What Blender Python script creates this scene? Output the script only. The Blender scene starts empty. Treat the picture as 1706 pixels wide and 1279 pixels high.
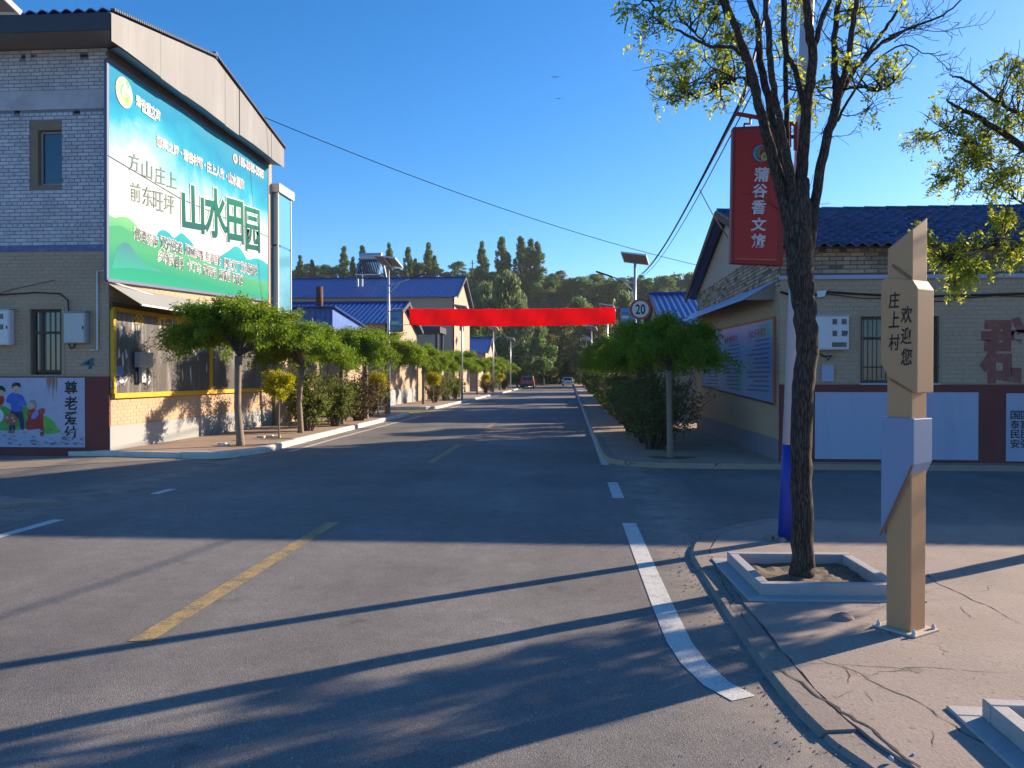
import bpy, math, random
import numpy as np
from mathutils import Vector, Matrix
R = math.radians
random.seed(7)
rng = np.random.default_rng(7)
sc = bpy.context.scene
col = sc.collection

# ------------------------------------------------------------------ camera
FPX, CAM_H = 1330.0, 1.6
YAW = math.atan(97 / FPX)
PITCH = math.atan(12.5 / FPX)
cam_d = bpy.data.cameras.new('camera')
cam = bpy.data.objects.new('camera', cam_d)
col.objects.link(cam)
cam_d.sensor_width = 36.0
cam_d.lens = FPX / 1706 * 36
cam_d.clip_start = 0.1
cam_d.clip_end = 3000
cam.location = (0, 0, CAM_H)
cam.rotation_euler = (R(90) - PITCH, 0, YAW)
sc.camera = cam

# ------------------------------------------------------------------ light
SUN_AZ, SUN_EL = 55.5, 18.8           # clockwise from +Y, above the horizon
w = bpy.data.worlds.new('World')
sc.world = w
w.use_nodes = True
nt = w.node_tree
sky = nt.nodes.new('ShaderNodeTexSky')
sky.sky_type = 'NISHITA'
sky.sun_disc = False
sky.sun_elevation = R(SUN_EL)
sky.sun_rotation = R(SUN_AZ)
sky.altitude = 900
sky.air_density = 1.0
sky.dust_density = 0.8
sky.ozone_density = 4.5
hsv = nt.nodes.new('ShaderNodeHueSaturation')
hsv.inputs['Saturation'].default_value = 1.24
hsv.inputs['Hue'].default_value = 0.502
bg = nt.nodes['Background']
bg.inputs['Strength'].default_value = 0.092
nt.links.new(sky.outputs[0], hsv.inputs['Color'])
nt.links.new(hsv.outputs[0], bg.inputs['Color'])
sun_d = bpy.data.lights.new('sun', 'SUN')
sun_d.energy = 4.7
sun_d.angle = R(0.55)
sun_d.color = (1.0, 0.8, 0.57)
sun = bpy.data.objects.new('sun', sun_d)
col.objects.link(sun)
_sd = Vector((math.sin(R(SUN_AZ)) * math.cos(R(SUN_EL)), math.cos(R(SUN_AZ)) * math.cos(R(SUN_EL)), math.sin(R(SUN_EL))))
sun.rotation_euler = _sd.to_track_quat('Z', 'Y').to_euler()
sun.location = (30, 20, 30)
vs = sc.view_settings
vs.view_transform = 'Standard'
vs.look = 'None'
vs.gamma = 1.0
vs.exposure = 1.32
vs.use_curve_mapping = False
sc.cycles.max_bounces = 6
sc.cycles.transparent_max_bounces = 8

# ------------------------------------------------------------------ measuring helpers: photograph pixel -> point on a real plane
def _ray(x, y):
    a = (x - 853) / FPX
    b = -(y - 639.5) / FPX
    fy = math.cos(PITCH) + b * math.sin(PITCH)
    fz = -math.sin(PITCH) + b * math.cos(PITCH)
    return (a * math.cos(YAW) - fy * math.sin(YAW), a * math.sin(YAW) + fy * math.cos(YAW), fz)
def onZ(x, y, z=0.0):
    r = _ray(x, y); t = (z - CAM_H) / r[2]
    return Vector((r[0] * t, r[1] * t, z))
def onX(x, y, X0):
    r = _ray(x, y); t = X0 / r[0]
    return Vector((X0, r[1] * t, CAM_H + r[2] * t))
def onY(x, y, Y0):
    r = _ray(x, y); t = Y0 / r[1]
    return Vector((r[0] * t, Y0, CAM_H + r[2] * t))

# ------------------------------------------------------------------ objects
def wloc(p):
    v = Vector((0, 0, 0))
    while p is not None:
        v += p.location
        p = p.parent
    return v
def tag(o, label=None, cat=None, group=None, kind=None):
    if label: o['label'] = label
    if cat: o['category'] = cat
    if group: o['group'] = group
    if kind: o['kind'] = kind
    return o
def thing(name, label, cat, loc=(0, 0, 0), group=None):
    o = bpy.data.objects.new(name, None)
    o.empty_display_size = 0.2
    col.objects.link(o)
    o.location = loc
    return tag(o, label, cat, group)
def link_mesh(name, me, parent=None, loc=(0, 0, 0)):
    o = bpy.data.objects.new(name, me)
    col.objects.link(o)
    o.parent = parent
    o.location = loc
    return o
def copy_tree(o, parent=None):
    c = o.copy()
    col.objects.link(c)
    c.parent = parent
    for ch in o.children:
        copy_tree(ch, c)
    return c
def place(o, loc, rz=0.0, s=1.0, label=None, group=None):
    o.location = loc
    o.rotation_euler = (0, 0, rz)
    o.scale = (s, s, s) if not isinstance(s, tuple) else s
    if label: o['label'] = label
    if group: o['group'] = group
    return o

class MB:
    def __init__(s):
        s.v, s.f, s.r = [], [], []
    def add(s, vs, fs, r=None):
        n = len(s.v)
        s.v += [tuple(p) for p in vs]
        s.f += [tuple(i + n for i in f) for f in fs]
        s.r += [random.random() if r is None else r] * len(fs)
        return s
    def quad(s, a, b, c, d, r=None):
        return s.add([a, b, c, d], [(0, 1, 2, 3)], r)
    def box(s, x0, y0, z0, x1, y1, z1, r=None):
        x0, x1 = sorted((x0, x1)); y0, y1 = sorted((y0, y1)); z0, z1 = sorted((z0, z1))
        return s.add([(x0, y0, z0), (x1, y0, z0), (x1, y1, z0), (x0, y1, z0), (x0, y0, z1), (x1, y0, z1), (x1, y1, z1), (x0, y1, z1)],
                     [(0, 3, 2, 1), (4, 5, 6, 7), (0, 1, 5, 4), (1, 2, 6, 5), (2, 3, 7, 6), (3, 0, 4, 7)], r)
    def bar(s, a, b, wd, hd, up=(0, 0, 1)):
        a, b = Vector(a), Vector(b)
        d = (b - a).normalized()
        u = Vector(up)
        if abs(d.dot(u)) > .98: u = Vector((1, 0, 0))
        sd = d.cross(u).normalized(); u = sd.cross(d)
        sd *= wd / 2; u *= hd / 2
        vs = [a - sd - u, a + sd - u, a + sd + u, a - sd + u, b - sd - u, b + sd - u, b + sd + u, b - sd + u]
        return s.add(vs, [(0, 1, 2, 3), (7, 6, 5, 4), (0, 4, 5, 1), (1, 5, 6, 2), (2, 6, 7, 3), (3, 7, 4, 0)])
    def prism(s, pts, n, t):            # flat polygon (3D points) extruded by vector n*t
        n = Vector(n) * t
        k = len(pts)
        a = [Vector(p) for p in pts]
        vs = a + [p + n for p in a]
        fs = [tuple(range(k))[::-1], tuple(range(k, 2 * k))]
        fs += [(i, (i + 1) % k, k + (i + 1) % k, k + i) for i in range(k)]
        return s.add(vs, fs)
    def tube(s, path, rad, n=8, cap=True, wob=0.0):
        path = [Vector(p) for p in path]
        if not isinstance(rad, (list, tuple)): rad = [rad] * len(path)
        base = len(s.v)
        prev = None
        for i, p in enumerate(path):
            d = (path[min(i + 1, len(path) - 1)] - path[max(i - 1, 0)])
            if d.length < 1e-6: d = Vector((0, 0, 1))
            d.normalize()
            if prev is None:
                u = Vector((1, 0, 0)) if abs(d.x) < .9 else Vector((0, 1, 0))
            else:
                u = prev
            u = (u - d * u.dot(d)).normalized()
            prev = u
            q = d.cross(u)
            for k in range(n):
                a = 2 * math.pi * k / n
                rr = rad[i] * (1 + (wob * (random.random() - .5) if wob else 0))
                s.v.append(tuple(p + (u * math.cos(a) + q * math.sin(a)) * rr))
        m = len(path)
        rv = random.random()
        for i in range(m - 1):
            for k in range(n):
                s.f.append((base + i * n + k, base + i * n + (k + 1) % n, base + (i + 1) * n + (k + 1) % n, base + (i + 1) * n + k))
                s.r.append(rv)
        if cap:
            s.f.append(tuple(base + k for k in range(n))[::-1]); s.r.append(rv)
            s.f.append(tuple(base + (m - 1) * n + k for k in range(n))); s.r.append(rv)
        return s
    def disc(s, c, rad, nrm, n=24, t=0.01):
        c, nrm = Vector(c), Vector(nrm).normalized()
        u = Vector((0, 0, 1)) if abs(nrm.z) < .9 else Vector((1, 0, 0))
        u = (u - nrm * u.dot(nrm)).normalized(); q = nrm.cross(u)
        pts = [c + (u * math.cos(2 * math.pi * k / n) + q * math.sin(2 * math.pi * k / n)) * rad for k in range(n)]
        return s.prism(pts, nrm, t)
    def mesh(s, name, origin=None):
        me = bpy.data.meshes.new(name)
        o = Vector(origin) if origin is not None else Vector((0, 0, 0))
        me.from_pydata([(a - o.x, b - o.y, c - o.z) for a, b, c in s.v], [], s.f)
        at = me.attributes.new('rnd', 'FLOAT', 'FACE')
        at.data.foreach_set('value', s.r)
        me.update()
        return me
    def build(s, name, mat, parent=None, smooth=False, bevel=0.0, kind=None, label=None, world=True):
        arr = np.array(s.v)
        o = Vector(((arr[:, 0].min() + arr[:, 0].max()) / 2, (arr[:, 1].min() + arr[:, 1].max()) / 2, arr[:, 2].min()))
        me = s.mesh(name, o)
        me.materials.append(mat)
        if smooth:
            me.polygons.foreach_set('use_smooth', [True] * len(me.polygons))
        ob = link_mesh(name, me, parent, o - (wloc(parent) if world else Vector((0, 0, 0))))
        if bevel:
            m = ob.modifiers.new('bevel', 'BEVEL'); m.width = bevel; m.segments = 2; m.limit_method = 'ANGLE'
        if kind: ob['kind'] = kind
        if label: ob['label'] = label
        return ob

_textcache = {}
def glyphs(s, bold):
    key = (s, round(bold, 4))
    if key in _textcache: return _textcache[key]
    cu = bpy.data.curves.new('lettering', 'FONT')
    cu.body = s
    cu.size = 1.0
    cu.offset = bold
    cu.resolution_u = 3
    cu.space_line = 1.0
    to = bpy.data.objects.new('lettering_tmp', cu)
    col.objects.link(to)
    dg = bpy.context.evaluated_depsgraph_get()
    me = bpy.data.meshes.new_from_object(to.evaluated_get(dg))
    vs = [tuple(v.co) for v in me.vertices]
    fs = [tuple(p.vertices) for p in me.polygons]
    bpy.data.objects.remove(to); bpy.data.curves.remove(cu); bpy.data.meshes.remove(me)
    _textcache[key] = (vs, fs)
    return vs, fs
def lettering(name, s, mat, parent, a, b, height, nrm, bold=0.0, lift=0.004, up=(0, 0, 1), shear=0.0):
    """text whose ink runs from point a to point b (middle of the line), of the given height"""
    a, b = Vector(a), Vector(b)
    up = Vector(up)
    vs, fs = glyphs(s, bold)
    if not vs: return None
    A = np.array(vs)
    v0, _ = glyphs(s, 0.0)
    B = np.array(v0)
    x0, x1, y0, y1 = B[:, 0].min(), B[:, 0].max(), B[:, 1].min(), B[:, 1].max()
    xd = b - a
    n = Vector(nrm).normalized()
    mb = MB()
    pts = []
    for x, y, _z in vs:
        u = (x - x0) / (x1 - x0)
        t = (y - (y0 + y1) / 2) / (y1 - y0) * height
        pts.append(a + xd * u + up * t + xd.normalized() * (t * shear) + n * lift)
    mb.add(pts, fs, .5)
    return mb.build(name, mat, parent)

# ------------------------------------------------------------------ materials
def new_mat(name):
    m = bpy.data.materials.new(name)
    m.use_nodes = True
    t = m.node_tree
    return m, t, t.nodes['Principled BSDF']
def nd(t, kind, **kw):
    n = t.nodes.new(kind)
    for k, v in kw.items():
        if k in n.inputs.keys() if hasattr(n.inputs, 'keys') else False:
            n.inputs[k].default_value = v
        else:
            setattr(n, k, v)
    return n
def noise(t, vec, scale, detail=4, rough=.6, dist=0.0):
    n = t.nodes.new('ShaderNodeTexNoise')
    n.inputs['Scale'].default_value = scale
    n.inputs['Detail'].default_value = detail
    n.inputs['Roughness'].default_value = rough
    n.inputs['Distortion'].default_value = dist
    t.links.new(vec, n.inputs['Vector'])
    return n.outputs['Fac']
def ramp(t, fac, stops):
    n = t.nodes.new('ShaderNodeValToRGB')
    e = n.color_ramp.elements
    while len(e) > 1: e.remove(e[0])
    e[0].position = stops[0][0]; e[0].color = tuple(stops[0][1]) + (1,) if len(stops[0][1]) == 3 else stops[0][1]
    for p, c in stops[1:]:
        k = e.new(p); k.color = tuple(c) + (1,) if len(c) == 3 else c
    t.links.new(fac, n.inputs[0])
    return n.outputs[0]
def gray(v): return (v, v, v)
def mixc(t, fac, a, b, mode='MIX'):
    n = t.nodes.new('ShaderNodeMix')
    n.data_type = 'RGBA'; n.blend_type = mode
    for sock, val in ((n.inputs[0], fac), (n.inputs[6], a), (n.inputs[7], b)):
        if isinstance(val, (int, float)): sock.default_value = val
        elif isinstance(val, tuple): sock.default_value = val if len(val) == 4 else val + (1,)
        else: t.links.new(val, sock)
    return n.outputs[2]
def math_n(t, op, a, b=None):
    n = t.nodes.new('ShaderNodeMath'); n.operation = op
    for i, v in enumerate((a, b)):
        if v is None: continue
        if isinstance(v, (int, float)): n.inputs[i].default_value = v
        else: t.links.new(v, n.inputs[i])
    return n.outputs[0]
def pos(t):
    return t.nodes.new('ShaderNodeNewGeometry').outputs['Position']
def objco(t):
    return t.nodes.new('ShaderNodeTexCoord').outputs['Object']
def scaled(t, vec, s):
    n = t.nodes.new('ShaderNodeMapping')
    n.inputs['Scale'].default_value = s
    t.links.new(vec, n.inputs['Vector'])
    return n.outputs[0]
def bump(t, p, h, strength=.3, dist=.01):
    n = t.nodes.new('ShaderNodeBump')
    n.inputs['Strength'].default_value = strength
    n.inputs['Distance'].default_value = dist
    t.links.new(h, n.inputs['Height'])
    t.links.new(n.outputs[0], p.inputs['Normal'])
def rnd_attr(t):
    a = t.nodes.new('ShaderNodeAttribute'); a.attribute_name = 'rnd'
    o = t.nodes.new('ShaderNodeObjectInfo')
    return math_n(t, 'FRACT', math_n(t, 'ADD', a.outputs['Fac'], o.outputs['Random']))

def simple(name, c, rough=.6, var=.12, scale=3.0, fine=40.0, bmp=.15, metal=0.0, stain=None, stain_amt=.5, stain_scale=2.0, streak=False, spec=.4, coord='pos', piece=0.0):
    m, t, p = new_mat(name)
    v = pos(t) if coord == 'pos' else objco(t)
    n1 = noise(t, v, scale, 5, .65)
    n2 = noise(t, v, fine, 3, .6)
    k = mixc(t, .4, n1, n2)
    cc = ramp(t, k, [(.25, tuple(x * (1 - var) for x in c)), (.75, tuple(min(1, x * (1 + var)) for x in c))])
    if piece:
        r = rnd_attr(t)
        cc = mixc(t, 1.0, cc, ramp(t, r, [(0, gray(1 - piece)), (1, gray(1 + piece * .5))]), 'MULTIPLY')
    if stain:
        sv = scaled(t, v, (1, 1, .12)) if streak else v
        s = noise(t, sv, stain_scale, 6, .7, .4)
        f = ramp(t, s, [(.5, gray(0)), (.72, gray(stain_amt))])
        cc = mixc(t, f, cc, stain)
    t.links.new(cc, p.inputs['Base Color'])
    p.inputs['Roughness'].default_value = rough
    p.inputs['Metallic'].default_value = metal
    p.inputs['Specular IOR Level'].default_value = spec
    if bmp: bump(t, p, n2, bmp, .01)
    return m

def leaf_mat(name, stops, trans=.45, rough=.5):
    m, t, p = new_mat(name)
    r = rnd_attr(t)
    c = ramp(t, r, stops)
    t.links.new(c, p.inputs['Base Color'])
    p.inputs['Roughness'].default_value = rough
    p.inputs['Specular IOR Level'].default_value = .25
    tr = t.nodes.new('ShaderNodeBsdfTranslucent')
    hs = t.nodes.new('ShaderNodeHueSaturation')
    hs.inputs['Value'].default_value = 1.5
    hs.inputs['Saturation'].default_value = 1.05
    hs.inputs['Hue'].default_value = .485
    t.links.new(c, hs.inputs['Color'])
    t.links.new(hs.outputs[0], tr.inputs['Color'])
    mx = t.nodes.new('ShaderNodeMixShader')
    mx.inputs[0].default_value = trans
    t.links.new(p.outputs[0], mx.inputs[1]); t.links.new(tr.outputs[0], mx.inputs[2])
    t.links.new(mx.outputs[0], t.nodes['Material Output'].inputs['Surface'])
    return m

def asphalt_mat():
    m, t, p = new_mat('asphalt')
    v = pos(t)
    big = noise(t, v, .35, 4, .6)
    mid = noise(t, v, 6, 5, .6)
    sp = noise(t, v, 190, 2, .6)
    vo = t.nodes.new('ShaderNodeTexVoronoi'); vo.inputs['Scale'].default_value = 150
    t.links.new(v, vo.inputs['Vector'])
    c = ramp(t, sp, [(.3, (.05, .047, .046)), (.5, (.155, .146, .142)), (.68, (.34, .315, .3))])
    c = mixc(t, .4, c, ramp(t, vo.outputs['Color'], [(.05, (.07, .066, .064)), (.5, (.15, .142, .138)), (.95, (.36, .335, .32))]))
    c = mixc(t, 1.0, c, ramp(t, big, [(.3, gray(.72)), (.7, gray(1.22))]), 'MULTIPLY')
    c = mixc(t, 1.0, c, ramp(t, mid, [(.25, gray(.85)), (.75, gray(1.12))]), 'MULTIPLY')
    spots = ramp(t, noise(t, v, 2.6, 3, .55), [(.64, gray(1)), (.74, gray(.72))])
    c = mixc(t, 1.0, c, spots, 'MULTIPLY')
    lane = noise(t, scaled(t, v, (1.1, .05, 1)), 1.0, 3, .5)
    c = mixc(t, 1.0, c, ramp(t, lane, [(.3, gray(.86)), (.7, gray(1.12))]), 'MULTIPLY')
    dust = ramp(t, noise(t, v, .9, 6, .7, .5), [(.56, gray(0)), (.78, gray(.38))])
    c = mixc(t, dust, c, (.25, .215, .185))
    sx = t.nodes.new('ShaderNodeSeparateXYZ'); t.links.new(v, sx.inputs[0])     # sand and dust gathered along the kerbs
    def edge(lo, hi):
        mr = t.nodes.new('ShaderNodeMapRange'); mr.inputs[1].default_value = lo; mr.inputs[2].default_value = hi
        t.links.new(sx.outputs[0], mr.inputs[0]); return mr.outputs[0]
    e = math_n(t, 'MAXIMUM', math_n(t, 'MINIMUM', edge(.5, 1.05), edge(1.7, 1.1)), math_n(t, 'MINIMUM', edge(-5.7, -6.4), edge(-7.4, -6.6)))
    sand = math_n(t, 'MULTIPLY', e, ramp(t, noise(t, v, 2.2, 6, .7, .6), [(.38, gray(0)), (.6, gray(.85))]))
    c = mixc(t, sand, c, mixc(t, sp, (.2, .165, .135), (.42, .35, .29)))
    t.links.new(c, p.inputs['Base Color'])
    p.inputs['Roughness'].default_value = .85
    p.inputs['Specular IOR Level'].default_value = .3
    h = math_n(t, 'ADD', sp, math_n(t, 'MULTIPLY', vo.outputs['Distance'], -1.2))
    bump(t, p, h, .4, .004)
    return m
def paint_mat(name, c, wear=.45):
    m, t, p = new_mat(name)
    v = pos(t)
    sp = noise(t, v, 120, 3, .6)
    pt = noise(t, v, 5, 5, .7)
    k = math_n(t, 'ADD', math_n(t, 'MULTIPLY', sp, .6), math_n(t, 'MULTIPLY', pt, .4))
    f = ramp(t, k, [(wear - .06, gray(0)), (wear + .08, gray(1))])
    cc = mixc(t, f, (.1, .098, .095), c)
    t.links.new(cc, p.inputs['Base Color'])
    p.inputs['Roughness'].default_value = .75
    bump(t, p, sp, .4, .006)
    return m
def concrete_mat(name, c, crack=True, warm=(.42, .34, .29)):
    m, t, p = new_mat(name)
    v = pos(t)
    a = noise(t, v, 1.3, 6, .65, .3)
    b = noise(t, v, 70, 3, .6)
    cc = ramp(t, a, [(.3, tuple(x * .82 for x in c)), (.55, c), (.75, warm)])
    cc = mixc(t, 1.0, cc, ramp(t, b, [(.3, gray(.86)), (.7, gray(1.1))]), 'MULTIPLY')
    pits = ramp(t, noise(t, v, 28, 2, .5), [(.31, gray(1)), (.36, gray(0))])
    cc = mixc(t, math_n(t, 'MULTIPLY', pits, .55), cc, tuple(x * .35 for x in c))
    h = b
    if crack:
        wv = t.nodes.new('ShaderNodeVectorMath'); wv.operation = 'MULTIPLY_ADD'
        nz = t.nodes.new('ShaderNodeTexNoise'); nz.inputs['Scale'].default_value = 3; nz.inputs['Detail'].default_value = 6
        t.links.new(v, nz.inputs['Vector'])
        t.links.new(nz.outputs['Color'], wv.inputs[0]); wv.inputs[1].default_value = (.5, .5, .5); t.links.new(v, wv.inputs[2])
        vo = t.nodes.new('ShaderNodeTexVoronoi'); vo.feature = 'DISTANCE_TO_EDGE'; vo.inputs['Scale'].default_value = .85
        t.links.new(wv.outputs[0], vo.inputs['Vector'])
        e = ramp(t, vo.outputs['Distance'], [(.0, gray(1)), (.0045, gray(.8)), (.009, gray(0))])
        msk = ramp(t, noise(t, v, .8, 3, .5), [(.54, gray(0)), (.64, gray(.8))])
        f = math_n(t, 'MULTIPLY', e, msk)
        cc = mixc(t, f, cc, (.045, .04, .036))
        h = math_n(t, 'SUBTRACT', b, math_n(t, 'MULTIPLY', f, 2.0))
    t.links.new(cc, p.inputs['Base Color'])
    p.inputs['Roughness'].default_value = .88
    p.inputs['Specular IOR Level'].default_value = .25
    bump(t, p, h, .35, .008)
    return m
def bark_mat(name, c1, c2, scale=1.0):
    m, t, p = new_mat(name)
    v = objco(t)
    sv = scaled(t, v, (38 * scale, 38 * scale, 5.0 * scale))
    n1 = noise(t, sv, 1.0, 6, .65, .8)
    vo = t.nodes.new('ShaderNodeTexVoronoi'); vo.feature = 'DISTANCE_TO_EDGE'; vo.inputs['Scale'].default_value = 1.6
    wv = t.nodes.new('ShaderNodeVectorMath'); wv.operation = 'MULTIPLY_ADD'
    nz = t.nodes.new('ShaderNodeTexNoise'); nz.inputs['Scale'].default_value = 1.2; nz.inputs['Detail'].default_value = 4
    t.links.new(sv, nz.inputs['Vector']); t.links.new(nz.outputs['Color'], wv.inputs[0]); wv.inputs[1].default_value = (1, 1, 1); t.links.new(sv, wv.inputs[2])
    t.links.new(wv.outputs[0], vo.inputs['Vector'])
    ridge = ramp(t, vo.outputs['Distance'], [(0, gray(0)), (.25, gray(1))])
    k = mixc(t, .5, n1, ridge)
    c = ramp(t, k, [(.25, c1), (.75, c2)])
    t.links.new(c, p.inputs['Base Color'])
    p.inputs['Roughness'].default_value = .9
    p.inputs['Specular IOR Level'].default_value = .2
    bump(t, p, k, .5, .01)
    return m
def glass_mat(name, c, rough=.06):
    m, t, p = new_mat(name)
    p.inputs['Base Color'].default_value = c + (1,)
    p.inputs['Roughness'].default_value = rough
    p.inputs['Specular IOR Level'].default_value = .9
    n = noise(t, pos(t), 1.5, 2, .5)
    bump(t, p, n, .03, .02)
    return m

K = {}
K['asphalt'] = asphalt_mat()
K['white_line'] = paint_mat('white_road_paint', (.55, .55, .53), .41)
K['yellow_line'] = paint_mat('yellow_road_paint', (.42, .29, .1), .48)
K['concrete'] = concrete_mat('sidewalk_concrete', (.31, .255, .225), True, (.37, .29, .24))
K['pavers'] = concrete_mat('left_sidewalk', (.36, .27, .215), True, (.4, .29, .22))
K['kerb'] = concrete_mat('kerb_stone', (.26, .22, .195), False, (.32, .265, .225))
K['kerb_white'] = simple('painted_kerb', (.6, .55, .48), .8, .18, 4, 60, .3, stain=(.25, .21, .18), stain_amt=.7)
K['soil'] = simple('dry_soil', (.14, .105, .075), .95, .35, 6, 45, .8)
K['gravel'] = simple('gravelly_dirt', (.27, .225, .18), .95, .35, 2.2, 70, .9, stain=(.1, .09, .085), stain_amt=.7, stain_scale=5)
K['ground'] = simple('rough_ground', (.11, .12, .05), .95, .35, .25, 4, .3)
K['hill'] = simple('hill_grass', (.035, .055, .02), .95, .4, .15, 2.5, .4, stain=(.07, .075, .03), stain_amt=.6, stain_scale=.12)
K['crack'] = simple('crack_dirt', (.035, .03, .027), .95, .2, 20, 80, .2)
K['brick_white'] = simple('white_painted_brick', (.54, .52, .57), .75, .1, 3, 60, .25, stain=(.22, .21, .24), stain_amt=.5, stain_scale=1.6, piece=.18)
K['mortar_white'] = simple('grey_mortar', (.19, .185, .215), .9, .2, 8, 60, .4)
K['brick_cream'] = simple('cream_painted_brick', (.425, .31, .215), .8, .08, 2, 60, .2, stain=(.38, .29, .22), stain_amt=.35, stain_scale=1.2, streak=True, piece=.05)
K['mortar_cream'] = simple('cream_painted_mortar', (.37, .268, .185), .85, .1, 4, 60, .2)
K['brick_worn'] = simple('worn_brick', (.4, .31, .23), .85, .2, 4, 50, .5, stain=(.15, .11, .085), stain_amt=.85, stain_scale=2.4, piece=.35)
K['mortar_worn'] = simple('dark_worn_mortar', (.14, .11, .09), .95, .25, 5, 40, .5)
K['plaster'] = simple('cream_plaster', (.37, .285, .21), .85, .1, 1.4, 40, .12, stain=(.4, .32, .25), stain_amt=.5, stain_scale=.9, streak=True)
K['plaster_grey'] = simple('grey_plaster', (.4, .34, .3), .85, .08, 1.4, 40, .12, stain=(.33, .28, .25), stain_amt=.5, stain_scale=1.1, streak=True)
K['band_grey'] = simple('pale_grey_dado', (.29, .31, .33), .75, .06, 1.8, 50, .1, stain=(.3, .29, .27), stain_amt=.4, stain_scale=2.5, streak=True)
K['band_blue'] = simple('blue_grey_dado', (.17, .19, .25), .75, .1, 1.8, 50, .1, stain=(.24, .22, .2), stain_amt=.5, stain_scale=2.5, streak=True)
K['band_red'] = simple('dark_red_dado', (.155, .035, .032), .7, .1, 1.5, 50, .12, stain=(.24, .1, .085), stain_amt=.35, stain_scale=2.0, streak=True)
K['stripe_blue'] = simple('blue_stripe', (.1, .13, .3), .7, .15, 5, 50, .1, stain=(.4, .4, .45), stain_amt=.6, stain_scale=5)
K['panel_white'] = simple('white_wall_panel', (.36, .4, .54), .6, .05, 1.4, 40, .05, stain=(.24, .25, .32), stain_amt=.55, stain_scale=1.8, streak=True)
K['mural'] = simple('mural_ground', (.4, .42, .56), .65, .05, 1.5, 40, .05, stain=(.3, .3, .38), stain_amt=.6, stain_scale=7)
K['fascia'] = simple('grey_sheet_metal', (.125, .13, .145), .55, .16, .8, 30, .08, metal=.0, stain=(.2, .205, .22), stain_amt=.7, stain_scale=2.0, streak=True)
K['fascia_dark'] = simple('dark_sheet_metal', (.035, .04, .055), .55, .15, 2, 30, .1)
K['soffit'] = simple('soffit_board', (.24, .2, .17), .8, .15, 2, 30, .15)
K['soffit_blue'] = simple('soffit_blue', (.1, .2, .32), .7, .12, 2, 30, .1)
K['roof_blue'] = simple('blue_roof_sheet', (.018, .05, .24), .32, .16, 1.2, 20, .06, stain=(.05, .07, .2), stain_amt=.6, stain_scale=1.5, spec=.5)
K['roof_tile'] = simple('glazed_blue_tile', (.026, .048, .14), .18, .14, 2.0, 30, .06, spec=.6, piece=.5, coord='pos')
K['shed_blue'] = simple('blue_shed_sheet', (.015, .105, .44), .4, .1, 2.0, 30, .05, stain=(.12, .22, .45), stain_amt=.5, stain_scale=3)
K['awning'] = simple('grey_awning_sheet', (.3, .3, .3), .55, .1, 1.5, 30, .08, stain=(.25, .24, .22), stain_amt=.6, stain_scale=3)
K['awning_blue'] = simple('blue_awning_sheet', (.3, .38, .62), .5, .1, 1.5, 30, .08, stain=(.36, .36, .42), stain_amt=.6, stain_scale=3)
K['wood_dark'] = simple('dark_timber', (.12, .06, .035), .8, .2, 5, 40, .3)
K['yellow_frame'] = simple('yellow_frame_paint', (.62, .36, .012), .5, .12, 3, 40, .1, stain=(.3, .15, .02), stain_amt=.5, stain_scale=6)
K['board_dark'] = simple('weathered_board_film', (.085, .08, .085), .35, .2, 1.3, 30, .1, stain=(.3, .3, .3), stain_amt=.8, stain_scale=5, streak=True, spec=.5)
K['white_metal'] = simple('white_metal', (.62, .63, .65), .45, .06, 3, 40, .03)
K['grey_metal'] = simple('grey_metal', (.4, .41, .42), .45, .08, 4, 40, .05, metal=.3)
K['galv'] = simple('galvanised_steel', (.5, .52, .56), .38, .06, 4, 60, .03, metal=.6)
K['dark_metal'] = simple('dark_metal', (.03, .032, .04), .45, .15, 6, 40, .05)
K['cable'] = simple('black_cable', (.012, .012, .015), .6, .1, 6, 40, .0)
K['pv_cell'] = simple('solar_cells', (.012, .02, .06), .2, .1, 6, 40, .0, spec=.7)
K['pv_back'] = simple('solar_backsheet', (.22, .19, .18), .6, .05, 6, 40, .0)
K['win_glass'] = glass_mat('window_glass', (.02, .03, .055))
K['turret_glass'] = glass_mat('sunroom_glass', (.1, .3, .42), .12)
K['win_frame'] = simple('weathered_window_frame', (.1, .075, .06), .7, .2, 6, 40, .15)
K['win_frame_white'] = simple('pale_window_frame', (.3, .3, .3), .6, .1, 6, 40, .05)
K['reveal'] = simple('window_reveal', (.23, .17, .12), .9, .2, 5, 40, .3)
K['pipe_brown'] = simple('rusty_flue', (.1, .045, .03), .8, .3, 4, 40, .3)
K['banner'] = leaf_mat('red_banner_cloth', [(0, (.62, .03, .026)), (1, (.62, .03, .026))], .55, .8)
K['sign_red'] = simple('red_sign_face', (.34, .022, .024), .5, .06, 2, 40, .02)
K['sign_frame_red'] = simple('red_sign_frame', (.24, .02, .02), .5, .1, 3, 40, .03)
K['pole_white'] = simple('white_pole_paint', (.42, .42, .5), .55, .06, 3, 40, .05, stain=(.3, .29, .32), stain_amt=.5, stain_scale=3)
K['pole_blue'] = simple('blue_pole_paint', (.008, .035, .32), .5, .1, 3, 40, .05)
K['ochre'] = simple('ochre_sign_paint', (.5, .265, .125), .55, .05, 1.5, 80, .05, stain=(.42, .215, .1), stain_amt=.4, stain_scale=3)
K['ochre_edge'] = simple('ochre_edge', (.25, .11, .05), .6, .05, 1.5, 80, .05)
K['sleeve'] = simple('pale_blue_sleeve', (.2, .26, .4), .45, .04, 2, 60, .03)
K['base_plate'] = simple('base_plate', (.5, .42, .36), .6, .15, 6, 40, .1)
K['stone'] = simple('planter_stone', (.36, .35, .36), .7, .1, 3, 60, .15, stain=(.24, .22, .21), stain_amt=.5, stain_scale=3)
K['ink_black'] = simple('black_lettering', (.015, .013, .014), .6, .1, 5, 40, 0)
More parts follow.
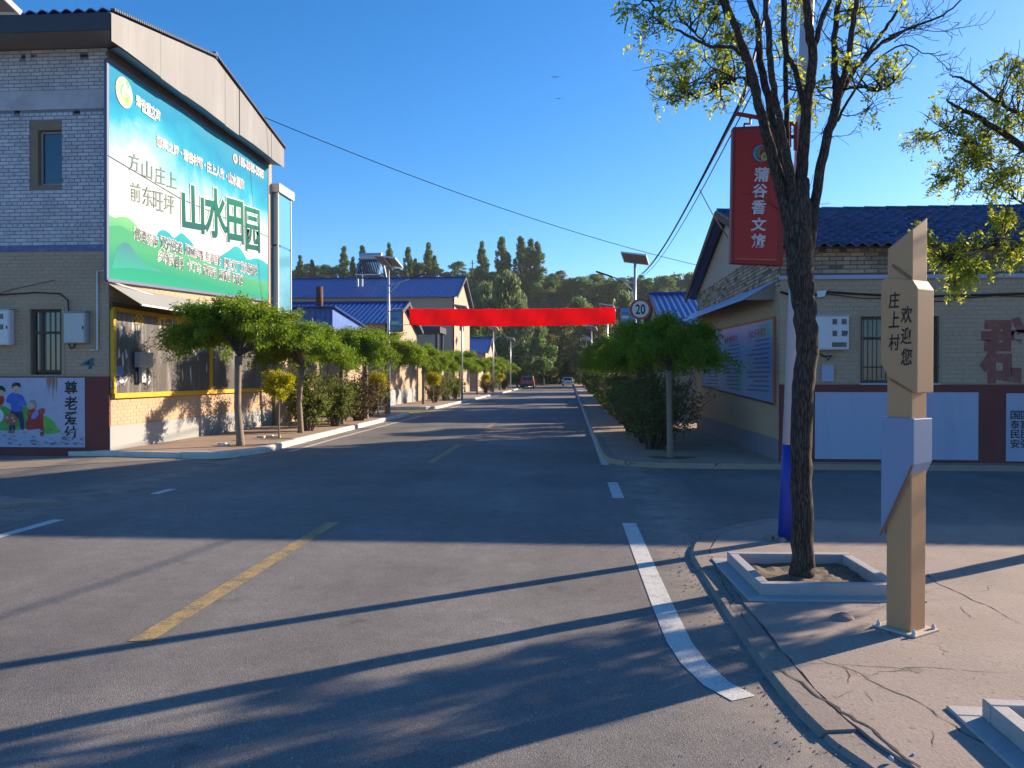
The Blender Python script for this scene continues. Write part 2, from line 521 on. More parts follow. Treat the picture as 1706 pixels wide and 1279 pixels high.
K['ink_grey'] = simple('grey_lettering', (.075, .12, .12), .6, .1, 5, 40, 0)
K['ink_white'] = simple('white_lettering', (.52, .54, .57), .5, .03, 5, 40, 0)
K['ink_silver'] = simple('silver_lettering', (.5, .52, .62), .4, .03, 5, 40, 0)
K['ink_maroon'] = simple('maroon_lettering', (.24, .08, .065), .8, .12, 3, 60, .1, stain=(.4, .28, .2), stain_amt=.4, stain_scale=6)
K['ink_red'] = simple('red_lettering', (.5, .05, .06), .6, .06, 5, 40, 0)
K['ink_blue'] = simple('blue_lettering', (.1, .13, .4), .6, .06, 5, 40, 0)
K['ink_pink'] = simple('pinkish_lettering', (.42, .3, .33), .5, .05, 5, 40, 0)
K['ink_yellow'] = simple('yellow_lettering', (.75, .42, .01), .5, .06, 5, 40, 0)
K['print_grey'] = simple('grey_print', (.06, .065, .1), .5, .06, 5, 40, 0)
K['teal_paint'] = simple('teal_spray', (.02, .12, .16), .7, .1, 5, 40, 0)
K['sign_white'] = simple('white_sign_face', (.7, .7, .7), .4, .04, 5, 40, 0)
K['sign_ring'] = simple('red_sign_ring', (.6, .03, .03), .4, .04, 5, 40, 0)
K['poster_blue'] = simple('blue_poster', (.15, .3, .55), .35, .15, .8, 30, .02, stain=(.22, .34, .6), stain_amt=.6, stain_scale=.9)
K['flag_blue'] = simple('blue_lamp_flag', (.07, .28, .5), .5, .25, 2.5, 30, .02)
K['bark'] = bark_mat('locust_bark', (.018, .014, .013), (.085, .067, .058))
K['bark_far'] = simple('far_bark', (.09, .07, .055), .9, .25, 8, 40, .4, coord='obj')
K['bark_pale'] = simple('pale_young_bark', (.22, .17, .13), .85, .2, 8, 40, .4, coord='obj')
K['leaf_locust'] = leaf_mat('locust_leaf', [(0, (.1, .15, .02)), (.5, (.21, .28, .035)), (1, (.36, .4, .06))], .66)
K['leaf_globe'] = leaf_mat('globe_leaf', [(0, (.055, .12, .01)), (.5, (.11, .2, .015)), (1, (.2, .29, .024))], .48)
K['leaf_yellow'] = leaf_mat('golden_leaf', [(0, (.17, .2, .012)), (.5, (.32, .33, .015)), (1, (.45, .43, .03))], .45)
K['leaf_bush'] = leaf_mat('bush_leaf', [(0, (.06, .1, .02)), (.5, (.11, .15, .03)), (1, (.18, .22, .05))], .42)
K['leaf_brown'] = leaf_mat('purple_brown_leaf', [(0, (.06, .04, .025)), (.5, (.13, .085, .05)), (1, (.17, .14, .05))], .35)
K['leaf_far'] = leaf_mat('far_leaf', [(0, (.042, .11, .03)), (.5, (.075, .16, .042)), (1, (.12, .205, .06))], .5)
K['leaf_willow'] = leaf_mat('willow_leaf', [(0, (.07, .12, .05)), (.5, (.12, .17, .07)), (1, (.17, .22, .1))], .45)
K['leaf_olive'] = leaf_mat('olive_leaf', [(0, (.08, .1, .03)), (.5, (.13, .145, .045)), (1, (.19, .19, .07))], .42)
K['leaf_deep_shade'] = leaf_mat('deep_shade_leaf', [(0, (.012, .03, .012)), (.5, (.022, .05, .018)), (1, (.04, .07, .025))], .25)  # deep shade at the road end painted into the leaf colour
K['car_red'] = simple('orange_red_car_paint', (.4, .1, .04), .25, .05, 3, 40, 0, spec=.6)
K['car_white'] = simple('white_car_paint', (.6, .62, .68), .25, .04, 3, 40, 0, spec=.6)
K['tyre'] = simple('tyre_rubber', (.02, .02, .02), .9, .1, 10, 40, .1)
K['lamp_red'] = simple('tail_lamp_glass', (.4, .02, .02), .2, .05, 10, 40, 0)

def gradient_mat(name, z0, z1, stops, cloud=None):
    m, t, p = new_mat(name)
    v = pos(t)
    sp = t.nodes.new('ShaderNodeSeparateXYZ'); t.links.new(v, sp.inputs[0])
    mr = t.nodes.new('ShaderNodeMapRange')
    mr.inputs[1].default_value = z0; mr.inputs[2].default_value = z1
    t.links.new(sp.outputs[2], mr.inputs[0])
    fac = mr.outputs[0]
    if cloud:
        n = noise(t, v, cloud, 5, .6, .4)
        fac = math_n(t, 'ADD', fac, math_n(t, 'MULTIPLY', math_n(t, 'SUBTRACT', n, .5), .55))
    c = ramp(t, fac, stops)
    t.links.new(c, p.inputs['Base Color'])
    p.inputs['Roughness'].default_value = .8
    p.inputs['Specular IOR Level'].default_value = .12
    return m

# ================================================================== THE GROUND
def struct(name, mb, mat, smooth=False):
    o = mb.build(name, mat, smooth=smooth); o['kind'] = 'structure'; return o
def sheet(pts, z):
    return MB().add([(x, y, z) for x, y in pts], [tuple(range(len(pts)))])
struct('ground', sheet([(-235, -55), (235, -55), (235, 420), (-235, 420)], -.03), K['ground'])
struct('road', sheet([(-60, -25), (60, -25), (60, 14.9), (1.0, 14.9), (1.0, 180), (-6.6, 180), (-6.6, 14.9), (-60, 14.9)], 0), K['asphalt'])

def strip(pts, wd, z=.004):
    mb = MB()
    P = [Vector((x, y, z)) for x, y in pts]
    L = []
    for i, p in enumerate(P):
        d = (P[min(i + 1, len(P) - 1)] - P[max(i - 1, 0)]).normalized()
        s = Vector((d.y, -d.x, 0)) * (wd / 2)
        L.append((p - s, p + s))
    for i in range(len(L) - 1):
        mb.quad(L[i][0], L[i][1], L[i + 1][1], L[i + 1][0], .5)
    return mb
# painted lines
for k in range(9):
    y0 = 4.62 + k * 10.02
    mb = strip([(-2.59, y0), (-2.59, y0 + 3.95)], .145)
    struct('yellow_road_line' if k == 0 else 'yellow_road_line', mb, K['yellow_line'])
struct('white_road_line', strip([(.86, 4.02), (.76, 4.2), (.69, 4.5), (.655, 4.85), (.645, 5.6), (.64, 7.0), (.64, 8.75)], .15), K['white_line'])
struct('white_road_line', strip([(.635, 10.55), (.635, 12.1)], .15), K['white_line'])
struct('white_road_line', strip([(.635, 14.5), (.635, 150)], .14), K['white_line'])
struct('white_road_line', strip([(-5.69, 2.0), (-5.69, 8.5)], .13), K['white_line'])
struct('white_road_line', strip([(-5.64, 10.45), (-5.64, 10.95)], .13), K['white_line'])
struct('white_road_line', strip([(-5.95, 16.6), (-6.02, 20), (-6.02, 32.0)], .11), K['white_line'])
struct('white_road_line', strip([(-6.02, 39.5), (-6.02, 150)], .11), K['white_line'])

# gravelly dirt in front of the left house
def blob(cx, cy, rx, ry, z, n=48, jag=.12, seed=1):
    r = random.Random(seed)
    ph = [r.uniform(0, 6.28) for _ in range(5)]
    pts = []
    for i in range(n):
        a = 2 * math.pi * i / n
        k = 1 + jag * (math.sin(3 * a + ph[0]) + .6 * math.sin(5 * a + ph[1]) + .4 * math.sin(9 * a + ph[2]) + .3 * r.uniform(-1, 1))
        pts.append((cx + rx * k * math.cos(a), cy + ry * k * math.sin(a)))
    return pts
struct('gravel_patch', sheet([(-30, 15.3), (-30, 9.6), (-16, 9.6), (-13, 10.2), (-11.6, 11.2), (-10.3, 12.2), (-9.6, 13.2), (-8.8, 14.0), (-8.0, 14.55), (-7.6, 14.8), (-7.7, 15.3)], .006), K['gravel'])
mb = MB(); mb.prism([(x, y, 0) for x, y in blob(-7.55, 9.45, 1.05, .38, 0, seed=4)], (0, 0, 1), .05)
struct('left_corner_pavement', mb, K['concrete'])

# ---- right street corner pavement: kerb stones, cracked slab, dirt filled gap
KERB = [(6.5, .3), (4.0, .8), (2.6, 1.35), (1.75, 2.1), (1.38, 2.75), (1.18, 3.34), (1.1, 3.6), (1.05, 4.06), (1.035, 4.62), (1.035, 5.63), (1.045, 6.77), (1.075, 7.25), (1.2, 7.75), (1.44, 8.27), (1.92, 8.78), (2.5, 9.02), (4.73, 8.86), (12, 8.7)]
def smooth_line(P, step=.1):
    P = [Vector((x, y, 0)) for x, y in P]
    out = []
    for i in range(len(P) - 1):
        p0, p1, p2, p3 = P[max(i - 1, 0)], P[i], P[i + 1], P[min(i + 2, len(P) - 1)]
        n = max(1, int((p2 - p1).length / step))
        for k in range(n):
            t = k / n
            out.append(.5 * ((2 * p1) + (p2 - p0) * t + (2 * p0 - 5 * p1 + 4 * p2 - p3) * t * t + (-p0 + 3 * p1 - 3 * p2 + p3) * t ** 3))
    out.append(P[-1])
    return out
def offset_line(L, d):
    out = []
    for i, p in enumerate(L):
        t = (L[min(i + 1, len(L) - 1)] - L[max(i - 1, 0)]).normalized()
        out.append(p + Vector((t.y, -t.x, 0)) * d)
    return out
def kerb_run(line, wd, z0, z1, mat, parent, seg, gap=.012, inward=1, jit=.008, chamf=.03):
    acc, start = 0, 0
    outs = []
    r = random.Random(3)
    for i in range(1, len(line)):
        acc += (line[i] - line[i - 1]).length
        if acc >= seg or i == len(line) - 1:
            part = line[start:i + 1]
            inn = offset_line(part, wd * inward)
            ch = offset_line(part, chamf * inward)
            dz = r.uniform(-jit, jit)
            mb = MB()
            n = len(part)
            prof = []
            for a, c, b in zip(part, ch, inn):
                prof.append([(a.x, a.y, z0), (a.x, a.y, z1 - chamf + dz), (c.x, c.y, z1 + dz), (b.x, b.y, z1 + dz), (b.x, b.y, z0)])
            t0 = (part[1] - part[0]).normalized() * gap / 2
            t1 = (part[-1] - part[-2]).normalized() * gap / 2
            prof[0] = [(x + t0.x, y + t0.y, z) for x, y, z in prof[0]]
            prof[-1] = [(x - t1.x, y - t1.y, z) for x, y, z in prof[-1]]
            vs = [p for q in prof for p in q]
            fs = []
            for k in range(n - 1):
                for j in range(4):
                    fs.append((k * 5 + j, k * 5 + j + 1, (k + 1) * 5 + j + 1, (k + 1) * 5 + j))
            fs.append((0, 1, 2, 3, 4)); fs.append(tuple((n - 1) * 5 + q for q in (4, 3, 2, 1, 0)))
            mb.add(vs, fs)
            outs.append(mb.build('kerb_stone', mat, parent))
            start, acc = i, 0
    return outs
def jag_line(L, amp, seed):
    r = random.Random(seed)
    out = []; a = 0
    for i, p in enumerate(L):
        a = a * .6 + r.uniform(-amp, amp)
        t = (L[min(i + 1, len(L) - 1)] - L[max(i - 1, 0)]).normalized()
        out.append(p + Vector((t.y, -t.x, 0)) * a)
    return out
ck = smooth_line(KERB, .09)
PAVE_Z = .036
kerb_root = bpy.data.objects.new('right_corner_kerb', None); col.objects.link(kerb_root); kerb_root['kind'] = 'structure'
kerb_root.location = (1.05, 5, 0)
kerb_run(ck, .17, -.02, PAVE_Z - .006, K['kerb'], kerb_root, .95, chamf=.03)
# dirt bed under the gap
bed = offset_line(ck, .16); bed2 = offset_line(ck, .42)
mb = MB()
for i in range(len(ck) - 1):
    mb.quad((bed[i].x, bed[i].y, PAVE_Z - .05), (bed2[i].x, bed2[i].y, PAVE_Z - .05), (bed2[i + 1].x, bed2[i + 1].y, PAVE_Z - .05), (bed[i + 1].x, bed[i + 1].y, PAVE_Z - .05))
struct('dirt_bed', mb, K['crack'])
inner = jag_line(offset_line(ck, .178), .009, 5)
poly = [(p.x, p.y) for p in inner]
# the planters sit in openings of the slab, so the slab is laid as strips round them
mb = MB(); pts = [(x, y) for x, y in poly] + [(30, 8.7), (30, .2)]
mb.prism([(x, y, 0.0) for x, y in pts][::-1], (0, 0, 1), PAVE_Z)
struct('right_corner_pavement', mb, K['concrete'])
# broken asphalt edge beside the corner: a thin patch of crumbs
def crack(pts, wd, z, seed, step=.05, jag=.012):
    wd *= .62
    L = smooth_line(pts, step)
    L = jag_line(L, jag, seed)
    r = random.Random(seed + 1)
    mb = MB(); n = len(L)
    A = []
    for i, p in enumerate(L):
        t = (L[min(i + 1, n - 1)] - L[max(i - 1, 0)]).normalized()
        s = Vector((t.y, -t.x, 0))
        k = math.sin(math.pi * min(1, max(0, (i + .3) / n))) ** .5
        ww = wd * k * r.uniform(.35, 1.25)
        A.append((p - s * ww / 2, p + s * ww / 2))
    for i in range(n - 1):
        a, b = A[i]; c, d = A[i + 1]
        mb.quad((a.x, a.y, z), (b.x, b.y, z), (d.x, d.y, z), (c.x, c.y, z))
    return mb
CR = []
def px(*pts): return [(onZ(x, y, PAVE_Z).x, onZ(x, y, PAVE_Z).y) for x, y in pts]
CR.append((px((1310, 1103), (1400, 1108), (1500, 1111), (1600, 1115), (1640, 1118), (1680, 1120)), .009))
CR.append((px((1330, 1090), (1380, 1105), (1420, 1118), (1460, 1140), (1530, 1170), (1600, 1218), (1660, 1250), (1706, 1279)), .012))
CR.append((px((1400, 1108), (1412, 1125), (1414, 1138)), .008))
CR.append((px((1440, 1152), (1458, 1168)), .006))
CR.append((px((1545, 955), (1570, 975), (1640, 1008), (1706, 1040)), .016))
CR.append((px((1600, 1010), (1620, 1028), (1630, 1032)), .006))
CR.append((px((1420, 1150), (1400, 1165), (1385, 1162)), .006))
CR.append((px((1555, 1218), (1552, 1235), (1558, 1245)), .006))
CR.append((px((1610, 1190), (1650, 1202), (1690, 1214)), .006))
for i, (c, wd) in enumerate(CR):
    o = crack(c, wd, PAVE_Z + .002, 30 + i).build('pavement_crack', K['crack']); o['kind'] = 'structure'
# wide broken gap behind the kerb
for i, c in enumerate([px((1290, 1112), (1345, 1143), (1400, 1185), (1450, 1215), (1500, 1255), (1530, 1279)), px((1180, 925), (1200, 960), (1215, 990), (1235, 1025), (1260, 1065))]):
    o = crack(c, (.032, .014)[i], PAVE_Z + .0025, 60 + i, .04, (.016, .008)[i]).build('pavement_crack', K['crack']); o['kind'] = 'structure'
# small pebbles and a lump of dried cement
c = onZ(1403, 1030, PAVE_Z)
mb = MB()
n = 14
rings = []
for j, (rr, zz) in enumerate(((1, 0), (.85, .5), (.5, .85), (.12, 1))):
    rings.append([(c.x + rr * .075 * math.cos(6.283 * k / n) * random.uniform(.85, 1.15), c.y + rr * .065 * math.sin(6.283 * k / n) * random.uniform(.85, 1.15), PAVE_Z + .035 * zz * random.uniform(.8, 1.15)) for k in range(n)])
vs = [p for q in rings for p in q]
fs = [(j * n + k, j * n + (k + 1) % n, (j + 1) * n + (k + 1) % n, (j + 1) * n + k) for j in range(3) for k in range(n)] + [tuple(3 * n + k for k in range(n))]
mb.add(vs, fs)
tag(mb.build('cement_lump', K['kerb'], smooth=True), 'small grey lump of dried cement on the corner pavement', 'stone')
for pxy, s in (((1483, 1265), .012), ((1520, 1258), .007)):
    c = onZ(*pxy, PAVE_Z)
    mb = MB(); mb.tube([c + Vector((0, 0, 0)), c + Vector((0.004, 0, s * .6)), c + Vector((0, .003, s * 1.1))], [s, s * .95, s * .35], 7, wob=.4)
    tag(mb.build('pebble', K['panel_white'], smooth=True), ('pale pebble lying on the kerb near the bottom edge' if s > .01 else 'tiny pale chip of stone beside the pebble'), 'stone')
# crumbs of loose asphalt along the kerb
mb = MB()
r = random.Random(11)
for i in range(900):
    k = r.randrange(20, len(ck) - 70)
    p = ck[k] + Vector((-abs(r.gauss(0, .13)) - .005, r.uniform(-.06, .06), 0))
    s = r.uniform(.003, .009)
    mb.add([p + Vector((s, 0, 0)), p + Vector((-s * .5, s, 0)), p + Vector((-s * .5, -s, 0)), p + Vector((0, 0, s * 1.3))], [(0, 1, 3), (1, 2, 3), (2, 0, 3)])
tag(mb.build('asphalt_crumbs', K['kerb']), 'loose grit along the foot of the corner kerb', 'grit', kind='stuff')
mb = MB()
r = random.Random(12)
for i in range(1400):
    x = r.uniform(-4.5, 1.0); y = 3.1 + r.random() ** 1.6 * 6
    s = r.uniform(.0025, .006)
    p = Vector((x, y, 0))
    mb.add([p + Vector((s, 0, 0)), p + Vector((-s * .5, s, 0)), p + Vector((-s * .5, -s, 0)), p + Vector((0, 0, s * 1.2))], [(0, 1, 3), (1, 2, 3), (2, 0, 3)])
tag(mb.build('road_grit', K['stone']), 'fine pale grit scattered over the asphalt', 'grit', kind='stuff')

# ---- right pavement beyond the side street
rk = smooth_line([(12, 14.2), (3.6, 14.15), (1.6, 14.22), (1.1, 14.4), (.85, 14.85), (.79, 15.6), (.78, 20), (.78, 40), (.8, 90), (.82, 170)], .6)
RS = .1
kr = bpy.data.objects.new('right_street_kerb', None); col.objects.link(kr); kr['kind'] = 'structure'; kr.location = (.8, 20, 0)
kerb_run(rk, -.13, -.02, RS, K['kerb'], kr, 3.2, inward=1)
ri = offset_line(rk, -.14)
mb = MB(); mb.prism([(p.x, p.y, 0) for p in ri] + [(5.5, 170, 0), (12, 170, 0)], (0, 0, 1), RS - .006)
struct('right_pavement', mb, K['pavers'])

# ---- left pavement, two stretches
LS = .12
def left_pave(pts, name, seg=1.5):
    L = smooth_line(pts, .4)
    root = bpy.data.objects.new(name + '_kerb', None); col.objects.link(root); root['kind'] = 'structure'; root.location = (L[0].x, L[0].y, 0)
    kerb_run(L, .12, -.02, LS, K['kerb_white'], root, seg, inward=1 if False else 1)
    return L
L1 = [(-14, 15.32), (-9.6, 15.32), (-7.6, 15.1), (-6.75, 15.35), (-6.4, 16.2), (-6.42, 18), (-6.5, 22), (-6.56, 28), (-6.58, 31.2), (-6.75, 32.4), (-7.4, 33.0), (-14, 33.1)]
L2 = [(-14, 38.6), (-8.2, 38.7), (-6.9, 39.2), (-6.58, 40.4), (-6.55, 50), (-6.5, 62), (-6.6, 64.2), (-7.2, 65), (-14, 65)]
L3 = [(-14, 69), (-7.4, 69.2), (-6.7, 70), (-6.45, 71.5), (-6.4, 100), (-6.3, 160)]
for nm, P in (('left_pavement', L1), ('left_pavement_beyond_lane', L2), ('left_pavement_far', L3)):
    L = smooth_line(P[::-1], .4)
    root = bpy.data.objects.new(nm + '_kerb', None); col.objects.link(root); root['kind'] = 'structure'; root.location = (-6.5, P[0][1], 0)
    kerb_run(L, .13, -.02, LS, K['kerb_white'], root, 1.0)
    inn = offset_line(L, .14)
    mb = MB()
    pts = [(p.x, p.y, 0) for p in inn]
    if nm == 'left_pavement_far': pts = pts + [(-14, 69.2, 0), (-14, 160, 0)]
    mb.prism(pts, (0, 0, 1), LS - .006)
    o = struct(nm, mb, K['pavers'])

# ================================================================== HOUSES
def bricks(parent, o, u, n, u0, u1, z0, z1, mat, holes=(), bl=.24, bh=.062, gap=.012, proud=.008, singles=0, key=None, skip=0.0, name='brick', miss=0.0):
    """running bond bricks on the plane through o spanned by u and z, standing proud along n; `singles` of them are objects of their own"""
    o, u, n = Vector(o), Vector(u), Vector(n)
    r = random.Random(int(abs(u0 * 91 + z0 * 37)) + 5)
    cells = []
    row = 0
    z = z0
    while z + bh * .6 < z1:
        header = (row % 6 == 5)
        step = (bl / 2 if header else bl)
        x = u0 - (step / 2 if row % 2 else 0)
        while x < u1:
            a, b = max(x, u0) + gap / 2, min(x + step, u1) - gap / 2
            zt = min(z + bh, z1)
            if b - a > .03 and r.random() >= miss:
                ok = True
                for h in holes:
                    if b > h[0] and a < h[1] and zt > h[2] and z < h[3]:
                        if a < h[0] - .03: b = h[0]
                        elif b > h[1] + .03: a = h[1]
                        else: ok = False
                if ok and b - a > .03: cells.append((a, b, z, zt))
            x += step
        z += bh + gap
        row += 1
    def geo(a, b, za, zb, pr):
        p = [o + u * a + Vector((0, 0, za)), o + u * b + Vector((0, 0, za)), o + u * b + Vector((0, 0, zb)), o + u * a + Vector((0, 0, zb))]
        e = .003
        q = [o + u * (a + e) + Vector((0, 0, za + e)) + n * pr, o + u * (b - e) + Vector((0, 0, za + e)) + n * pr, o + u * (b - e) + Vector((0, 0, zb - e)) + n * pr, o + u * (a + e) + Vector((0, 0, zb - e)) + n * pr]
        return p + q, [(4, 5, 6, 7), (0, 1, 5, 4), (1, 2, 6, 5), (2, 3, 7, 6), (3, 0, 4, 7)]
    if key: cells.sort(key=key)
    shared = {}
    pl = wloc(parent)
    for (a, b, za, zb) in cells[:singles]:
        kk = (round(b - a, 2), round(zb - za, 3))
        if kk not in shared:
            mb = MB()
            vs, fs = geo(-(b - a) / 2, (b - a) / 2, 0, zb - za, proud)
            mb.add([Vector(v) - o for v in vs], fs, .0)
            me = mb.mesh('brick'); me.materials.append(mat); shared[kk] = me
        link_mesh(name, shared[kk], parent, o + u * ((a + b) / 2) + Vector((0, 0, za)) + n * r.uniform(-.002, .003) - pl)
    rest = cells[singles:]
    if rest:
        mb = MB()
        for c in rest:
            vs, fs = geo(*c, proud + r.uniform(-.002, .003))
            mb.add(vs, fs)
        mb.build('brickwork', mat, parent, kind='stuff')

def wall_with_holes(mb, o, u, n, u0, u1, z0, z1, holes, depth=.14):
    """flat wall rectangle with rectangular openings and their reveals"""
    o, u, n = Vector(o), Vector(u), Vector(n)
    xs = sorted({u0, u1} | {min(max(h[0], u0), u1) for h in holes} | {min(max(h[1], u0), u1) for h in holes})
    zs = sorted({z0, z1} | {min(max(h[2], z0), z1) for h in holes} | {min(max(h[3], z0), z1) for h in holes})
    P = lambda a, z, d=0: o + u * a + Vector((0, 0, z)) - n * d
    for i in range(len(xs) - 1):
        for j in range(len(zs) - 1):
            cx, cz = (xs[i] + xs[i + 1]) / 2, (zs[j] + zs[j + 1]) / 2
            if any(h[0] < cx < h[1] and h[2] < cz < h[3] for h in holes): continue
            mb.quad(P(xs[i], zs[j]), P(xs[i + 1], zs[j]), P(xs[i + 1], zs[j + 1]), P(xs[i], zs[j + 1]), .5)
    for a, b, c, d in holes:
        c2 = max(c, z0); d2 = min(d, z1)
        mb.quad(P(a, c2), P(a, c2, depth), P(a, d2, depth), P(a, d2), .5)
        mb.quad(P(b, c2, depth), P(b, c2), P(b, d2), P(b, d2, depth), .5)
        if c >= z0: mb.quad(P(a, c), P(b, c), P(b, c, depth), P(a, c, depth), .5)
        if d <= z1: mb.quad(P(a, d, depth), P(b, d, depth), P(b, d), P(a, d), .5)
    return mb

def wave_roof(parent, name, mat, x0, x1, ya, za, yb, zb, pitch=.24, amp=.028, seg=6, steps=0, thick=.02):
    """corrugated sheet spanning x0..x1, from the eave (ya,za) to the ridge (yb,zb); waves run up the slope"""
    n = int((x1 - x0) / pitch * seg)
    L = math.hypot(yb - ya, zb - za)
    nrm = Vector((0, -(zb - za) / L, (yb - ya) / L))
    if nrm.z < 0: nrm = -nrm
    rows = max(1, steps)
    mb = MB()
    vs, fs = [], []
    for j in range(rows + 1):
        t = j / rows
        for i in range(n + 1):
            x = x0 + (x1 - x0) * i / n
            h = amp * abs(math.sin(math.pi * i / seg)) ** 1.3 * 2 - amp
            p = Vector((x, ya + (yb - ya) * t, za + (zb - za) * t)) + nrm * h
            vs.append(p)
    for j in range(rows):
        for i in range(n):
            fs.append((j * (n + 1) + i, j * (n + 1) + i + 1, (j + 1) * (n + 1) + i + 1, (j + 1) * (n + 1) + i))
    k = len(vs)
    for i in range(n + 1):                      # the cut edge at the eave
        vs.append(vs[i] - nrm * thick)
    for i in range(n):
        fs.append((i, k + i, k + i + 1, i + 1))
    mb.add(vs, fs)
    return mb.build(name, mat, parent)

# ------------------------------------------------------------------ the house with the billboard (left)
HX, HY = -9.2, 15.35
lh = thing('brick_house', 'two storey white and cream brick house carrying the large landscape billboard', 'house', (HX, HY, 0))
HY2 = 24.0
# front wall (faces the camera) : openings
def fy(pxx, pyy): p = onY(pxx, pyy, HY); return p.x, p.z
ux0, uz1 = fy(50, 203); ux1, uz0 = fy(103, 315)
lx0, lz1 = fy(50, 515); lx1, lz0 = fy(103, 624)
UH = [(ux0, ux1, uz0, uz1)]
LH = [(lx0, lx1, lz0, lz1)]
small = []
for (a, b, y0, y1) in ((24, 33, 184, 189), (122, 133, 184, 189), (36, 42, 92, 97), (52, 56, 92, 95), (134, 146, 90, 95)):
    q0 = fy(a, y1); q1 = fy(b, y0); small.append((q0[0], q1[0], q0[1], q1[1]))
WO = (0, HY, 0)
zs = fy(100, 413)[1]
wall_top = 8.15
mb = MB(); wall_with_holes(mb, WO, (1, 0, 0), (0, -1, 0), -20, HX, zs, wall_top, UH + small)
mb.build('front_wall_upper', K['mortar_white'], lh)
mb = MB(); wall_with_holes(mb, WO, (1, 0, 0), (0, -1, 0), -20, HX, 1.56, zs, LH)
mb.build('front_wall_lower', K['mortar_cream'], lh)
lint = fy(100, 150)[1], fy(100, 182)[1]
camd = lambda c: (c[0] - -10.2) ** 2 + (c[2] - 6.4) ** 2
bricks(lh, WO, (1, 0, 0), (0, -1, 0), -13.2, HX - .002, zs + .06, wall_top, K['brick_white'], [(h[0] - .012, h[1] + .012, h[2] - .012, h[3] + .012) for h in UH + small] + [(-13.3, HX + .1, lint[1], lint[0])], singles=290, key=camd)
bricks(lh, WO, (1, 0, 0), (0, -1, 0), -13.2, HX - .002, 1.66, zs - .07, K['brick_cream'], [(h[0] - .06, h[1] + .06, h[2] - .03, h[3] + .06) for h in LH], proud=.005)
mb = MB(); mb.box(-20, HY - .012, lint[1], HX - .004, HY + .02, lint[0]); mb.build('lintel_band', K['brick_white'], lh)
mb = MB(); mb.box(-20, HY - .018, zs - .06, HX - .004, HY + .02, zs + .05); mb.build('painted_stripe', K['stripe_blue'], lh)
mb = MB(); mb.box(-20, HY - .02, -.05, HX + .006, HY + .03, 1.6); mb.build('red_dado', K['band_red'], lh)
# side wall (faces the street)
mb = MB(); wall_with_holes(mb, (HX, 0, 0), (0, 1, 0), (1, 0, 0), HY + .005, HY2, .1, 8.2, []); mb.build('side_wall', K['mortar_cream'], lh)
bricks(lh, (HX, 0, 0), (0, 1, 0), (1, 0, 0), HY + .03, HY2, .62, 1.2, K['brick_cream'], proud=.004)
bricks(lh, (HX, 0, 0), (0, 1, 0), (1, 0, 0), HY + .03, HY2, 3.2, 3.62, K['brick_cream'], proud=.004)
mb = MB(); mb.box(HX - .05, HY - .016, .05, HX + .022, HY2, .6); mb.build('grey_dado', K['band_grey'], lh)
mb = MB(); mb.box(-20, HY2, 0, HX, HY2 + .1, 8.2); mb.box(-20.1, HY, 0, -20, HY2, 8.2); mb.build('back_wall', K['plaster'], lh)
# upper window
def window(parent, x0, x1, z0, z1, Y, glass, frame, mullion=(), transom=(), dep=.12, fw=.05):
    w_ = MB()
    w_.box(x0, Y + dep - .03, z0, x0 + fw, Y + dep + .03, z1); w_.box(x1 - fw, Y + dep - .03, z0, x1, Y + dep + .03, z1)
    w_.box(x0 + fw, Y + dep - .03, z0, x1 - fw, Y + dep + .03, z0 + fw); w_.box(x0 + fw, Y + dep - .03, z1 - fw, x1 - fw, Y + dep + .03, z1)
    for m in mullion: w_.box(m - fw / 2, Y + dep - .027, z0 + fw, m + fw / 2, Y + dep + .027, z1 - fw)
    for m in transom: w_.box(x0 + fw, Y + dep - .025, m - fw / 2, x1 - fw, Y + dep + .025, m + fw / 2)
    wo = w_.build('window', frame, parent)
    g = MB(); g.box(x0 + fw * .5, Y + dep - .004, z0 + fw * .5, x1 - fw * .5, Y + dep + .004, z1 - fw * .5)
    g.build('pane', glass, wo)
    return wo
mb = MB(); mb.box(ux0 + .001, HY + .004, uz0 + .001, ux0 + .16, HY + .13, uz1 - .001); mb.box(ux0 + .16, HY + .004, uz1 - .17, ux1 - .001, HY + .13, uz1 - .001); mb.box(ux0 + .16, HY + .004, uz0 + .001, ux1 - .001, HY + .13, uz0 + .09)
mb.build('window_surround', K['reveal'], lh)
window(lh, ux0 + .17, ux1 - .005, uz0 + .1, uz1 - .18, HY, K['win_glass'], K['win_frame_white'], fw=.035)
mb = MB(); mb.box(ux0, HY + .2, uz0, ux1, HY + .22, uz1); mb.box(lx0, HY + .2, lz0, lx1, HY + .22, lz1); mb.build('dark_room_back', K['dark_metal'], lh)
# lower barred window
lw = window(lh, lx0, lx1, lz0 + .04, lz1, HY, K['win_glass'], K['win_frame'], mullion=(lx0 + .19,), transom=(lz0 + .85,), fw=.055)
for k in range(6):
    x = lx0 + .08 + k * (lx1 - lx0 - .12) / 5
    MB().tube([(x, HY + .02, lz0), (x, HY + .02, lz1)], .008, 6).build('window_bar', K['dark_metal'], lw)
mb = MB(); mb.box(lx1 + .004, HY - .014, lz0 - .02, lx1 + .07, HY + .01, lz1 + .05); mb.box(lx0 - .06, HY - .014, lz1 + .002, lx1 + .002, HY + .01, lz1 + .05); mb.build('window_trim', K['mortar_cream'], lh)
# small weep holes
mb = MB()
for h in small: mb.box(h[0], HY + .1, h[2], h[1], HY + .12, h[3])
mb.build('putlog_hole_back', K['dark_metal'], lh)
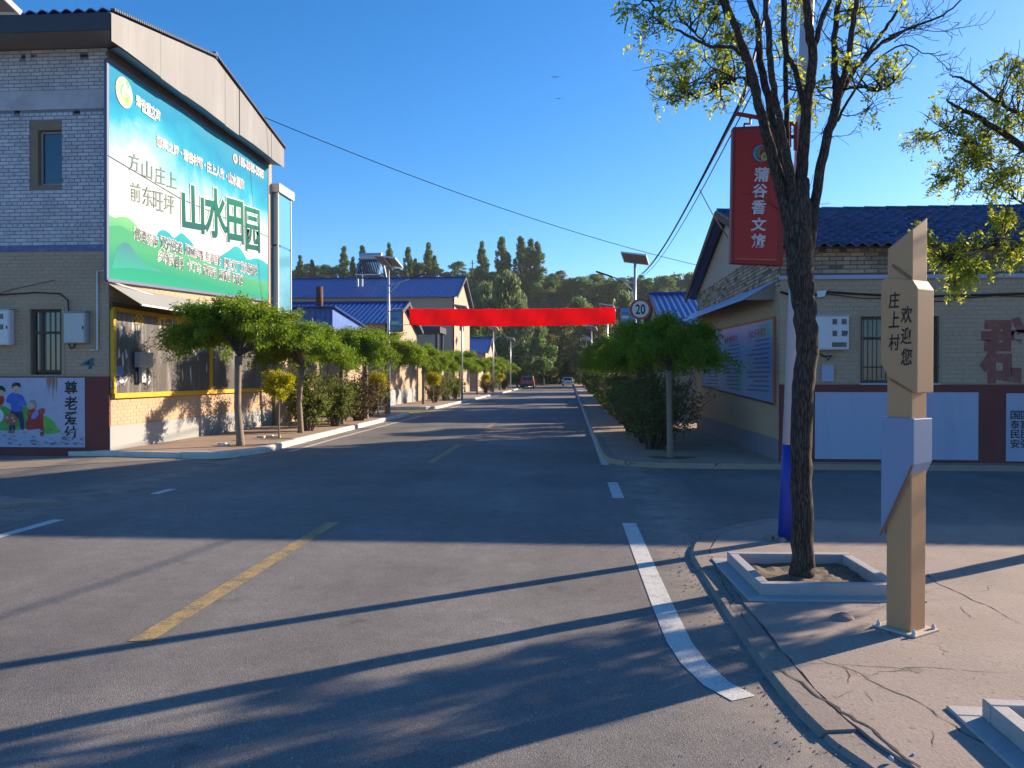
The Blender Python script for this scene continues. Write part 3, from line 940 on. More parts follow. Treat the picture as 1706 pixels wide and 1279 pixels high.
# roof
RX = -8.68
ridge = (19.05, 9.4)
ef = (14.6, 8.5); eb = (23.75, 8.5)
wave_roof(lh, 'roof_front', K['roof_blue'], -20, RX + .02, ef[0] - .05, ef[1] + .04, ridge[0], ridge[1] + .04, .24, .035)
wave_roof(lh, 'roof_back', K['roof_blue'], -20, RX + .02, eb[0] + .05, eb[1] + .04, ridge[0], ridge[1] + .04, .24, .035)
mb = MB(); mb.tube([(-20, ridge[0], ridge[1] + .07), (RX + .05, ridge[0], ridge[1] + .07)], .09, 8); mb.build('ridge_cap', K['roof_blue'], lh)
mb = MB(); mb.box(-20, ef[0] - .02, 8.17, RX - .012, ef[0] + .012, 8.5); mb.build('eave_fascia', K['fascia_dark'], lh)  # shade of the front painted in: darker sheet than the side panels
mb = MB(); mb.box(-20, ef[0] + .012, 8.16, RX - .02, HY, 8.175); mb.build('eave_soffit', K['soffit'], lh)
mb = MB(); mb.quad((HX, HY, 8.12), (RX - .02, ef[0] + .3, 7.97), (RX - .02, eb[0] - .05, 7.97), (HX, HY2, 8.12)); mb.build('gable_soffit', K['soffit_blue'], lh)
# overlapping sheet panels of the gable
def roof_z(y): return ef[1] + (ridge[1] - ef[1]) * (y - ef[0]) / (ridge[0] - ef[0]) if y < ridge[0] else eb[1] + (ridge[1] - eb[1]) * (eb[0] - y) / (eb[0] - ridge[0])
cuts = [14.56, 15.15, 16.4, 17.45, 18.5, 19.6, 20.45, 21.6, 22.7, 23.72]
for i in range(len(cuts) - 1):
    a, b = cuts[i], cuts[i + 1]
    d = random.uniform(-.008, .012)
    zb_a = 7.95 + .02 * math.sin(i * 2.1); zb_b = 7.95 + .02 * math.sin(i * 2.1 + 1)
    pts = [(RX + d, a + .006, zb_a), (RX + d, b - .006, zb_b)]
    pts += [(RX + d, b - .006, roof_z(b) - .01)]
    if a < ridge[0] < b: pts.append((RX + d, ridge[0], ridge[1] - .01))
    pts += [(RX + d, a + .006, roof_z(a) - .01)]
    MB().prism(pts, (1, 0, 0), .012).build('gable_panel', K['fascia'], lh)
mb = MB()
mb.prism([(RX - .02, 14.6, 7.96), (RX - .02, 23.7, 7.96), (RX - .02, 23.7, 8.47), (RX - .02, ridge[0], 9.37), (RX - .02, 14.6, 8.47)], (-1, 0, 0), .01)
mb.build('gable_backing', K['fascia_dark'], lh)
n = 56
for (ya, za, yb, zb) in ((ef[0], ef[1], ridge[0], ridge[1]), (eb[0], eb[1], ridge[0], ridge[1])):
    mb = MB()
    for i in range(n):
        t0 = i / n
        y = ya + (yb - ya) * t0; z = za + (zb - za) * t0
        y2 = ya + (yb - ya) * (t0 + .6 / n); z2 = za + (zb - za) * (t0 + .6 / n)
        mb.bar((RX + .03, y, z + .05), (RX + .03, y2, z2 + .05), .09, .05)
    mb.build('verge_trim', K['fascia_dark'], lh)
# sheet awning over the notice board
aw = MB()
AW0, AW1 = HY - .05, 23.6
aw.quad((HX + .02, AW0, 3.45), (HX + .02, AW1, 3.5), (-8.5, AW1, 3.06), (-8.5, AW0 + .02, 3.03))
aw.quad((HX + .02, AW0, 3.435), (-8.5, AW0 + .02, 3.015), (-8.5, AW1, 3.045), (HX + .02, AW1, 3.485))
awo = aw.build('awning', K['awning'], lh)
mb = MB(); mb.bar((-8.5, AW0, 3.025), (-8.5, AW1, 3.055), .03, .035); mb.build('awning_edge', K['white_metal'], awo)
mb = MB(); mb.box(HX + .01, HY + .02, 2.98, HX + .06, 23.5, 3.1); mb.build('awning_beam', K['wood_dark'], lh)
cb = MB(); pts = []
for k in range(30):
    t = k / 29; y = HY - .03 + t * 8.2
    pts.append((HX + .05 + .6 * t * (1 - t), y, 3.5 - .25 * math.sin(math.pi * t) + .02 * t))
cb.tube(pts, .012, 6); cb.build('white_cable', K['white_metal'], lh)
# downpipe and conduit at the corner
p = [onY(150, 583, HY - .04), onY(162, 583, HY - .04), onY(162, 452, HY - .04), onY(176, 450, HY - .04)]
mb = MB(); mb.tube(p, .018, 8); mb.build('conduit', K['white_metal'], lh)
p = [onY(-60, 497, HY - .04), onY(0, 491, HY - .04), onY(60, 487, HY - .04), onY(100, 489, HY - .04), onY(113, 500, HY - .04), onY(115, 530, HY - .04), onY(113, 570, HY - .04), onY(118, 581, HY - .04), onY(124, 578, HY - .04), onY(125, 568, HY - .04)]
mb = MB(); mb.tube([Vector(q) for q in p], .014, 6); mb.build('black_cable', K['cable'], lh)
p = [onY(-40, 500, HY - .02), onY(20, 482, HY - .02), onY(92, 466, HY - .02)]
mb = MB(); mb.tube(p, .006, 5); mb.build('thin_cable', K['pipe_brown'], lh)
# spray painted number
lettering('painted_number', '4', K['teal_paint'], lh, onY(135, 605, HY - .01), onY(158, 605, HY - .01), .22, (0, -1, 0), .01, shear=.25)
# grey box on the street side
b0 = onX(226, 586, HX + .1); b1 = onX(249, 612, HX + .1)
bx = MB(); bx.box(HX + .07, b0.y, b1.z, HX + .2, b1.y, b0.z)
bo = tag(bx.build('junction_box', K['grey_metal'], bevel=.008), 'grey junction box in front of the notice board', 'junction box')
MB().box(HX + .1, b0.y + .12, b1.z - .32, HX + .17, b0.y + .3, b1.z).build('cable_shroud', K['grey_metal'], bo)
MB().box(HX + .05, b0.y + .1, b1.z - .1, HX + .07, b1.y - .1, b0.z - .1).build('bracket', K['dark_metal'], bo)

# meter cabinets on the front
def cabinet(name, label, x0, x1, z0, z1, Y, mat, wins=(), dep=.16):
    c = thing(name, label, 'meter box', ((x0 + x1) / 2, Y - dep, z0))
    MB().box(x0, Y - dep, z0, x1, Y - .012, z1).build('case', mat, c, bevel=.012)
    d = MB().box(x0 + .02, Y - dep - .012, z0 + .02, x1 - .02, Y - dep - .001, z1 - .02).build('door', mat, c, bevel=.004)
    for (a, b, e, f) in wins:
        MB().box(x0 + (x1 - x0) * a, Y - dep - .018, z0 + (z1 - z0) * e, x0 + (x1 - x0) * b, Y - dep - .0125, z0 + (z1 - z0) * f).build('meter_window', K['board_dark'], d)
    MB().box(x1 - .05, Y - dep - .03, (z0 + z1) / 2 - .03, x1 - .035, Y - dep - .0125, (z0 + z1) / 2 + .03).build('latch', K['dark_metal'], d)
    MB().prism([(x0 - .02, Y - dep - .03, z1 + .001), (x1 + .02, Y - dep - .03, z1 + .001), (x1 + .02, Y - .012, z1 + .03), (x0 - .02, Y - .012, z1 + .03)], (0, 0, 1), .008).build('rain_cap', mat, c)
    return c
x0, z1 = fy(-18, 517); x1, z0 = fy(25, 575)
cabinet('meter_box', 'white meter box with small windows at the left edge, beside the barred window', x0, x1, z0, z1, HY, K['white_metal'], ((.62, .78, .74, .88), (.62, .78, .44, .58), (.2, .36, .74, .88), (.2, .36, .44, .58)))
x0, z1 = fy(114, 521); x1, z0 = fy(150, 572)
cabinet('meter_box', 'plain grey meter box on cream wall right of the barred window', x0, x1, z0, z1, HY, K['grey_metal'])

# ------------------------------------------------------------------ the mural on the dado
mx0, mz1 = fy(-40, 629); mx1, mz0 = fy(143, 745)
MY = HY - .02
mu = thing('mural_panel', 'white painted mural of a family with black characters reading down its right side', 'mural', ((mx0 + mx1) / 2, MY, mz0))
MB().box(mx0, MY - .012, mz0, mx1, MY - .0005, mz1).build('painted_ground', K['mural'], mu)
def flat(name, c, zpts, lift, smooth=True, rough=.65):
    """painted shape, points in the enlarged photograph of the mural"""
    key = 'mural_%.2f_%.2f_%.2f' % c
    if key not in K: K[key] = simple(key, c, rough, .1, 4, 40, .03, stain=(.5, .5, .58), stain_amt=.25, stain_scale=8)
    P = [onY(x / 6.824, 600 + y / 6.824, MY - .012 - lift) for x, y in zpts]
    if smooth:
        Q = []
        n = len(P)
        for i in range(n):
            p0, p1, p2, p3 = P[i - 1], P[i], P[(i + 1) % n], P[(i + 2) % n]
            for k in range(4):
                t = k / 4
                Q.append(.5 * ((2 * p1) + (p2 - p0) * t + (2 * p0 - 5 * p1 + 4 * p2 - p3) * t * t + (-p0 + 3 * p1 - 3 * p2 + p3) * t ** 3))
        P = Q
    mb = MB(); mb.add(P, [tuple(range(len(P)))], .5)
    return mb.build(name, K[key], mu)
def ell(cx, cy, rx, ry, n=14): return [(cx + rx * math.cos(6.283 * i / n), cy + ry * math.sin(6.283 * i / n)) for i in range(n)]
skin, blue, navy, red, green, lime, hair, brown = (.55, .38, .27), (.035, .12, .5), (.02, .025, .1), (.36, .03, .025), (.07, .32, .05), (.12, .42, .05), (.012, .012, .016), (.3, .13, .06)
flat('painted_hedge', green, [(-60, 540), (40, 520), (140, 560), (260, 520), (330, 560), (330, 700), (280, 780), (-60, 780)], .001)
flat('painted_bush', lime, [(490, 640), (560, 660), (610, 700), (650, 760), (680, 820), (490, 825)], .0015)
flat('painted_chair', red, [(300, 690), (440, 560), (505, 550), (510, 590), (490, 640), (500, 850), (455, 850), (450, 780), (310, 790)], .002)
flat('painted_elder_dress', red, [(320, 560), (350, 540), (400, 560), (440, 690), (330, 720), (310, 640)], .003)
flat('painted_elder_sleeve', (.2, .24, .6), [(380, 590), (420, 570), (440, 610), (400, 660), (355, 660)], .004)
flat('painted_elder_face', skin, ell(350, 512, 38, 46), .004)
flat('painted_elder_hair', (.3, .27, .25), [(330, 470), (370, 450), (410, 470), (415, 540), (395, 555), (385, 500), (345, 482)], .005)
flat('painted_man_trousers', navy, [(130, 570), (240, 570), (270, 660), (275, 780), (235, 780), (215, 680), (180, 640), (120, 640)], .002)
flat('painted_man_shirt', blue, [(110, 385), (160, 365), (205, 380), (255, 400), (300, 490), (295, 520), (255, 515), (250, 575), (140, 575), (120, 500), (70, 470), (80, 420)], .003)
flat('painted_man_face', skin, ell(182, 320, 42, 52), .004)
flat('painted_man_hair', hair, [(132, 300), (145, 262), (190, 252), (228, 265), (235, 310), (215, 300), (190, 290), (150, 300), (140, 318)], .005)
flat('painted_man_smile', (.3, .03, .03), ell(175, 348, 12, 5, 8), .006)
flat('painted_child_shirt', (.6, .6, .72), [(-40, 560), (0, 550), (40, 610), (20, 690), (-40, 690)], .004)
flat('painted_woman_dress', red, [(-40, 410), (20, 400), (50, 440), (30, 500), (-40, 520)], .003)
flat('painted_woman_face', skin, ell(10, 365, 34, 42), .004)
flat('painted_woman_hair', hair, [(-50, 330), (-10, 290), (30, 292), (60, 330), (55, 360), (20, 338), (-20, 345), (-50, 380)], .005)
flat('painted_basket', brown, [(60, 630), (110, 600), (170, 620), (200, 680), (180, 730), (90, 735), (50, 690)], .005)
for i, (x, y) in enumerate(((80, 650), (110, 630), (140, 655), (120, 690), (160, 690), (90, 695))):
    flat('painted_flower', (.5, .06, .1) if i % 2 else (.6, .42, .3), ell(x, y, 14, 12, 8), .006)
flat('painted_child_legs', navy, [(110, 735), (170, 735), (172, 800), (150, 790), (140, 760), (128, 800), (105, 800)], .003)
flat('painted_shoe', (.3, .1, .05), ell(130, 815, 42, 16, 10), .004)
rr = random.Random(5)
for i in range(46):                                 # scuffs where the paint has gone
    cx, cy = rr.uniform(0, 960), 960 - abs(rr.gauss(0, 75))
    s = rr.uniform(8, 26)
    flat('paint_scuff', ((.2, .2, .27), (.32, .31, .35), (.16, .17, .24))[i % 3], [(cx + s * 1.5 * math.cos(6.283 * k / 7) * rr.uniform(.4, 1.2), cy + s * .7 * math.sin(6.283 * k / 7) * rr.uniform(.4, 1.2)) for k in range(7)], .007 + i * .00005, False)
for i, (x, l) in enumerate(((535, 130), (555, 190), (575, 120), (600, 270), (640, 200), (615, 140))):   # rust runs
    flat('rust_run', (.36, .17, .05), [(x - 9, 202), (x + 9, 202), (x + 4, 202 + l * .6), (x + 1, 202 + l), (x - 3, 202 + l * .6)], .008 + i * .0001, False)
for ch, (ya, yb) in zip('尊老爱幼', ((240, 392), (412, 560), (585, 735), (752, 895))):
    a = onY(738 / 6.824, 600 + (ya + yb) / 2 / 6.824, MY - .013); b = onY(878 / 6.824, 600 + (ya + yb) / 2 / 6.824, MY - .013)
    lettering('painted_character', ch, K['ink_black'], mu, a, b, (yb - ya) / 6.824 / FPX * 16.2, (0, -1, 0), .022, lift=.003)

# ------------------------------------------------------------------ the billboard
BX = HX + .09
bb = thing('billboard', 'large blue and green landscape billboard on the side of the left house', 'billboard', (HX, 19.5, 3.5))
P0 = onX(179, 99, BX); P1 = onX(447, 277, BX); P2 = onX(447, 501, BX); P3 = onX(179, 466, BX)
K['bb_sky'] = gradient_mat('billboard_sky_print', 3.6, 7.95, [(.0, (.44, .49, .5)), (.46, (.46, .5, .51)), (.58, (.3, .46, .5)), (.72, (.02, .28, .42)), (.86, (.01, .19, .36)), (1, (.03, .22, .36))], .45)
K['bb_green'] = gradient_mat('billboard_green_print', 3.6, 5.1, [(0, (.02, .25, .17)), (.35, (.03, .22, .14)), (.7, (.09, .32, .17)), (1, (.17, .4, .15))])
K['bb_teal'] = gradient_mat('billboard_teal_print', 3.8, 5.2, [(0, (.08, .34, .27)), (.6, (.02, .25, .3)), (1, (.025, .3, .36))])
K['bb_hill'] = gradient_mat('billboard_dusky_hill_print', 3.8, 4.9, [(0, (.03, .26, .21)), (.5, (.05, .16, .21)), (1, (.07, .1, .2))])
K['bb_near'] = gradient_mat('billboard_near_print', 3.5, 4.3, [(0, (.015, .25, .17)), (.5, (.015, .22, .15)), (1, (.05, .26, .14))])
K['bb_ink'] = gradient_mat('billboard_green_ink', 4.3, 6.4, [(0, (.012, .05, .09)), (.45, (.008, .09, .09)), (1, (.006, .14, .1))])
K['bb_frame'] = simple('billboard_frame', (.08, .1, .2), .5, .1, 4, 40, .05)
MB().prism([P0, P1, P2, P3], (-1, 0, 0), .05).build('panel', K['bb_sky'], bb)
mb = MB()
for a, b in ((P0, P1), (P1, P2), (P2, P3), (P3, P0)):
    a = a + Vector((-.02, 0, 0)); b = b + Vector((-.02, 0, 0))
    mb.bar(a, b, .07, .06)
fo = mb.build('frame', K['bb_frame'], bb, kind=None)
def printed(name, mat, pts, lift, sm=True):
    P = [onX(x, y, BX) for x, y in pts]
    P = [Vector((BX + lift, min(max(p.y, P0.y), P1.y), max(p.z, min(P3.z, P2.z) + .0))) for p in P]
    if sm:
        Q = []
        n = len(P)
        for i in range(n - 1):
            p0, p1, p2, p3 = P[max(i - 1, 0)], P[i], P[i + 1], P[min(i + 2, n - 1)]
            for k in range(6):
                t = k / 6
                Q.append(.5 * ((2 * p1) + (p2 - p0) * t + (2 * p0 - 5 * p1 + 4 * p2 - p3) * t * t + (-p0 + 3 * p1 - 3 * p2 + p3) * t ** 3))
        P = Q + [P[-1]]
    # close along the bottom edge of the panel
    def zb(y): return P3.z + (P2.z - P3.z) * (y - P3.y) / (P2.y - P3.y)
    mb = MB()
    for i in range(len(P) - 1):
        a, b = P[i], P[i + 1]
        if b.y - a.y < 1e-4: continue
        za, zb_ = zb(a.y), zb(b.y)
        mb.quad((BX + lift, a.y, za), (BX + lift, b.y, zb_), (BX + lift, b.y, max(b.z, zb_)), (BX + lift, a.y, max(a.z, za)), .5)
    return mb.build(name, mat, bb)
printed('printed_teal_peak', K['bb_teal'], [(252, 430), (262, 390), (272, 383), (282, 388), (290, 396), (302, 388), (312, 396), (322, 408), (335, 440)], .002)
printed('printed_far_hills', K['bb_teal'], [(350, 440), (365, 428), (380, 418), (392, 410), (402, 416), (412, 432), (425, 430), (438, 434), (447, 442)], .003)
printed('printed_green_hill', K['bb_green'], [(179, 356), (190, 362), (200, 361), (212, 362), (222, 370), (230, 378), (250, 395), (270, 405), (300, 415), (330, 430), (380, 452), (447, 470)], .004)
printed('printed_near_slope', K['bb_near'], [(179, 376), (200, 376), (215, 384), (250, 402), (300, 432), (360, 455), (447, 478)], .006)
printed('printed_dusky_hill', K['bb_hill'], [(185, 452), (192, 418), (205, 404), (216, 408), (228, 425), (245, 440), (265, 450), (280, 462)], .008)
printed('printed_meadow', K['bb_near'], [(179, 448), (215, 446), (260, 452), (320, 466), (380, 478), (447, 488)], .010)
def bb_text(name, s, x0, y0, x1, y1, hpx, mat, bold=.0, outline=0, lift=.014, shear=0):
    a = onX(x0, y0, BX); b = onX(x1, y1, BX)
    h = hpx / FPX * ((a.y + b.y) / 2 + .6)
    if outline:
        lettering(name + '_outline', s, K['ink_white'], bb, a, b, h, (1, 0, 0), outline, lift, shear=shear)
    lettering(name, s, mat, bb, a, b, h, (1, 0, 0), bold, lift + .003, shear=shear)
# the four large brushed characters
for ch, (xa, ya, xb, yb, h) in zip('山水田园', ((303, 344, 338, 352, 74), (341, 352, 376, 358, 78), (378, 366, 404, 372, 68), (408, 380, 432, 386, 70))):
    bb_text('large_character', ch, xa, ya, xb, yb, h, K['bb_ink'], .03 if ch != '园' else .016, .058 if ch != '园' else .034, shear=-.04)
for ch, xa, ya in zip('方山庄上', (214, 236, 258, 277), (268, 280, 290, 297)):
    bb_text('thin_character', ch, xa, ya, xa + 17, ya + 5, 30 if ch != '上' else 26, K['ink_grey'], -.006)
for ch, xa, ya in zip('前东旺坪', (217, 237, 255, 273), (318, 325, 333, 338)):
    bb_text('thin_character', ch, xa, ya, xa + 17, ya + 4, 32, K['ink_grey'], -.004)
for ph, xa, xb in (('横泉之畔', 260, 297), ('蒲谷村落', 305, 337), ('庄上人家', 344, 373), ('山水画廊', 380, 406)):
    bb_text('tagline_phrase', ph, xa, 234 + (xa - 260) * .507, xb, 234 + (xb - 260) * .507, 17, K['ink_pink'], -.008, .045)
for xa in (301, 340.5, 376.5):
    mb = MB(); mb.disc(onX(xa, 234 + (xa - 260) * .507, BX) + Vector((.014, 0, 0)), .035, (1, 0, 0), 10, .002); mb.build('tagline_dot', K['ink_white'], bb)
bb_text('telephone_number', '185-3585-3585', 398, 267, 438, 291, 13, K['ink_pink'], -.008, .045)
mb = MB(); c = onX(391, 264, BX); mb.disc(c + Vector((.016, 0, 0)), .13, (1, 0, 0), 20, .002); mb.build('telephone_disc', K['ink_white'], bb)
mb = MB(); mb.disc(c + Vector((.0195, 0, 0)), .08, (1, 0, 0), 16, .002); mb.build('telephone_dot', K['ink_red'], bb)
row1 = (('浪漫花海', 222, 387, 263, 404), ('观光栈道', 267, 402, 303, 415), ('版画民宿', 307, 414, 338, 426), ('生态垂钓', 343, 427, 368, 434), ('野生艾厂', 373, 438, 398, 444), ('艾灸体验馆', 400, 444, 428, 452))
row2 = (('乡村民俗馆', 262, 424, 305, 440), ('卡丁车', 311, 440, 334, 448), ('游乐园', 338, 448, 359, 455), ('采摘园', 364, 456, 383, 460), ('旺溪谷', 387, 462, 405, 467))
for s, xa, ya, xb, yb in row1 + row2:
    bb_text('attraction_name', s, xa, ya, xb, yb, 20 if xa < 300 else 17, K['print_grey'], .004, .06)
bb_text('brand_lettering', '蒲谷香文旅', 226, 166, 266, 193, 16, K['ink_pink'], -.008, .045)
mb = MB(); mb.bar(onX(236, 184, BX) + Vector((.016, 0, 0)), onX(258, 199, BX) + Vector((.016, 0, 0)), .004, .05); mb.build('brand_underline', K['ink_white'], bb)
K['logo_green'] = simple('logo_green', (.05, .26, .1), .5, .1, 3, 30, 0)
K['logo_yellow'] = simple('logo_yellow', (.36, .36, .1), .5, .1, 3, 30, 0)
K['logo_blue'] = simple('logo_blue', (.06, .25, .5), .5, .1, 3, 30, 0)
def arc_pts(c, r0, r1, a0, a1, U, V, n=16):
    """crescent between two arcs"""
    out = []
    for i in range(n + 1):
        a = R(a0 + (a1 - a0) * i / n); out.append(c + U * (r0 * math.cos(a)) + V * (r0 * math.sin(a)))
    for i in range(n + 1):
        t = 1 - i / n
        a = R(a0 + (a1 - a0) * t); k = r1 + (r0 - r1) * (abs(t - .5) * 2) ** 2
        out.append(c + U * (k * math.cos(a)) + V * (k * math.sin(a)))
    return out
def logo(parent, c, U, V, s, nrm, outline=None):
    """swirl of two crescents, a head shape and a small tail: the emblem printed beside the name"""
    c, nrm = Vector(c), Vector(nrm)
    def shp(nm, mat, pts, l):
        mb = MB(); mb.add([Vector(p) + nrm * l for p in pts], [tuple(range(len(pts)))], .5); mb.build(nm, mat, parent)
    if outline:
        shp('emblem_outline', outline, [c + U * (s * 1.1 * math.cos(6.283 * i / 28) * (1 if i % 28 else 1)) + V * (s * 1.08 * math.sin(6.283 * i / 28)) for i in range(28)], .0)
    shp('emblem_crescent', K['logo_blue'] if not outline else K['logo_yellow'], arc_pts(c, s, s * .66, 60, 290, U, V), .002)
    shp('emblem_crescent', K['logo_green'], arc_pts(c + U * s * .05, s * .62, s * .3, 75, 270, U, V), .003)
    shp('emblem_head', K['logo_green'], [c + U * s * x + V * s * y for x, y in ((.1, .95), (.5, 1.0), (.75, .8), (.6, .5), (.3, .35), (.45, .65), (.2, .7))], .004)
    shp('emblem_petal', K['logo_yellow'], [c + U * s * x + V * s * y for x, y in ((-.1, -.3), (.25, .1), (.55, .05), (.85, -.15), (1.15, -.35), (.8, -.4), (.7, -.75), (.3, -.95), (0, -.8))], .005)
    shp('emblem_petal', K['logo_green'], [c + U * s * x + V * s * y for x, y in ((.1, -.35), (.35, -.15), (.6, -.3), (.5, -.6), (.25, -.65))], .006)
logo(bb, onX(206, 154, BX) + Vector((.014, 0, 0)), Vector((0, 1, 0)), Vector((0, 0, 1)), .28, (1, 0, 0), K['ink_white'])
# slack seams of the printed sheet
mb = MB(); mb.tube([onX(179, 258, BX + .012), onX(300, 330, BX + .012), onX(447, 394, BX + .012)], .006, 5); mb.build('sheet_seam', K['print_grey'], bb)

# ------------------------------------------------------------------ notice board under the awning
NX = HX + .03
nb = thing('notice_board', 'dark weathered notice board in a yellow frame under the grey awning', 'notice board', (HX, 19.5, 1.1))
n0, n1, nz0, nz1, nm = HY + .05, 23.55, 1.2, 3.0, 19.75
for a, b in ((n0, nm), (nm, n1)):
    MB().box(NX - .02, a + .06, nz0 + .06, NX + .012, b - .06, nz1 - .02).build('panel', K['board_dark'], nb)
for nm_, bx_ in (('frame_rail', (NX - .02, n0, nz0 - .04, NX + .06, n1, nz0 + .06)), ('frame_rail', (NX - .02, n0, nz1 - .08, NX + .05, n1, nz1)), ('frame_post', (NX - .02, n0 - .03, nz0 + .06, NX + .055, n0 + .06, nz1 - .08)), ('frame_post', (NX - .02, nm - .06, nz0 + .06, NX + .055, nm + .06, nz1 - .08)), ('frame_post', (NX - .02, n1 - .06, nz0 + .06, NX + .055, n1 + .02, nz1 - .08))):
    MB().box(*bx_).build(nm_, K['yellow_frame'], nb)
for ch, x, y in zip('公示栏', (224, 262, 294), (531, 533, 538)):
    a = onX(x, y, NX + .014); b = onX(x + 15, y + .5, NX + .014)
    lettering('board_character', ch, K['ink_yellow'], nb, a, b, .2, (1, 0, 0), .05)
# torn bleached film on the panel
rr = random.Random(9)
K['film'] = simple('bleached_film', (.55, .55, .57), .45, .15, 3, 40, .05)
K['film_blue'] = simple('faded_blue_print', (.1, .2, .45), .45, .15, 3, 40, .05)
for i in range(34):
    y = rr.choice((rr.uniform(15.6, 16.4), rr.uniform(18.6, 19.6), rr.uniform(16.5, 18.5)))
    z = rr.uniform(1.4, 2.7); h = rr.uniform(.08, .5); w_ = rr.uniform(.015, .05)
    pts = [(NX + .0135 + i * .00004, y + w_ * rr.uniform(-1, 1), z), (NX + .0135 + i * .00004, y + w_ * 1.5, z + h * .3), (NX + .0135 + i * .00004, y + w_ * rr.uniform(.2, 1), z + h), (NX + .0135 + i * .00004, y - w_ * .5, z + h * .7)]
    MB().add(pts, [(0, 1, 2, 3)], .5).build('torn_film', K['film'], nb)
for (x, y, s) in ((196, 618, .22), (190, 640, .16), (205, 632, .14)):
    c = onX(x, y, NX + .016)
    MB().add([c + Vector((0, s * 1.2 * math.cos(6.283 * k / 9) * rr.uniform(.5, 1.1), s * .8 * math.sin(6.283 * k / 9) * rr.uniform(.5, 1.1))) for k in range(9)], [tuple(range(9))], .5).build('faded_print', K['film_blue'] if s > .15 else K['film'], nb)

# ------------------------------------------------------------------ glazed sunroom at the back corner of the left house
gt = thing('glazed_sunroom', 'narrow blue glass sunroom with white cap behind the billboard house', 'sunroom', (-8.95, 25, 0))
g0, g1, gx = 24.12, 25.3, -9.0
zb, zt = 3.65, 7.3
MB().box(-11, g0, 2.6, gx, g1, zb).build('parapet', K['plaster'], gt)
MB().box(-11, g0 - .04, zt, gx + .06, g1 + .1, zt + .26).build('cap', K['white_metal'], gt)
for a in (zb, zb + (zt - zb) * .55):
    b = zb + (zt - zb) * .55 if a == zb else zt
    MB().box(-10.9, g0 + .02, a + .03, gx - .03, g0 + .035, b - .03).build('pane', K['turret_glass'], gt)
    MB().box(gx - .035, g0 + .05, a + .03, gx - .02, g1 - .05, b - .03).build('pane', K['turret_glass'], gt)
MB().box(gx - .05, g0, zb, gx, g0 + .05, zt).build('corner_post', K['white_metal'], gt)
MB().box(gx - .05, g1 - .05, zb, gx, g1, zt).build('corner_post', K['white_metal'], gt)
MB().box(-10.9, g0 + .2, zb, gx - .3, g1 - .1, zt).build('interior', K['soffit_blue'], gt)
MB().box(-11, g0 + .1, 0, -9.15, g1, 2.6).build('base_wall', K['plaster'], gt)

# ------------------------------------------------------------------ right house
RXW, RYW = 3.7, 14.45
rh = thing('brick_cottage', 'single storey cream brick cottage with glazed blue roof and dark red dado on the right', 'house', (RXW, RYW, 0))
RYB = 23.6
def ry(a, b): p = onY(a, b, RYW); return p.x, p.z
wx0, wz1 = ry(1434, 527); wx1, wz0 = ry(1564, 638)
WH = [(wx0, wx1, wz0, wz1)]
RT = 3.88
mb = MB(); wall_with_holes(mb, (0, RYW, 0), (1, 0, 0), (0, -1, 0), RXW, 16, 1.4, 3.36, WH); mb.build('front_wall', K['mortar_cream'], rh)
bricks(rh, (0, RYW, 0), (1, 0, 0), (0, -1, 0), RXW + .005, 9.3, 1.5, 3.3, K['brick_cream'], [(wx0 - .05, wx1 + .05, wz0 - .05, wz1 + .05)], proud=.005, singles=0)
mb = MB(); mb.quad((RXW, RYW, 3.36), (16, RYW, 3.36), (16, RYW, RT + .1), (RXW, RYW, RT + .1)); mb.build('front_wall_top', K['mortar_worn'], rh)
bricks(rh, (0, RYW, 0), (1, 0, 0), (0, -1, 0), RXW + .005, 9.3, 3.42, RT, K['brick_worn'], proud=.012, singles=230, miss=.05, key=lambda c: c[0])
MB().box(RXW - .02, RYW - .05, 3.31, 16, RYW + .01, 3.38).build('string_course', K['panel_white'], rh)
MB().box(RXW - .006, RYW - .022, -.03, 16, RYW + .03, 1.46).build('red_dado', K['band_red'], rh)
# side wall along the street
mb = MB()
mb.quad((RXW, RYW + .001, .0), (RXW, RYB, .0), (RXW, RYB, 3.5), (RXW, RYW + .001, 3.2)); mb.build('side_wall', K['brick_cream'], rh)
mb = MB(); mb.quad((RXW + .004, RYW, 3.2), (RXW + .004, RYB, 3.4), (RXW + .004, RYB, 4.2), (RXW + .004, RYW, 3.95)); mb.build('side_wall_top', K['mortar_worn'], rh)
bricks(rh, (RXW, 0, 0), (0, 1, 0), (-1, 0, 0), RYW + .01, RYB, 3.22, 4.0, K['brick_worn'], proud=.014, singles=60, miss=.16, key=lambda c: c[0])
bricks(rh, (RXW, 0, 0), (0, 1, 0), (-1, 0, 0), RYW + .01, RYB, .5, 3.1, K['brick_cream'], proud=.003)
MB().box(RXW - .02, RYW + .03, .0, RXW + .04, RYB, .48).build('blue_dado', K['band_blue'], rh)
rr_ = (19.05, 5.45)
mb = MB(); mb.prism([(RXW, RYW, 3.97), (RXW, RYB, 4.0), (RXW, rr_[0], 5.36)], (1, 0, 0), .1); mb.build('gable_wall', K['plaster_grey'], rh)
MB().box(RXW + .02, RYB, 0, 16, RYB + .1, 4.0).build('back_wall', K['plaster'], rh)
MB().box(16, RYW, 0, 16.1, RYB, 4.0).build('far_wall', K['plaster'], rh)
window(rh, wx0, wx1, wz0, wz1, RYW, K['win_glass'], K['win_frame'], mullion=((wx0 + wx1) / 2,), transom=(wz1 - .38,), fw=.05, dep=.1)
for k in range(9):
    x = wx0 + .04 + k * (wx1 - wx0 - .08) / 8
    MB().tube([(x, RYW - .015, wz0 + .02), (x, RYW - .015, wz1)], .008, 6).build('window_bar', K['dark_metal'], rh)
for z in (wz0 + .28, wz0 + .8):
    MB().bar((wx0, RYW - .02, z), (wx1, RYW - .02, z), .012, .02).build('window_bar', K['dark_metal'], rh)
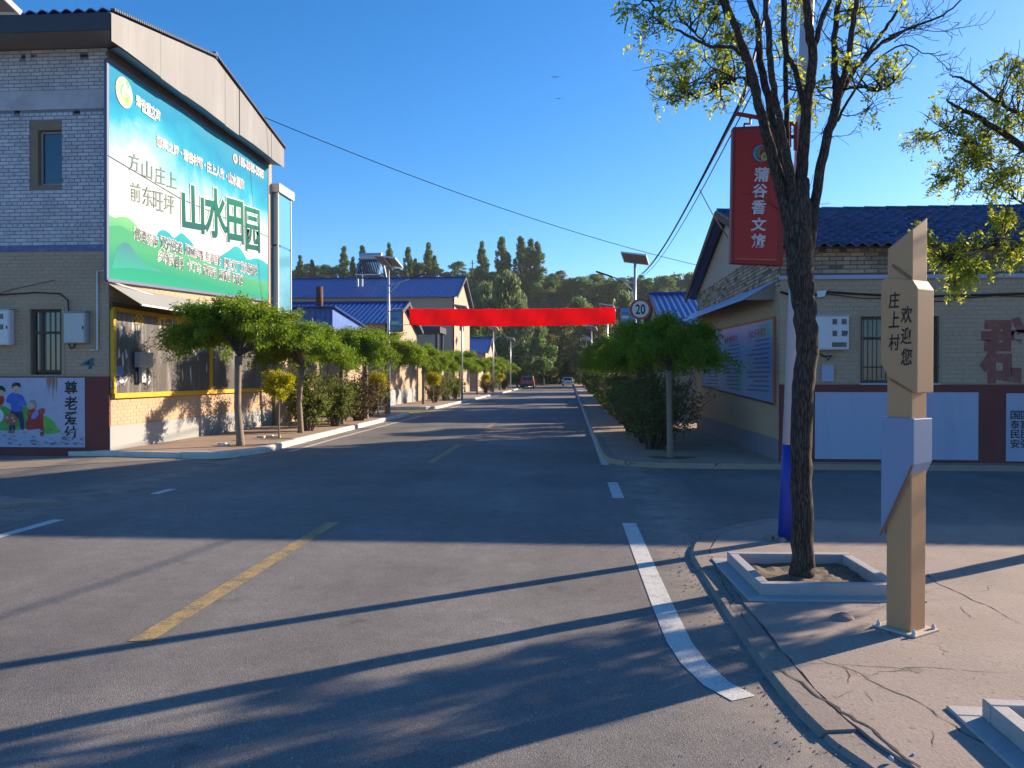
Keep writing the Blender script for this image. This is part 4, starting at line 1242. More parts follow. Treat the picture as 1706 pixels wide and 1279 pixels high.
MB().box(wx0 - .01, RYW - .04, wz0 - .03, wx1 + .01, RYW + .05, wz0).build('window_sill', K['panel_white'], rh)
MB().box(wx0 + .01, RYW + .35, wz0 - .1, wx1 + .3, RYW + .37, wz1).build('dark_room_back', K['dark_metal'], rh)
for (a, b, c_, d, m) in ((.12, .62, .0, .35, 'stone'), (.2, .5, .37, .55, 'soffit_blue'), (.75, .95, .0, .5, 'fascia')):
    MB().box(wx0 + (wx1 - wx0) * a, RYW + .25, wz0 + (wz1 - wz0) * c_, wx0 + (wx1 - wx0) * b, RYW + .3, wz0 + (wz1 - wz0) * d).build('item_behind_window', K[m], rh)
# roof of pressed glazed tiles
ea = (14.1, 3.86); ebk = (24.0, 3.9)
tp, tl = .215, .36
L = math.hypot(rr_[0] - ea[0], rr_[1] - ea[1]); sy, sz = (rr_[0] - ea[0]) / L, (rr_[1] - ea[1]) / L
nrows = int(L / tl) + 1
def tile_geo():
    vs, fs = [], []
    seg = 8
    for (d, up) in ((-.02, .02), (tl + .03, -.018)):
        for i in range(seg + 1):
            a = i / seg
            h = .045 * math.sin(math.pi * min(1, a / .62)) if a < .62 else -.016 * math.sin(math.pi * (a - .62) / .38)
            vs.append(Vector((a * tp, sy * d - sz * (h + up), sz * d + sy * (h + up))))
    for i in range(seg): fs.append((i, i + 1, seg + 2 + i, seg + 1 + i))
    k = len(vs)
    for i in range(seg + 1): vs.append(vs[i] + Vector((0, sz * .035, -sy * .035)))
    for i in range(seg): fs.append((k + i, k + i + 1, i + 1, i))
    return vs, fs
tv, tf = tile_geo()
tm = MB().add(tv, tf, 0.0).mesh('roof_tile'); tm.materials.append(K['roof_tile'])
tm.polygons.foreach_set('use_smooth', [True] * len(tm.polygons))
cells = []
x = 3.42
while x < 15.9:
    for j in range(nrows):
        cells.append((x, ea[0] + sy * tl * j, ea[1] + sz * tl * j))
    x += tp
vis = sorted([c for c in cells if 4.1 < c[0] < 8.6], key=lambda c: c[1] * 10 + abs(c[0] - 6))
first = set(vis[:295])
pl = wloc(rh)
rest = MB()
for c in cells:
    jit = Vector((random.uniform(-.003, .003), 0, random.uniform(-.003, .004)))
    if c in first:
        link_mesh('roof_tile', tm, rh, Vector(c) + jit - pl)
    else:
        rest.add([Vector(c) + jit + v for v in tv], tf)
rest.build('roof_tiling', K['roof_tile'], rh, kind='stuff', smooth=True)
MB().quad((3.42, ea[0], ea[1] - .03), (16, ea[0], ea[1] - .03), (16, rr_[0], rr_[1] - .03), (3.42, rr_[0], rr_[1] - .03)).build('roof_deck', K['fascia_dark'], rh)
wave_roof(rh, 'roof_back', K['roof_blue'], 3.42, 16, ebk[0], ebk[1], rr_[0], rr_[1], .24, .03)
for k in range(26):
    a = 3.42 + k * .48
    MB().tube([(a, rr_[0], rr_[1] + .02), (a + .46, rr_[0], rr_[1] + .02)], [.075, .06], 8).build('ridge_tile', K['roof_tile'], rh)
mb = MB()
mb.bar((3.4, ea[0], ea[1] - .05), (3.4, rr_[0], rr_[1] - .05), .04, .16); mb.build('barge_board', K['wood_dark'], rh)
MB().bar((3.4, ebk[0], ebk[1] - .05), (3.4, rr_[0], rr_[1] - .05), .04, .16).build('barge_board', K['wood_dark'], rh)
MB().box(5.02, 18.5, 5.3, 5.14, 18.62, 6.02).build('flue', K['grey_metal'], rh)
# side awning
mb = MB()
mb.prism([(RXW - .005, 14.75, 3.32), (RXW - .005, 24.4, 3.5), (3.15, 24.4, 3.16), (3.15, 14.78, 3.0)], (0, 0, 1), .015)
ao = mb.build('side_awning', K['awning_blue'], rh)
MB().prism([(RXW - .005, 14.76, 3.31), (3.16, 14.78, 2.99), (RXW - .005, 14.78, 2.99)], (0, 1, 0), .015).build('awning_end', K['soffit'], ao)
# painted slogan character
q0 = ry(1636, 583); q1 = ry(1733, 583)
lettering('slogan_character', '群', K['ink_maroon'], rh, (q0[0], RYW - .006, q0[1]), (q1[0], RYW - .006, q1[1]), 1.08, (0, -1, 0), .035)
# white panel and poster on the dado
a = ry(1357, 653); b = ry(1628, 766)
tag(MB().box(a[0], RYW - .034, b[1], b[0], RYW - .0225, a[1]).build('white_panel', K['panel_white']), 'blank white panel on the dark red dado behind the welcome post', 'panel')
a = ry(1675, 655); 
ps = thing('poster', 'white poster with dark vertical characters at the right edge of the cottage', 'poster', (a[0] + .8, RYW - .03, .13))
MB().box(a[0], RYW - .034, .13, a[0] + 1.6, RYW - .0225, a[1]).build('sheet', K['panel_white'], ps)
for s, cx in (('国泰民安', 1691), ('国富民强', 1708)):
    for k, ch in enumerate(s):
        c = onY(cx, 691 + k * 16.0, RYW - .036)
        lettering('poster_character', ch, K['ink_black'], ps, c + Vector((-.075, 0, 0)), c + Vector((.075, 0, 0)), .145, (0, -1, 0), .012)
# side notice poster
sp = thing('notice_poster', 'blue information poster on the street side of the cottage', 'poster', (RXW, 18, 1.2))
yA, yB = 14.72, 22.6
MB().prism([(RXW - .03, yA, 1.12), (RXW - .03, yB, 1.35), (RXW - .03, yB, 2.78), (RXW - .03, yA, 2.64)], (-1, 0, 0), .012).build('sheet', K['poster_blue'], sp)
K['poster_edge'] = simple('faded_orange_edge', (.42, .12, .06), .6, .2, 6, 40, .1)
MB().bar((RXW - .035, yA, 2.66), (RXW - .035, yB, 2.8), .02, .045).build('edge_strip', K['poster_edge'], sp)
MB().bar((RXW - .035, yA - .03, 1.1), (RXW - .035, yA - .03, 2.68), .02, .05).build('edge_strip', K['poster_edge'], sp)
MB().bar((RXW - .035, yA, 1.1), (RXW - .035, yB, 1.33), .02, .03).build('edge_strip', K['dark_metal'], sp)
r4 = random.Random(4)
K['poster_line'] = simple('poster_print', (.07, .12, .3), .5, .1, 5, 40, 0)
K['poster_green'] = simple('poster_green_print', (.12, .36, .34), .5, .1, 2, 40, 0)
for j, (ya, yb, heading) in enumerate(((14.95, 17.0, 1), (17.5, 19.6, 1), (20.0, 22.2, 0))):
    for k in range(12):
        z = 2.3 - k * .088
        MB().box(RXW - .0445, ya + r4.uniform(0, .15), z - .016, RXW - .0425, ya + (yb - ya) * r4.uniform(.55, 1), z + .016).build('text_line', K['poster_line'], sp)
    ls = '公开栏' if j == 0 else '村务栏'
    lettering('poster_heading', ls, K['ink_red'], sp, (RXW - .045, yb - .3, 2.45), (RXW - .045, ya + .3, 2.45), .15, (-1, 0, 0), .01)
MB().box(RXW - .0435, 14.75, 2.35, RXW - .0425, 15.9, 2.6).build('print_block', K['poster_green'], sp)
MB().box(RXW - .0435, 17.3, 1.25, RXW - .0425, 17.9, 1.9).build('print_block', K['poster_green'], sp)
# meter box, bag and cables on the front
x0, z1 = ry(1346, 527); x1, z0 = ry(1409, 583)
cabinet('meter_box', 'white meter box with four small windows beside the locust trunk', x0, x1, z0, z1, RYW, K['white_metal'], ((.56, .68, .74, .9), (.8, .93, .74, .9), (.56, .68, .4, .56), (.8, .93, .4, .56), (.55, .93, .08, .22)), .17)
a = ry(1368, 608); b = ry(1388, 636)
tag(MB().box(a[0], RYW - .04, b[1], b[0], RYW - .006, a[1]).build('paper_notice', K['panel_white'], bevel=.01), 'small torn white notice pasted below the meter box', 'notice')
mb = MB(); mb.tube([onY(1366, 589, RYW - .05), onY(1374, 594, RYW - .06), onY(1386, 592, RYW - .05), onY(1378, 600, RYW - .05)], .014, 6); mb.build('cable_tail', K['cable'], rh)
pts = [onY(x, y, RYW - .05) for x, y in ((1300, 486), (1320, 492), (1362, 491), (1370, 488), (1380, 486), (1420, 489), (1480, 492), (1560, 493), (1640, 491), (1706, 489), (1800, 487))]
MB().tube(pts, .02, 6).build('wall_cable', K['cable'], rh)
pts = [onY(x, y, RYW - .04) for x, y in ((1375, 489), (1440, 497), (1500, 497), (1570, 502), (1600, 497), (1660, 492), (1720, 494))]
MB().tube(pts, .008, 5).build('wall_cable', K['cable'], rh)
mb = MB(); mb.prism([onY(1360, 485, RYW - .02), onY(1376, 484, RYW - .02), onY(1372, 494, RYW - .02), onY(1360, 496, RYW - .02)], (0, -1, 0), .06); mb.build('cable_bracket', K['white_metal'], rh)

# ================================================================== STREET FURNITURE, NEAR RIGHT
# ---- planters
def planter(name, label, c, rx, ry_, rot, rim=.075, h=.095, base=.16):
    root = thing(name, label, 'planter', (c[0], c[1], PAVE_Z), group='stone tree planters on the corner pavement')
    root.rotation_euler = (0, 0, rot)
    def bx(nm, x0, y0, x1, y1, z0, z1, mat):
        mb = MB().box(x0, y0, z0, x1, y1, z1)
        return mb.build(nm, mat, root, bevel=.006, world=False)
    bx('stone_rim', -rx, -ry_, rx, -ry_ + rim, 0, h, K['stone']); bx('stone_rim', -rx, ry_ - rim, rx, ry_, 0, h, K['stone'])
    bx('stone_rim', -rx, -ry_ + rim + .003, -rx + rim, ry_ - rim - .003, 0, h - .002, K['stone']); bx('stone_rim', rx - rim, -ry_ + rim + .003, rx, ry_ - rim - .003, 0, h - .002, K['stone'])
    bx('ground_border', -rx - base, -ry_ - base, rx + base, -ry_ - .001, -.01, .014, K['stone']); bx('ground_border', -rx - base, ry_ + .001, rx + base, ry_ + base, -.01, .014, K['stone'])
    bx('ground_border', -rx - base, -ry_, -rx - .001, ry_, -.01, .013, K['stone']); bx('ground_border', rx + .001, -ry_, rx + base, ry_, -.01, .013, K['stone'])
    # uneven soil
    n = 14
    vs, fs = [], []
    rr2 = random.Random(21)
    for j in range(n + 1):
        for i in range(n + 1):
            vs.append((-rx + rim - .01 + (2 * rx - 2 * rim + .02) * i / n, -ry_ + rim - .01 + (2 * ry_ - 2 * rim + .02) * j / n, .004 + rr2.uniform(0, .022)))
    for j in range(n):
        for i in range(n): fs.append((j * (n + 1) + i, j * (n + 1) + i + 1, (j + 1) * (n + 1) + i + 1, (j + 1) * (n + 1) + i))
    MB().add(vs, fs).build('soil', K['soil'], root, world=False)
    return root
planter('planter', 'square pale stone planter around the large locust trunk', (1.83, 6.3), .5, .52, R(2), base=.11)
planter('planter', 'pale stone planter cut off by the right edge of the photo', (2.37, 3.47), .5, .3, R(-1), base=.11)

# ---- white and blue utility pole with the hanging sign
pole = thing('utility_pole', 'white pole with blue painted base behind the locust trunk', 'pole', (2.06, 7.8, PAVE_Z))
def pc(z): return Vector((2.06 + .036 * z, 7.8, z))
MB().tube([pc(PAVE_Z - .02), pc(.55), pc(.95)], [.078, .072, .07], 16).build('painted_base', K['pole_blue'], pole, smooth=True)
MB().tube([pc(.95), pc(3), pc(5), pc(7.6)], [.0695, .066, .06, .052], 16).build('shaft', K['pole_white'], pole, smooth=True)
MB().bar(pc(5.35) + Vector((-.32, 0, .05)), pc(5.35) + Vector((.4, 0, -.05)), .05, .05).build('crossarm', K['sign_frame_red'], pole)
for dx in (-.25, .28):
    c = pc(5.4) + Vector((dx, 0, .04)); MB().tube([c, c + Vector((0, 0, .05)), c + Vector((0, 0, .11))], [.03, .045, .025], 8).build('insulator', K['white_metal'], pole)
MB().bar(pc(6.9) + Vector((-.6, 0, 0)), pc(6.9) + Vector((.6, 0, 0)), .05, .05).build('crossarm', K['dark_metal'], pole)
MB().tube([pc(2.52) + Vector((.07, 0, 0)), pc(2.56) + Vector((.1, -.05, 0))], .02, 6).build('clamp', K['white_metal'], pole)
mb = MB(); rr2 = random.Random(8)
for i in range(26):
    a = rr2.uniform(0, 6.28); d = rr2.uniform(.07, .2)
    p = Vector((2.06 + d * math.cos(a), 7.8 + d * math.sin(a), PAVE_Z)); s = rr2.uniform(.012, .04)
    mb.tube([p, p + Vector((0, 0, s)), p + Vector((.004, 0, s * 1.4))], [s, s * .8, s * .2], 6, wob=.4)
mb.build('rubble_footing', K['kerb'], pole, kind='stuff')

SY = 7.74
hs = thing('hanging_sign', 'tall red hanging sign with emblem and white vertical characters', 'sign', (1.8, SY, 2.7))
def sy_(x, y): return onY(x, y, SY)
q = [sy_(1221, 211), sy_(1307, 207), sy_(1305, 442), sy_(1217, 438)]
MB().prism([q[0], q[1], q[2], q[3]], (0, 1, 0), .1).build('light_box', K['sign_frame_red'], hs, bevel=.008)
inn = [sy_(1226, 217), sy_(1296, 214), sy_(1294, 433), sy_(1222, 431)]
MB().prism([p + Vector((0, -.006, 0)) for p in inn], (0, 1, 0), .004).build('face', K['sign_red'], hs)
MB().bar(sy_(1225, 431) + Vector((0, -.007, 0)), sy_(1293, 433) + Vector((0, -.007, 0)), .004, .012).build('face_edge', K['poster_edge'], hs)
mb = MB()
mb.bar(sy_(1226, 189), sy_(1328, 207), .03, .032); mb.build('bracket_arm', K['sign_frame_red'], hs)
MB().bar(sy_(1325, 205), sy_(1325, 250), .028, .028).build('bracket_post', K['sign_frame_red'], hs)
MB().bar(sy_(1316, 205), sy_(1316, 245), .022, .022).build('bracket_post', K['sign_frame_red'], hs)
MB().tube([sy_(1240, 211), sy_(1240, 206), sy_(1250, 206), sy_(1250, 194)], .012, 6).build('hook', K['sign_frame_red'], hs)
MB().tube([sy_(1296, 209), sy_(1296, 203)], .012, 6).build('hook', K['sign_frame_red'], hs)
for y in (228, 420):
    MB().bar(sy_(1304, y), pc(onY(1310, y, 7.8).z), .025, .03).build('pole_strap', K['sign_frame_red'], hs)
logo(hs, sy_(1268, 256) + Vector((0, -.012, 0)), Vector((1, 0, 0)), Vector((0, 0, 1)), .078, (0, -1, 0))
for ch, (x, y, h) in zip('蒲谷香文旅', ((1268, 291, 22), (1265, 318, 21), (1263, 345, 22), (1263, 374, 20), (1262, 401, 21))):
    lettering('sign_character', ch, K['ink_silver'], hs, sy_(x - 11, y) + Vector((0, -.009, 0)), sy_(x + 12, y) + Vector((0, -.009, 0)), h / FPX * 7.8, (0, -1, 0), .028, shear=.1)

# ---- the welcome post
wp = thing('welcome_post', 'ochre faceted welcome post with dark vertical characters on the corner', 'sign', (2.1, 5.07, PAVE_Z))
e1, e2 = Vector((.6, -.8, 0)), Vector((.8, .6, 0))
WC = Vector((2.075, 5.1, 0))
def wpt(a, b, z): return WC + e1 * a + e2 * b + Vector((0, 0, z))
def wprism(nm, mat, ha, hb, zb4, zt4, bev=.006, ca=0, cb=0):
    """four sided prism; zb4/zt4 are heights at the corners left, near, right, far"""
    cs = ((-ha, -hb), (ha, -hb), (ha, hb), (-ha, hb))
    vs = [wpt(a + ca, b + cb, z) for (a, b), z in zip(cs, zb4)] + [wpt(a + ca, b + cb, z) for (a, b), z in zip(cs, zt4)]
    fs = [(3, 2, 1, 0), (4, 5, 6, 7), (0, 1, 5, 4), (1, 2, 6, 5), (2, 3, 7, 6), (3, 0, 4, 7)]
    return MB().add(vs, fs).build(nm, mat, wp, bevel=bev)
s = .08
wprism('shaft', K['ochre'], s, s, (PAVE_Z + .012,) * 4, (1.6,) * 4)
wprism('head_top', K['ochre'], s, s, (2.1,) * 4, (2.39, 2.49, 2.58, 2.47))
wprism('sleeve', K['sleeve'], s + .025, s + .02, (.61, 1.07, 1.08, .62), (1.35, 1.345, 1.345, 1.35), .004)
MB().bar(wpt(-s - .027, -s - .021, .61), wpt(s + .02, -s - .021, 1.065), .006, .012).build('sleeve_edge', K['ochre_edge'], wp)
# head: hexagonal outline on its broad face, cut at the lower left and the upper right
ha, hb = .118, .09
zz = [(-ha, 1.68), (-ha + .05, 1.6), (ha - .02, 1.50), (ha, 1.50), (ha, 2.13), (ha - .035, 2.185), (-ha + .03, 2.215), (-ha, 2.19)]
MB().prism([wpt(a, -hb, z) for a, z in zz], e2, hb * 2).build('head', K['ochre'], wp, bevel=.007)
MB().bar(wpt(-.045, -s - .004, 2.285), wpt(.075, -s - .004, 2.19), .01, .016).build('head_groove', K['ochre_edge'], wp)
MB().bar(wpt(-ha + .06, -hb - .001, 1.585), wpt(ha - .03, -hb - .001, 1.505), .004, .01).build('head_groove', K['ochre_edge'], wp)
wprism('base_plate', K['base_plate'], .14, .13, (PAVE_Z + .001,) * 4, (PAVE_Z + .013,) * 4, .002)
for a, b in ((-.115, -.105), (.115, -.105), (.115, .105), (-.115, .105)):
    p = wpt(a, b, PAVE_Z + .013); MB().tube([p, p + Vector((0, 0, .014)), p + Vector((0, 0, .03))], [.013, .013, .006], 6).build('anchor_bolt', K['galv'], wp)
def wtext(ch, x, y, h):
    # on the broad face: solve the pixel against the face plane
    r = Vector(_ray(x, y)); n = -e2
    p0 = wpt(0, -hb, 0)
    t = (p0 - Vector((0, 0, CAM_H))).dot(n) / r.dot(n)
    c = Vector((0, 0, CAM_H)) + r * t
    lettering('post_character', ch, K['ink_black'], wp, c - e1 * (h * .34), c + e1 * (h * .34), h, n, .014, lift=.003, shear=.06)
for ch, y in zip('庄上村', (500, 532, 570)): wtext(ch, 1490, y + .0, .098)
for ch, y in zip('欢迎您', (524, 559, 594)): wtext(ch, 1510.5, y, .1)

# ================================================================== FURTHER HOUSES, LEFT
# blue sheet shed on a brick wall
def corrugated(parent, name, mat, p0, p1, z0a, z1a, z0b, z1b, nrm, pitch=.2, amp=.018):
    """upright ribbed sheet from p0 to p1 with heights at both ends"""
    p0, p1, nrm = Vector(p0), Vector(p1), Vector(nrm)
    L = (p1 - p0).length
    n = max(4, int(L / pitch) * 4)
    vs, fs = [], []
    for i in range(n + 1):
        t = i / n
        k = (0, 1, 1, 0)[i % 4]
        p = p0 + (p1 - p0) * t + nrm * (amp * k)
        vs += [(p.x, p.y, z0a + (z0b - z0a) * t), (p.x, p.y, z1a + (z1b - z1a) * t)]
    for i in range(n): fs.append((2 * i, 2 * i + 2, 2 * i + 3, 2 * i + 1))
    return MB().add(vs, fs).build(name, mat, parent)
sh = thing('blue_shed', 'bright blue corrugated sheet shed on a brick base behind the round trees', 'shed', (-9, 31.5, 0))
SX, SYa, SYb = -8.95, 29.6, 33.9
MB().box(-16, SYa, 0, SX - .01, SYb, 3.45).build('brick_base', K['brick_cream'], sh)
corrugated(sh, 'front_sheet', K['shed_blue'], (-16, SYa, 0), (SX, SYa, 0), 3.4, 4.18, 3.4, 4.18, (0, -1, 0))
corrugated(sh, 'side_sheet', K['shed_blue'], (SX, SYa, 0), (SX, SYb, 0), 3.4, 4.18, 3.3, 3.72, (1, 0, 0))
MB().prism([(-16, SYa - .15, 4.2), (SX + .15, SYa - .15, 4.2), (SX + .15, SYb + .3, 3.72), (-16, SYb + .3, 3.72)], (0, 0, 1), .05).build('lean_to_roof', K['roof_blue'], sh)
tag(MB().tube([(-9.9, 31.0, 3.9), (-9.9, 31.0, 5.15)], .14, 10).build('stove_pipe', K['pipe_brown'], smooth=True), 'rusty brown stove pipe rising above the blue shed', 'chimney')
gw = tag(MB().box(-9.35, 25.7, 0, -9.15, 29.55, 2.3).build('garden_wall', K['plaster']), 'cream garden wall between glass sunroom and blue shed', 'wall')

def house(name, label, X, y0, y1, eave, ridge_z, x_far, wall, side=1, gable_mat=None, roofm='roof_blue', pitch=.26, over=.35, cat='house'):
    """house with its ridge along X; the gable at X faces the street"""
    h = thing(name, label, cat, (X, (y0 + y1) / 2, 0))
    ym = (y0 + y1) / 2
    xa, xb = sorted((X, x_far))
    MB().quad((xa, y0, 0), (xb, y0, 0), (xb, y0, eave), (xa, y0, eave)).build('front_wall', wall, h)
    MB().quad((xb, y1, 0), (xa, y1, 0), (xa, y1, eave), (xb, y1, eave)).build('back_wall', wall, h)
    MB().prism([(X, y0, 0), (X, y1, 0), (X, y1, eave), (X, ym, ridge_z - .08), (X, y0, eave)], (-side, 0, 0), .12).build('gable_wall', gable_mat or wall, h)
    rx = X + side * over
    a, b = sorted((rx, x_far))
    sl = (ridge_z - eave) / (ym - y0)
    wave_roof(h, 'roof_slope', K[roofm], a, b, y0 - over, eave - sl * over + .05, ym, ridge_z + .05, pitch, .03, seg=4)
    wave_roof(h, 'roof_slope', K[roofm], a, b, y1 + over, eave - sl * over + .05, ym, ridge_z + .05, pitch, .03, seg=4)
    MB().tube([(a, ym, ridge_z + .06), (b, ym, ridge_z + .06)], .1, 6).build('ridge_cap', K[roofm], h)
    MB().bar((rx, y0 - over, eave - sl * over), (rx, ym, ridge_z), .05, .2).build('barge_board', K['fascia_dark'], h)
    MB().bar((rx, y1 + over, eave - sl * over), (rx, ym, ridge_z), .05, .2).build('barge_board', K['fascia_dark'], h)
    return h
hB = house('low_house', 'low cream house with blue sheet roof behind the blue shed', -9.25, 40.0, 47.6, 4.35, 5.65, -24, K['plaster'])
MB().box(-9.24, 41.6, 2.2, -9.2, 43.9, 2.32).build('green_plaque', K['logo_green'], hB)
MB().box(-9.3, 40.02, 0, -9.19, 47.55, .9).build('pale_dado', K['band_grey'], hB)
hC = house('tall_house', 'tall two storey house with long blue roof carrying the water heater', -10.0, 68.5, 79.0, 8.55, 10.75, -50, K['plaster'])
MB().box(-9.98, 71.5, 7.25, -9.2, 74.5, 7.4).build('window_canopy', K['white_metal'], hC)
MB().box(-9.985, 71.8, 5.8, -9.94, 74.2, 7.1).build('gable_window', K['win_glass'], hC)
for k, x in enumerate((-13.0, -16.5)):
    wdw = MB().box(x - 1.0, 68.44, 5.0, x + 1.0, 68.49, 6.4).build('window', K['win_frame_white'], hC)
    MB().box(x - .9, 68.40, 5.1, x - .04, 68.435, 6.3).build('pane', K['win_glass'], wdw); MB().box(x + .04, 68.40, 5.1, x + .9, 68.435, 6.3).build('pane', K['win_glass'], wdw)
cn = thing('dark_canopy', 'dark flat canopy between the low house and the tall house', 'canopy', (-11, 60, 0))
MB().box(-15.5, 58.5, 4.85, -9.6, 61.5, 5.3).build('canopy_slab', K['fascia_dark'], cn)
for x in (-15.2, -9.9):
    MB().box(x - .1, 58.7, 0, x + .1, 58.9, 4.85).build('post', K['fascia_dark'], cn); MB().box(x - .1, 61.1, 0, x + .1, 61.3, 4.85).build('post', K['fascia_dark'], cn)
hD = house('far_cottage', 'far small cottage with bright blue roof left of the road', -10.0, 94.0, 104.0, 4.45, 6.35, -15.5, K['plaster'])
MB().box(-15.2, 93.9, 3.0, -13.0, 93.97, 6.0).build('blue_door_panel', K['shed_blue'], hD)
for i, (ya, yb, lab) in enumerate(((48.2, 58, 'cream garden wall beyond the low house'), (80, 92, 'cream garden wall between the tall house and the far cottage'))):
    gw = thing('garden_wall', lab, 'wall', (-9.4, (ya + yb) / 2, 0))
    MB().box(-9.5, ya, 0, -9.25, yb, 2.2).build('wall_face', K['plaster'], gw)
    MB().box(-9.56, ya - .05, 2.2, -9.19, yb + .05, 2.32).build('coping', K['stone'], gw)
# solar water heater on the ridge
swh = thing('solar_water_heater', 'silver solar water heater with tilted tubes on the tall blue roof', 'water heater', (-18.6, 73.2, 10.6))
hx0, hx1 = onY(598, 430, 73).x, onY(635, 430, 73).x
zt_ = onY(615, 427, 73).z
MB().tube([(hx0, 73.6, zt_), (hx0 + .04, 73.6, zt_), (hx1 - .04, 73.6, zt_), (hx1, 73.6, zt_)], [.3, .42, .42, .3], 14).build('tank', K['galv'], swh, smooth=False)
MB().tube([(hx1 - .14, 73.6, zt_), (hx1 + .01, 73.6, zt_)], [.43, .32], 14).build('tank_cap', K['sign_ring'], swh)
for k in range(12):
    x = hx0 + .12 + k * (hx1 - hx0 - .24) / 11
    MB().tube([(x, 73.4, zt_ - .2), (x, 72.0, zt_ - 1.75)], .072, 6).build('vacuum_tube', K['pv_cell'], swh)
for a, b in (((hx1, 73.5, zt_ - .2), (hx1, 72.0, zt_ - 1.8)), ((hx1, 73.8, zt_ - .2), (hx1 + .25, 74.2, zt_ - 1.9)), ((hx1 - .5, 73.8, zt_ - .9), (hx1 + .1, 74.0, zt_ - 1.9)), ((hx0, 73.5, zt_ - .2), (hx0, 72.0, zt_ - 1.8)), ((hx0 - .1, 72.0, zt_ - 1.8), (hx1 + .1, 72.0, zt_ - 1.8)), ((hx0, 73.8, zt_ - .2), (hx0, 74.2, zt_ - 1.9))):
    MB().bar(a, b, .07, .07).build('stand_bar', K['galv'], swh)
for x in (hx0 + .35, hx0 + .75):
    MB().tube([(x, 71.3, 9.4), (x, 71.3, 10.5)], .09, 8).build('vent_pipe', K['white_metal'], hC)

# ================================================================== FURTHER HOUSES, RIGHT
hE = house('roadside_house', 'blue roofed house beyond the right cottage behind the speed sign', 4.1, 34.0, 43.5, 3.85, 5.5, 20, K['plaster'], side=-1)
hF = house('roadside_house', 'second blue roofed house on the right, mostly hidden by trees', 4.4, 54, 63, 4.0, 5.6, 20, K['plaster'], side=-1)
hG = house('roadside_house', 'third house on the right, far behind the trees', 4.6, 74, 84, 4.2, 5.8, 22, K['plaster'], side=-1)
for i, (ya, yb, lab) in enumerate(((26.4, 33.4, 'low wall between the right cottage and the next house'), (45, 53, 'low wall between the two roadside houses on the right'))):
    gw = thing('garden_wall', lab, 'wall', (4.3, (ya + yb) / 2, 0))
    MB().box(4.2, ya, 0, 4.45, yb, 1.7).build('wall_face', K['plaster'], gw)
    MB().box(4.15, ya - .05, 1.7, 4.5, yb + .05, 1.8).build('coping', K['stone'], gw)

# ================================================================== SOLAR STREET LAMPS
def make_lamp(flag=None):
    t = thing('solar_street_lamp', 'x', 'street lamp', (0, 0, 0))
    MB().tube([(0, 0, 0), (0, 0, .02)], .18, 12).build('base_flange', K['galv'], t)
    MB().tube([(0, 0, .02), (0, 0, 3), (0, 0, 5.75)], [.075, .062, .045], 12).build('pole', K['galv'], t, smooth=True)
    # tilted panel, sloping to the south (towards the sun side)
    pn = thing('solar_panel', 'x', 'x'); del pn['label']; del pn['category']
    pn.parent = t; pn.location = (0, 0, 5.88)
    pn.rotation_euler = (R(-24), R(10), R(-20))
    MB().box(-.48, -.34, .0, .48, .34, .03).build('panel_back', K['pv_back'], pn, world=False)
    MB().box(-.47, -.33, .0305, .47, .33, .036).build('cell_sheet', K['pv_cell'], pn, world=False)
    for k, (a, b, c, d) in enumerate(((-.49, -.35, .49, -.32), (-.49, .32, .49, .35), (-.49, -.32, -.46, .32), (.46, -.32, .49, .32))):
        MB().box(a, b, -.012, c, d, .042).build('panel_frame', K['white_metal'], pn, world=False)
    MB().bar((0, -.3, -.03), (0, .3, -.03), .05, .04).build('panel_bracket', K['galv'], pn, world=False)
    am = MB().tube([(0, 0, 4.95), (-.5, 0, 5.1), (-.95, 0, 5.25)], [.03, .027, .025], 8).build('arm', K['galv'], t)
    MB().tube([(-.02, 0, 4.65), (-.45, 0, 5.06)], .014, 6).build('arm_brace', K['galv'], t)
    MB().prism([(-.85, -.08, 5.19), (-1.45, -.07, 5.4), (-1.45, .07, 5.4), (-.85, .08, 5.19)], (.3, 0, .95), .05).build('lamp_head', K['dark_metal'], t, bevel=.01)
    return t
lamp0 = make_lamp()
LY = [(-7.1, 9.0), (-6.95, 30.2), (-6.95, 51), (-6.95, 72), (-6.95, 93), (-6.95, 114)]
LR = [(2.4, 30.0), (2.35, 51), (1.9, 72), (1.9, 95)]
lampL = ['solar street lamp at the top left corner, only its panel in view', 'solar street lamp at the left end of the red banner', 'solar street lamp in front of the tall house gable', 'solar street lamp beside the far blue roofed cottage', 'solar street lamp just left of the parked orange red car', 'farthest solar street lamp left of the road']
lampR = ['solar street lamp beside the 20 speed sign, right end of banner', 'solar street lamp just above the banner on the right', 'third solar street lamp on the right, below the banner', 'farthest solar street lamp right of the road']
first = True
for pts, labs, rot in ((LY, lampL, math.pi), (LR, lampR, 0)):
    for (x, y), lb in zip(pts, labs):
        o = lamp0 if first else copy_tree(lamp0)
        first = False
        place(o, (x, y, 0 if y < 10 else LS if x < 0 else RS), rot, 1.0, lb, 'solar street lamps along the road')
        if y < 10: o.rotation_euler = (0, 0, 0); o.scale = (1, 1, 1.05); rz_ = 0
        else: rz_ = rot
        for ch in o.children:                    # the panel faces the same way whatever the arm does
            if ch.name.startswith('solar_panel'): ch.rotation_euler = (R(-24), R(10), R(-20) - rz_)
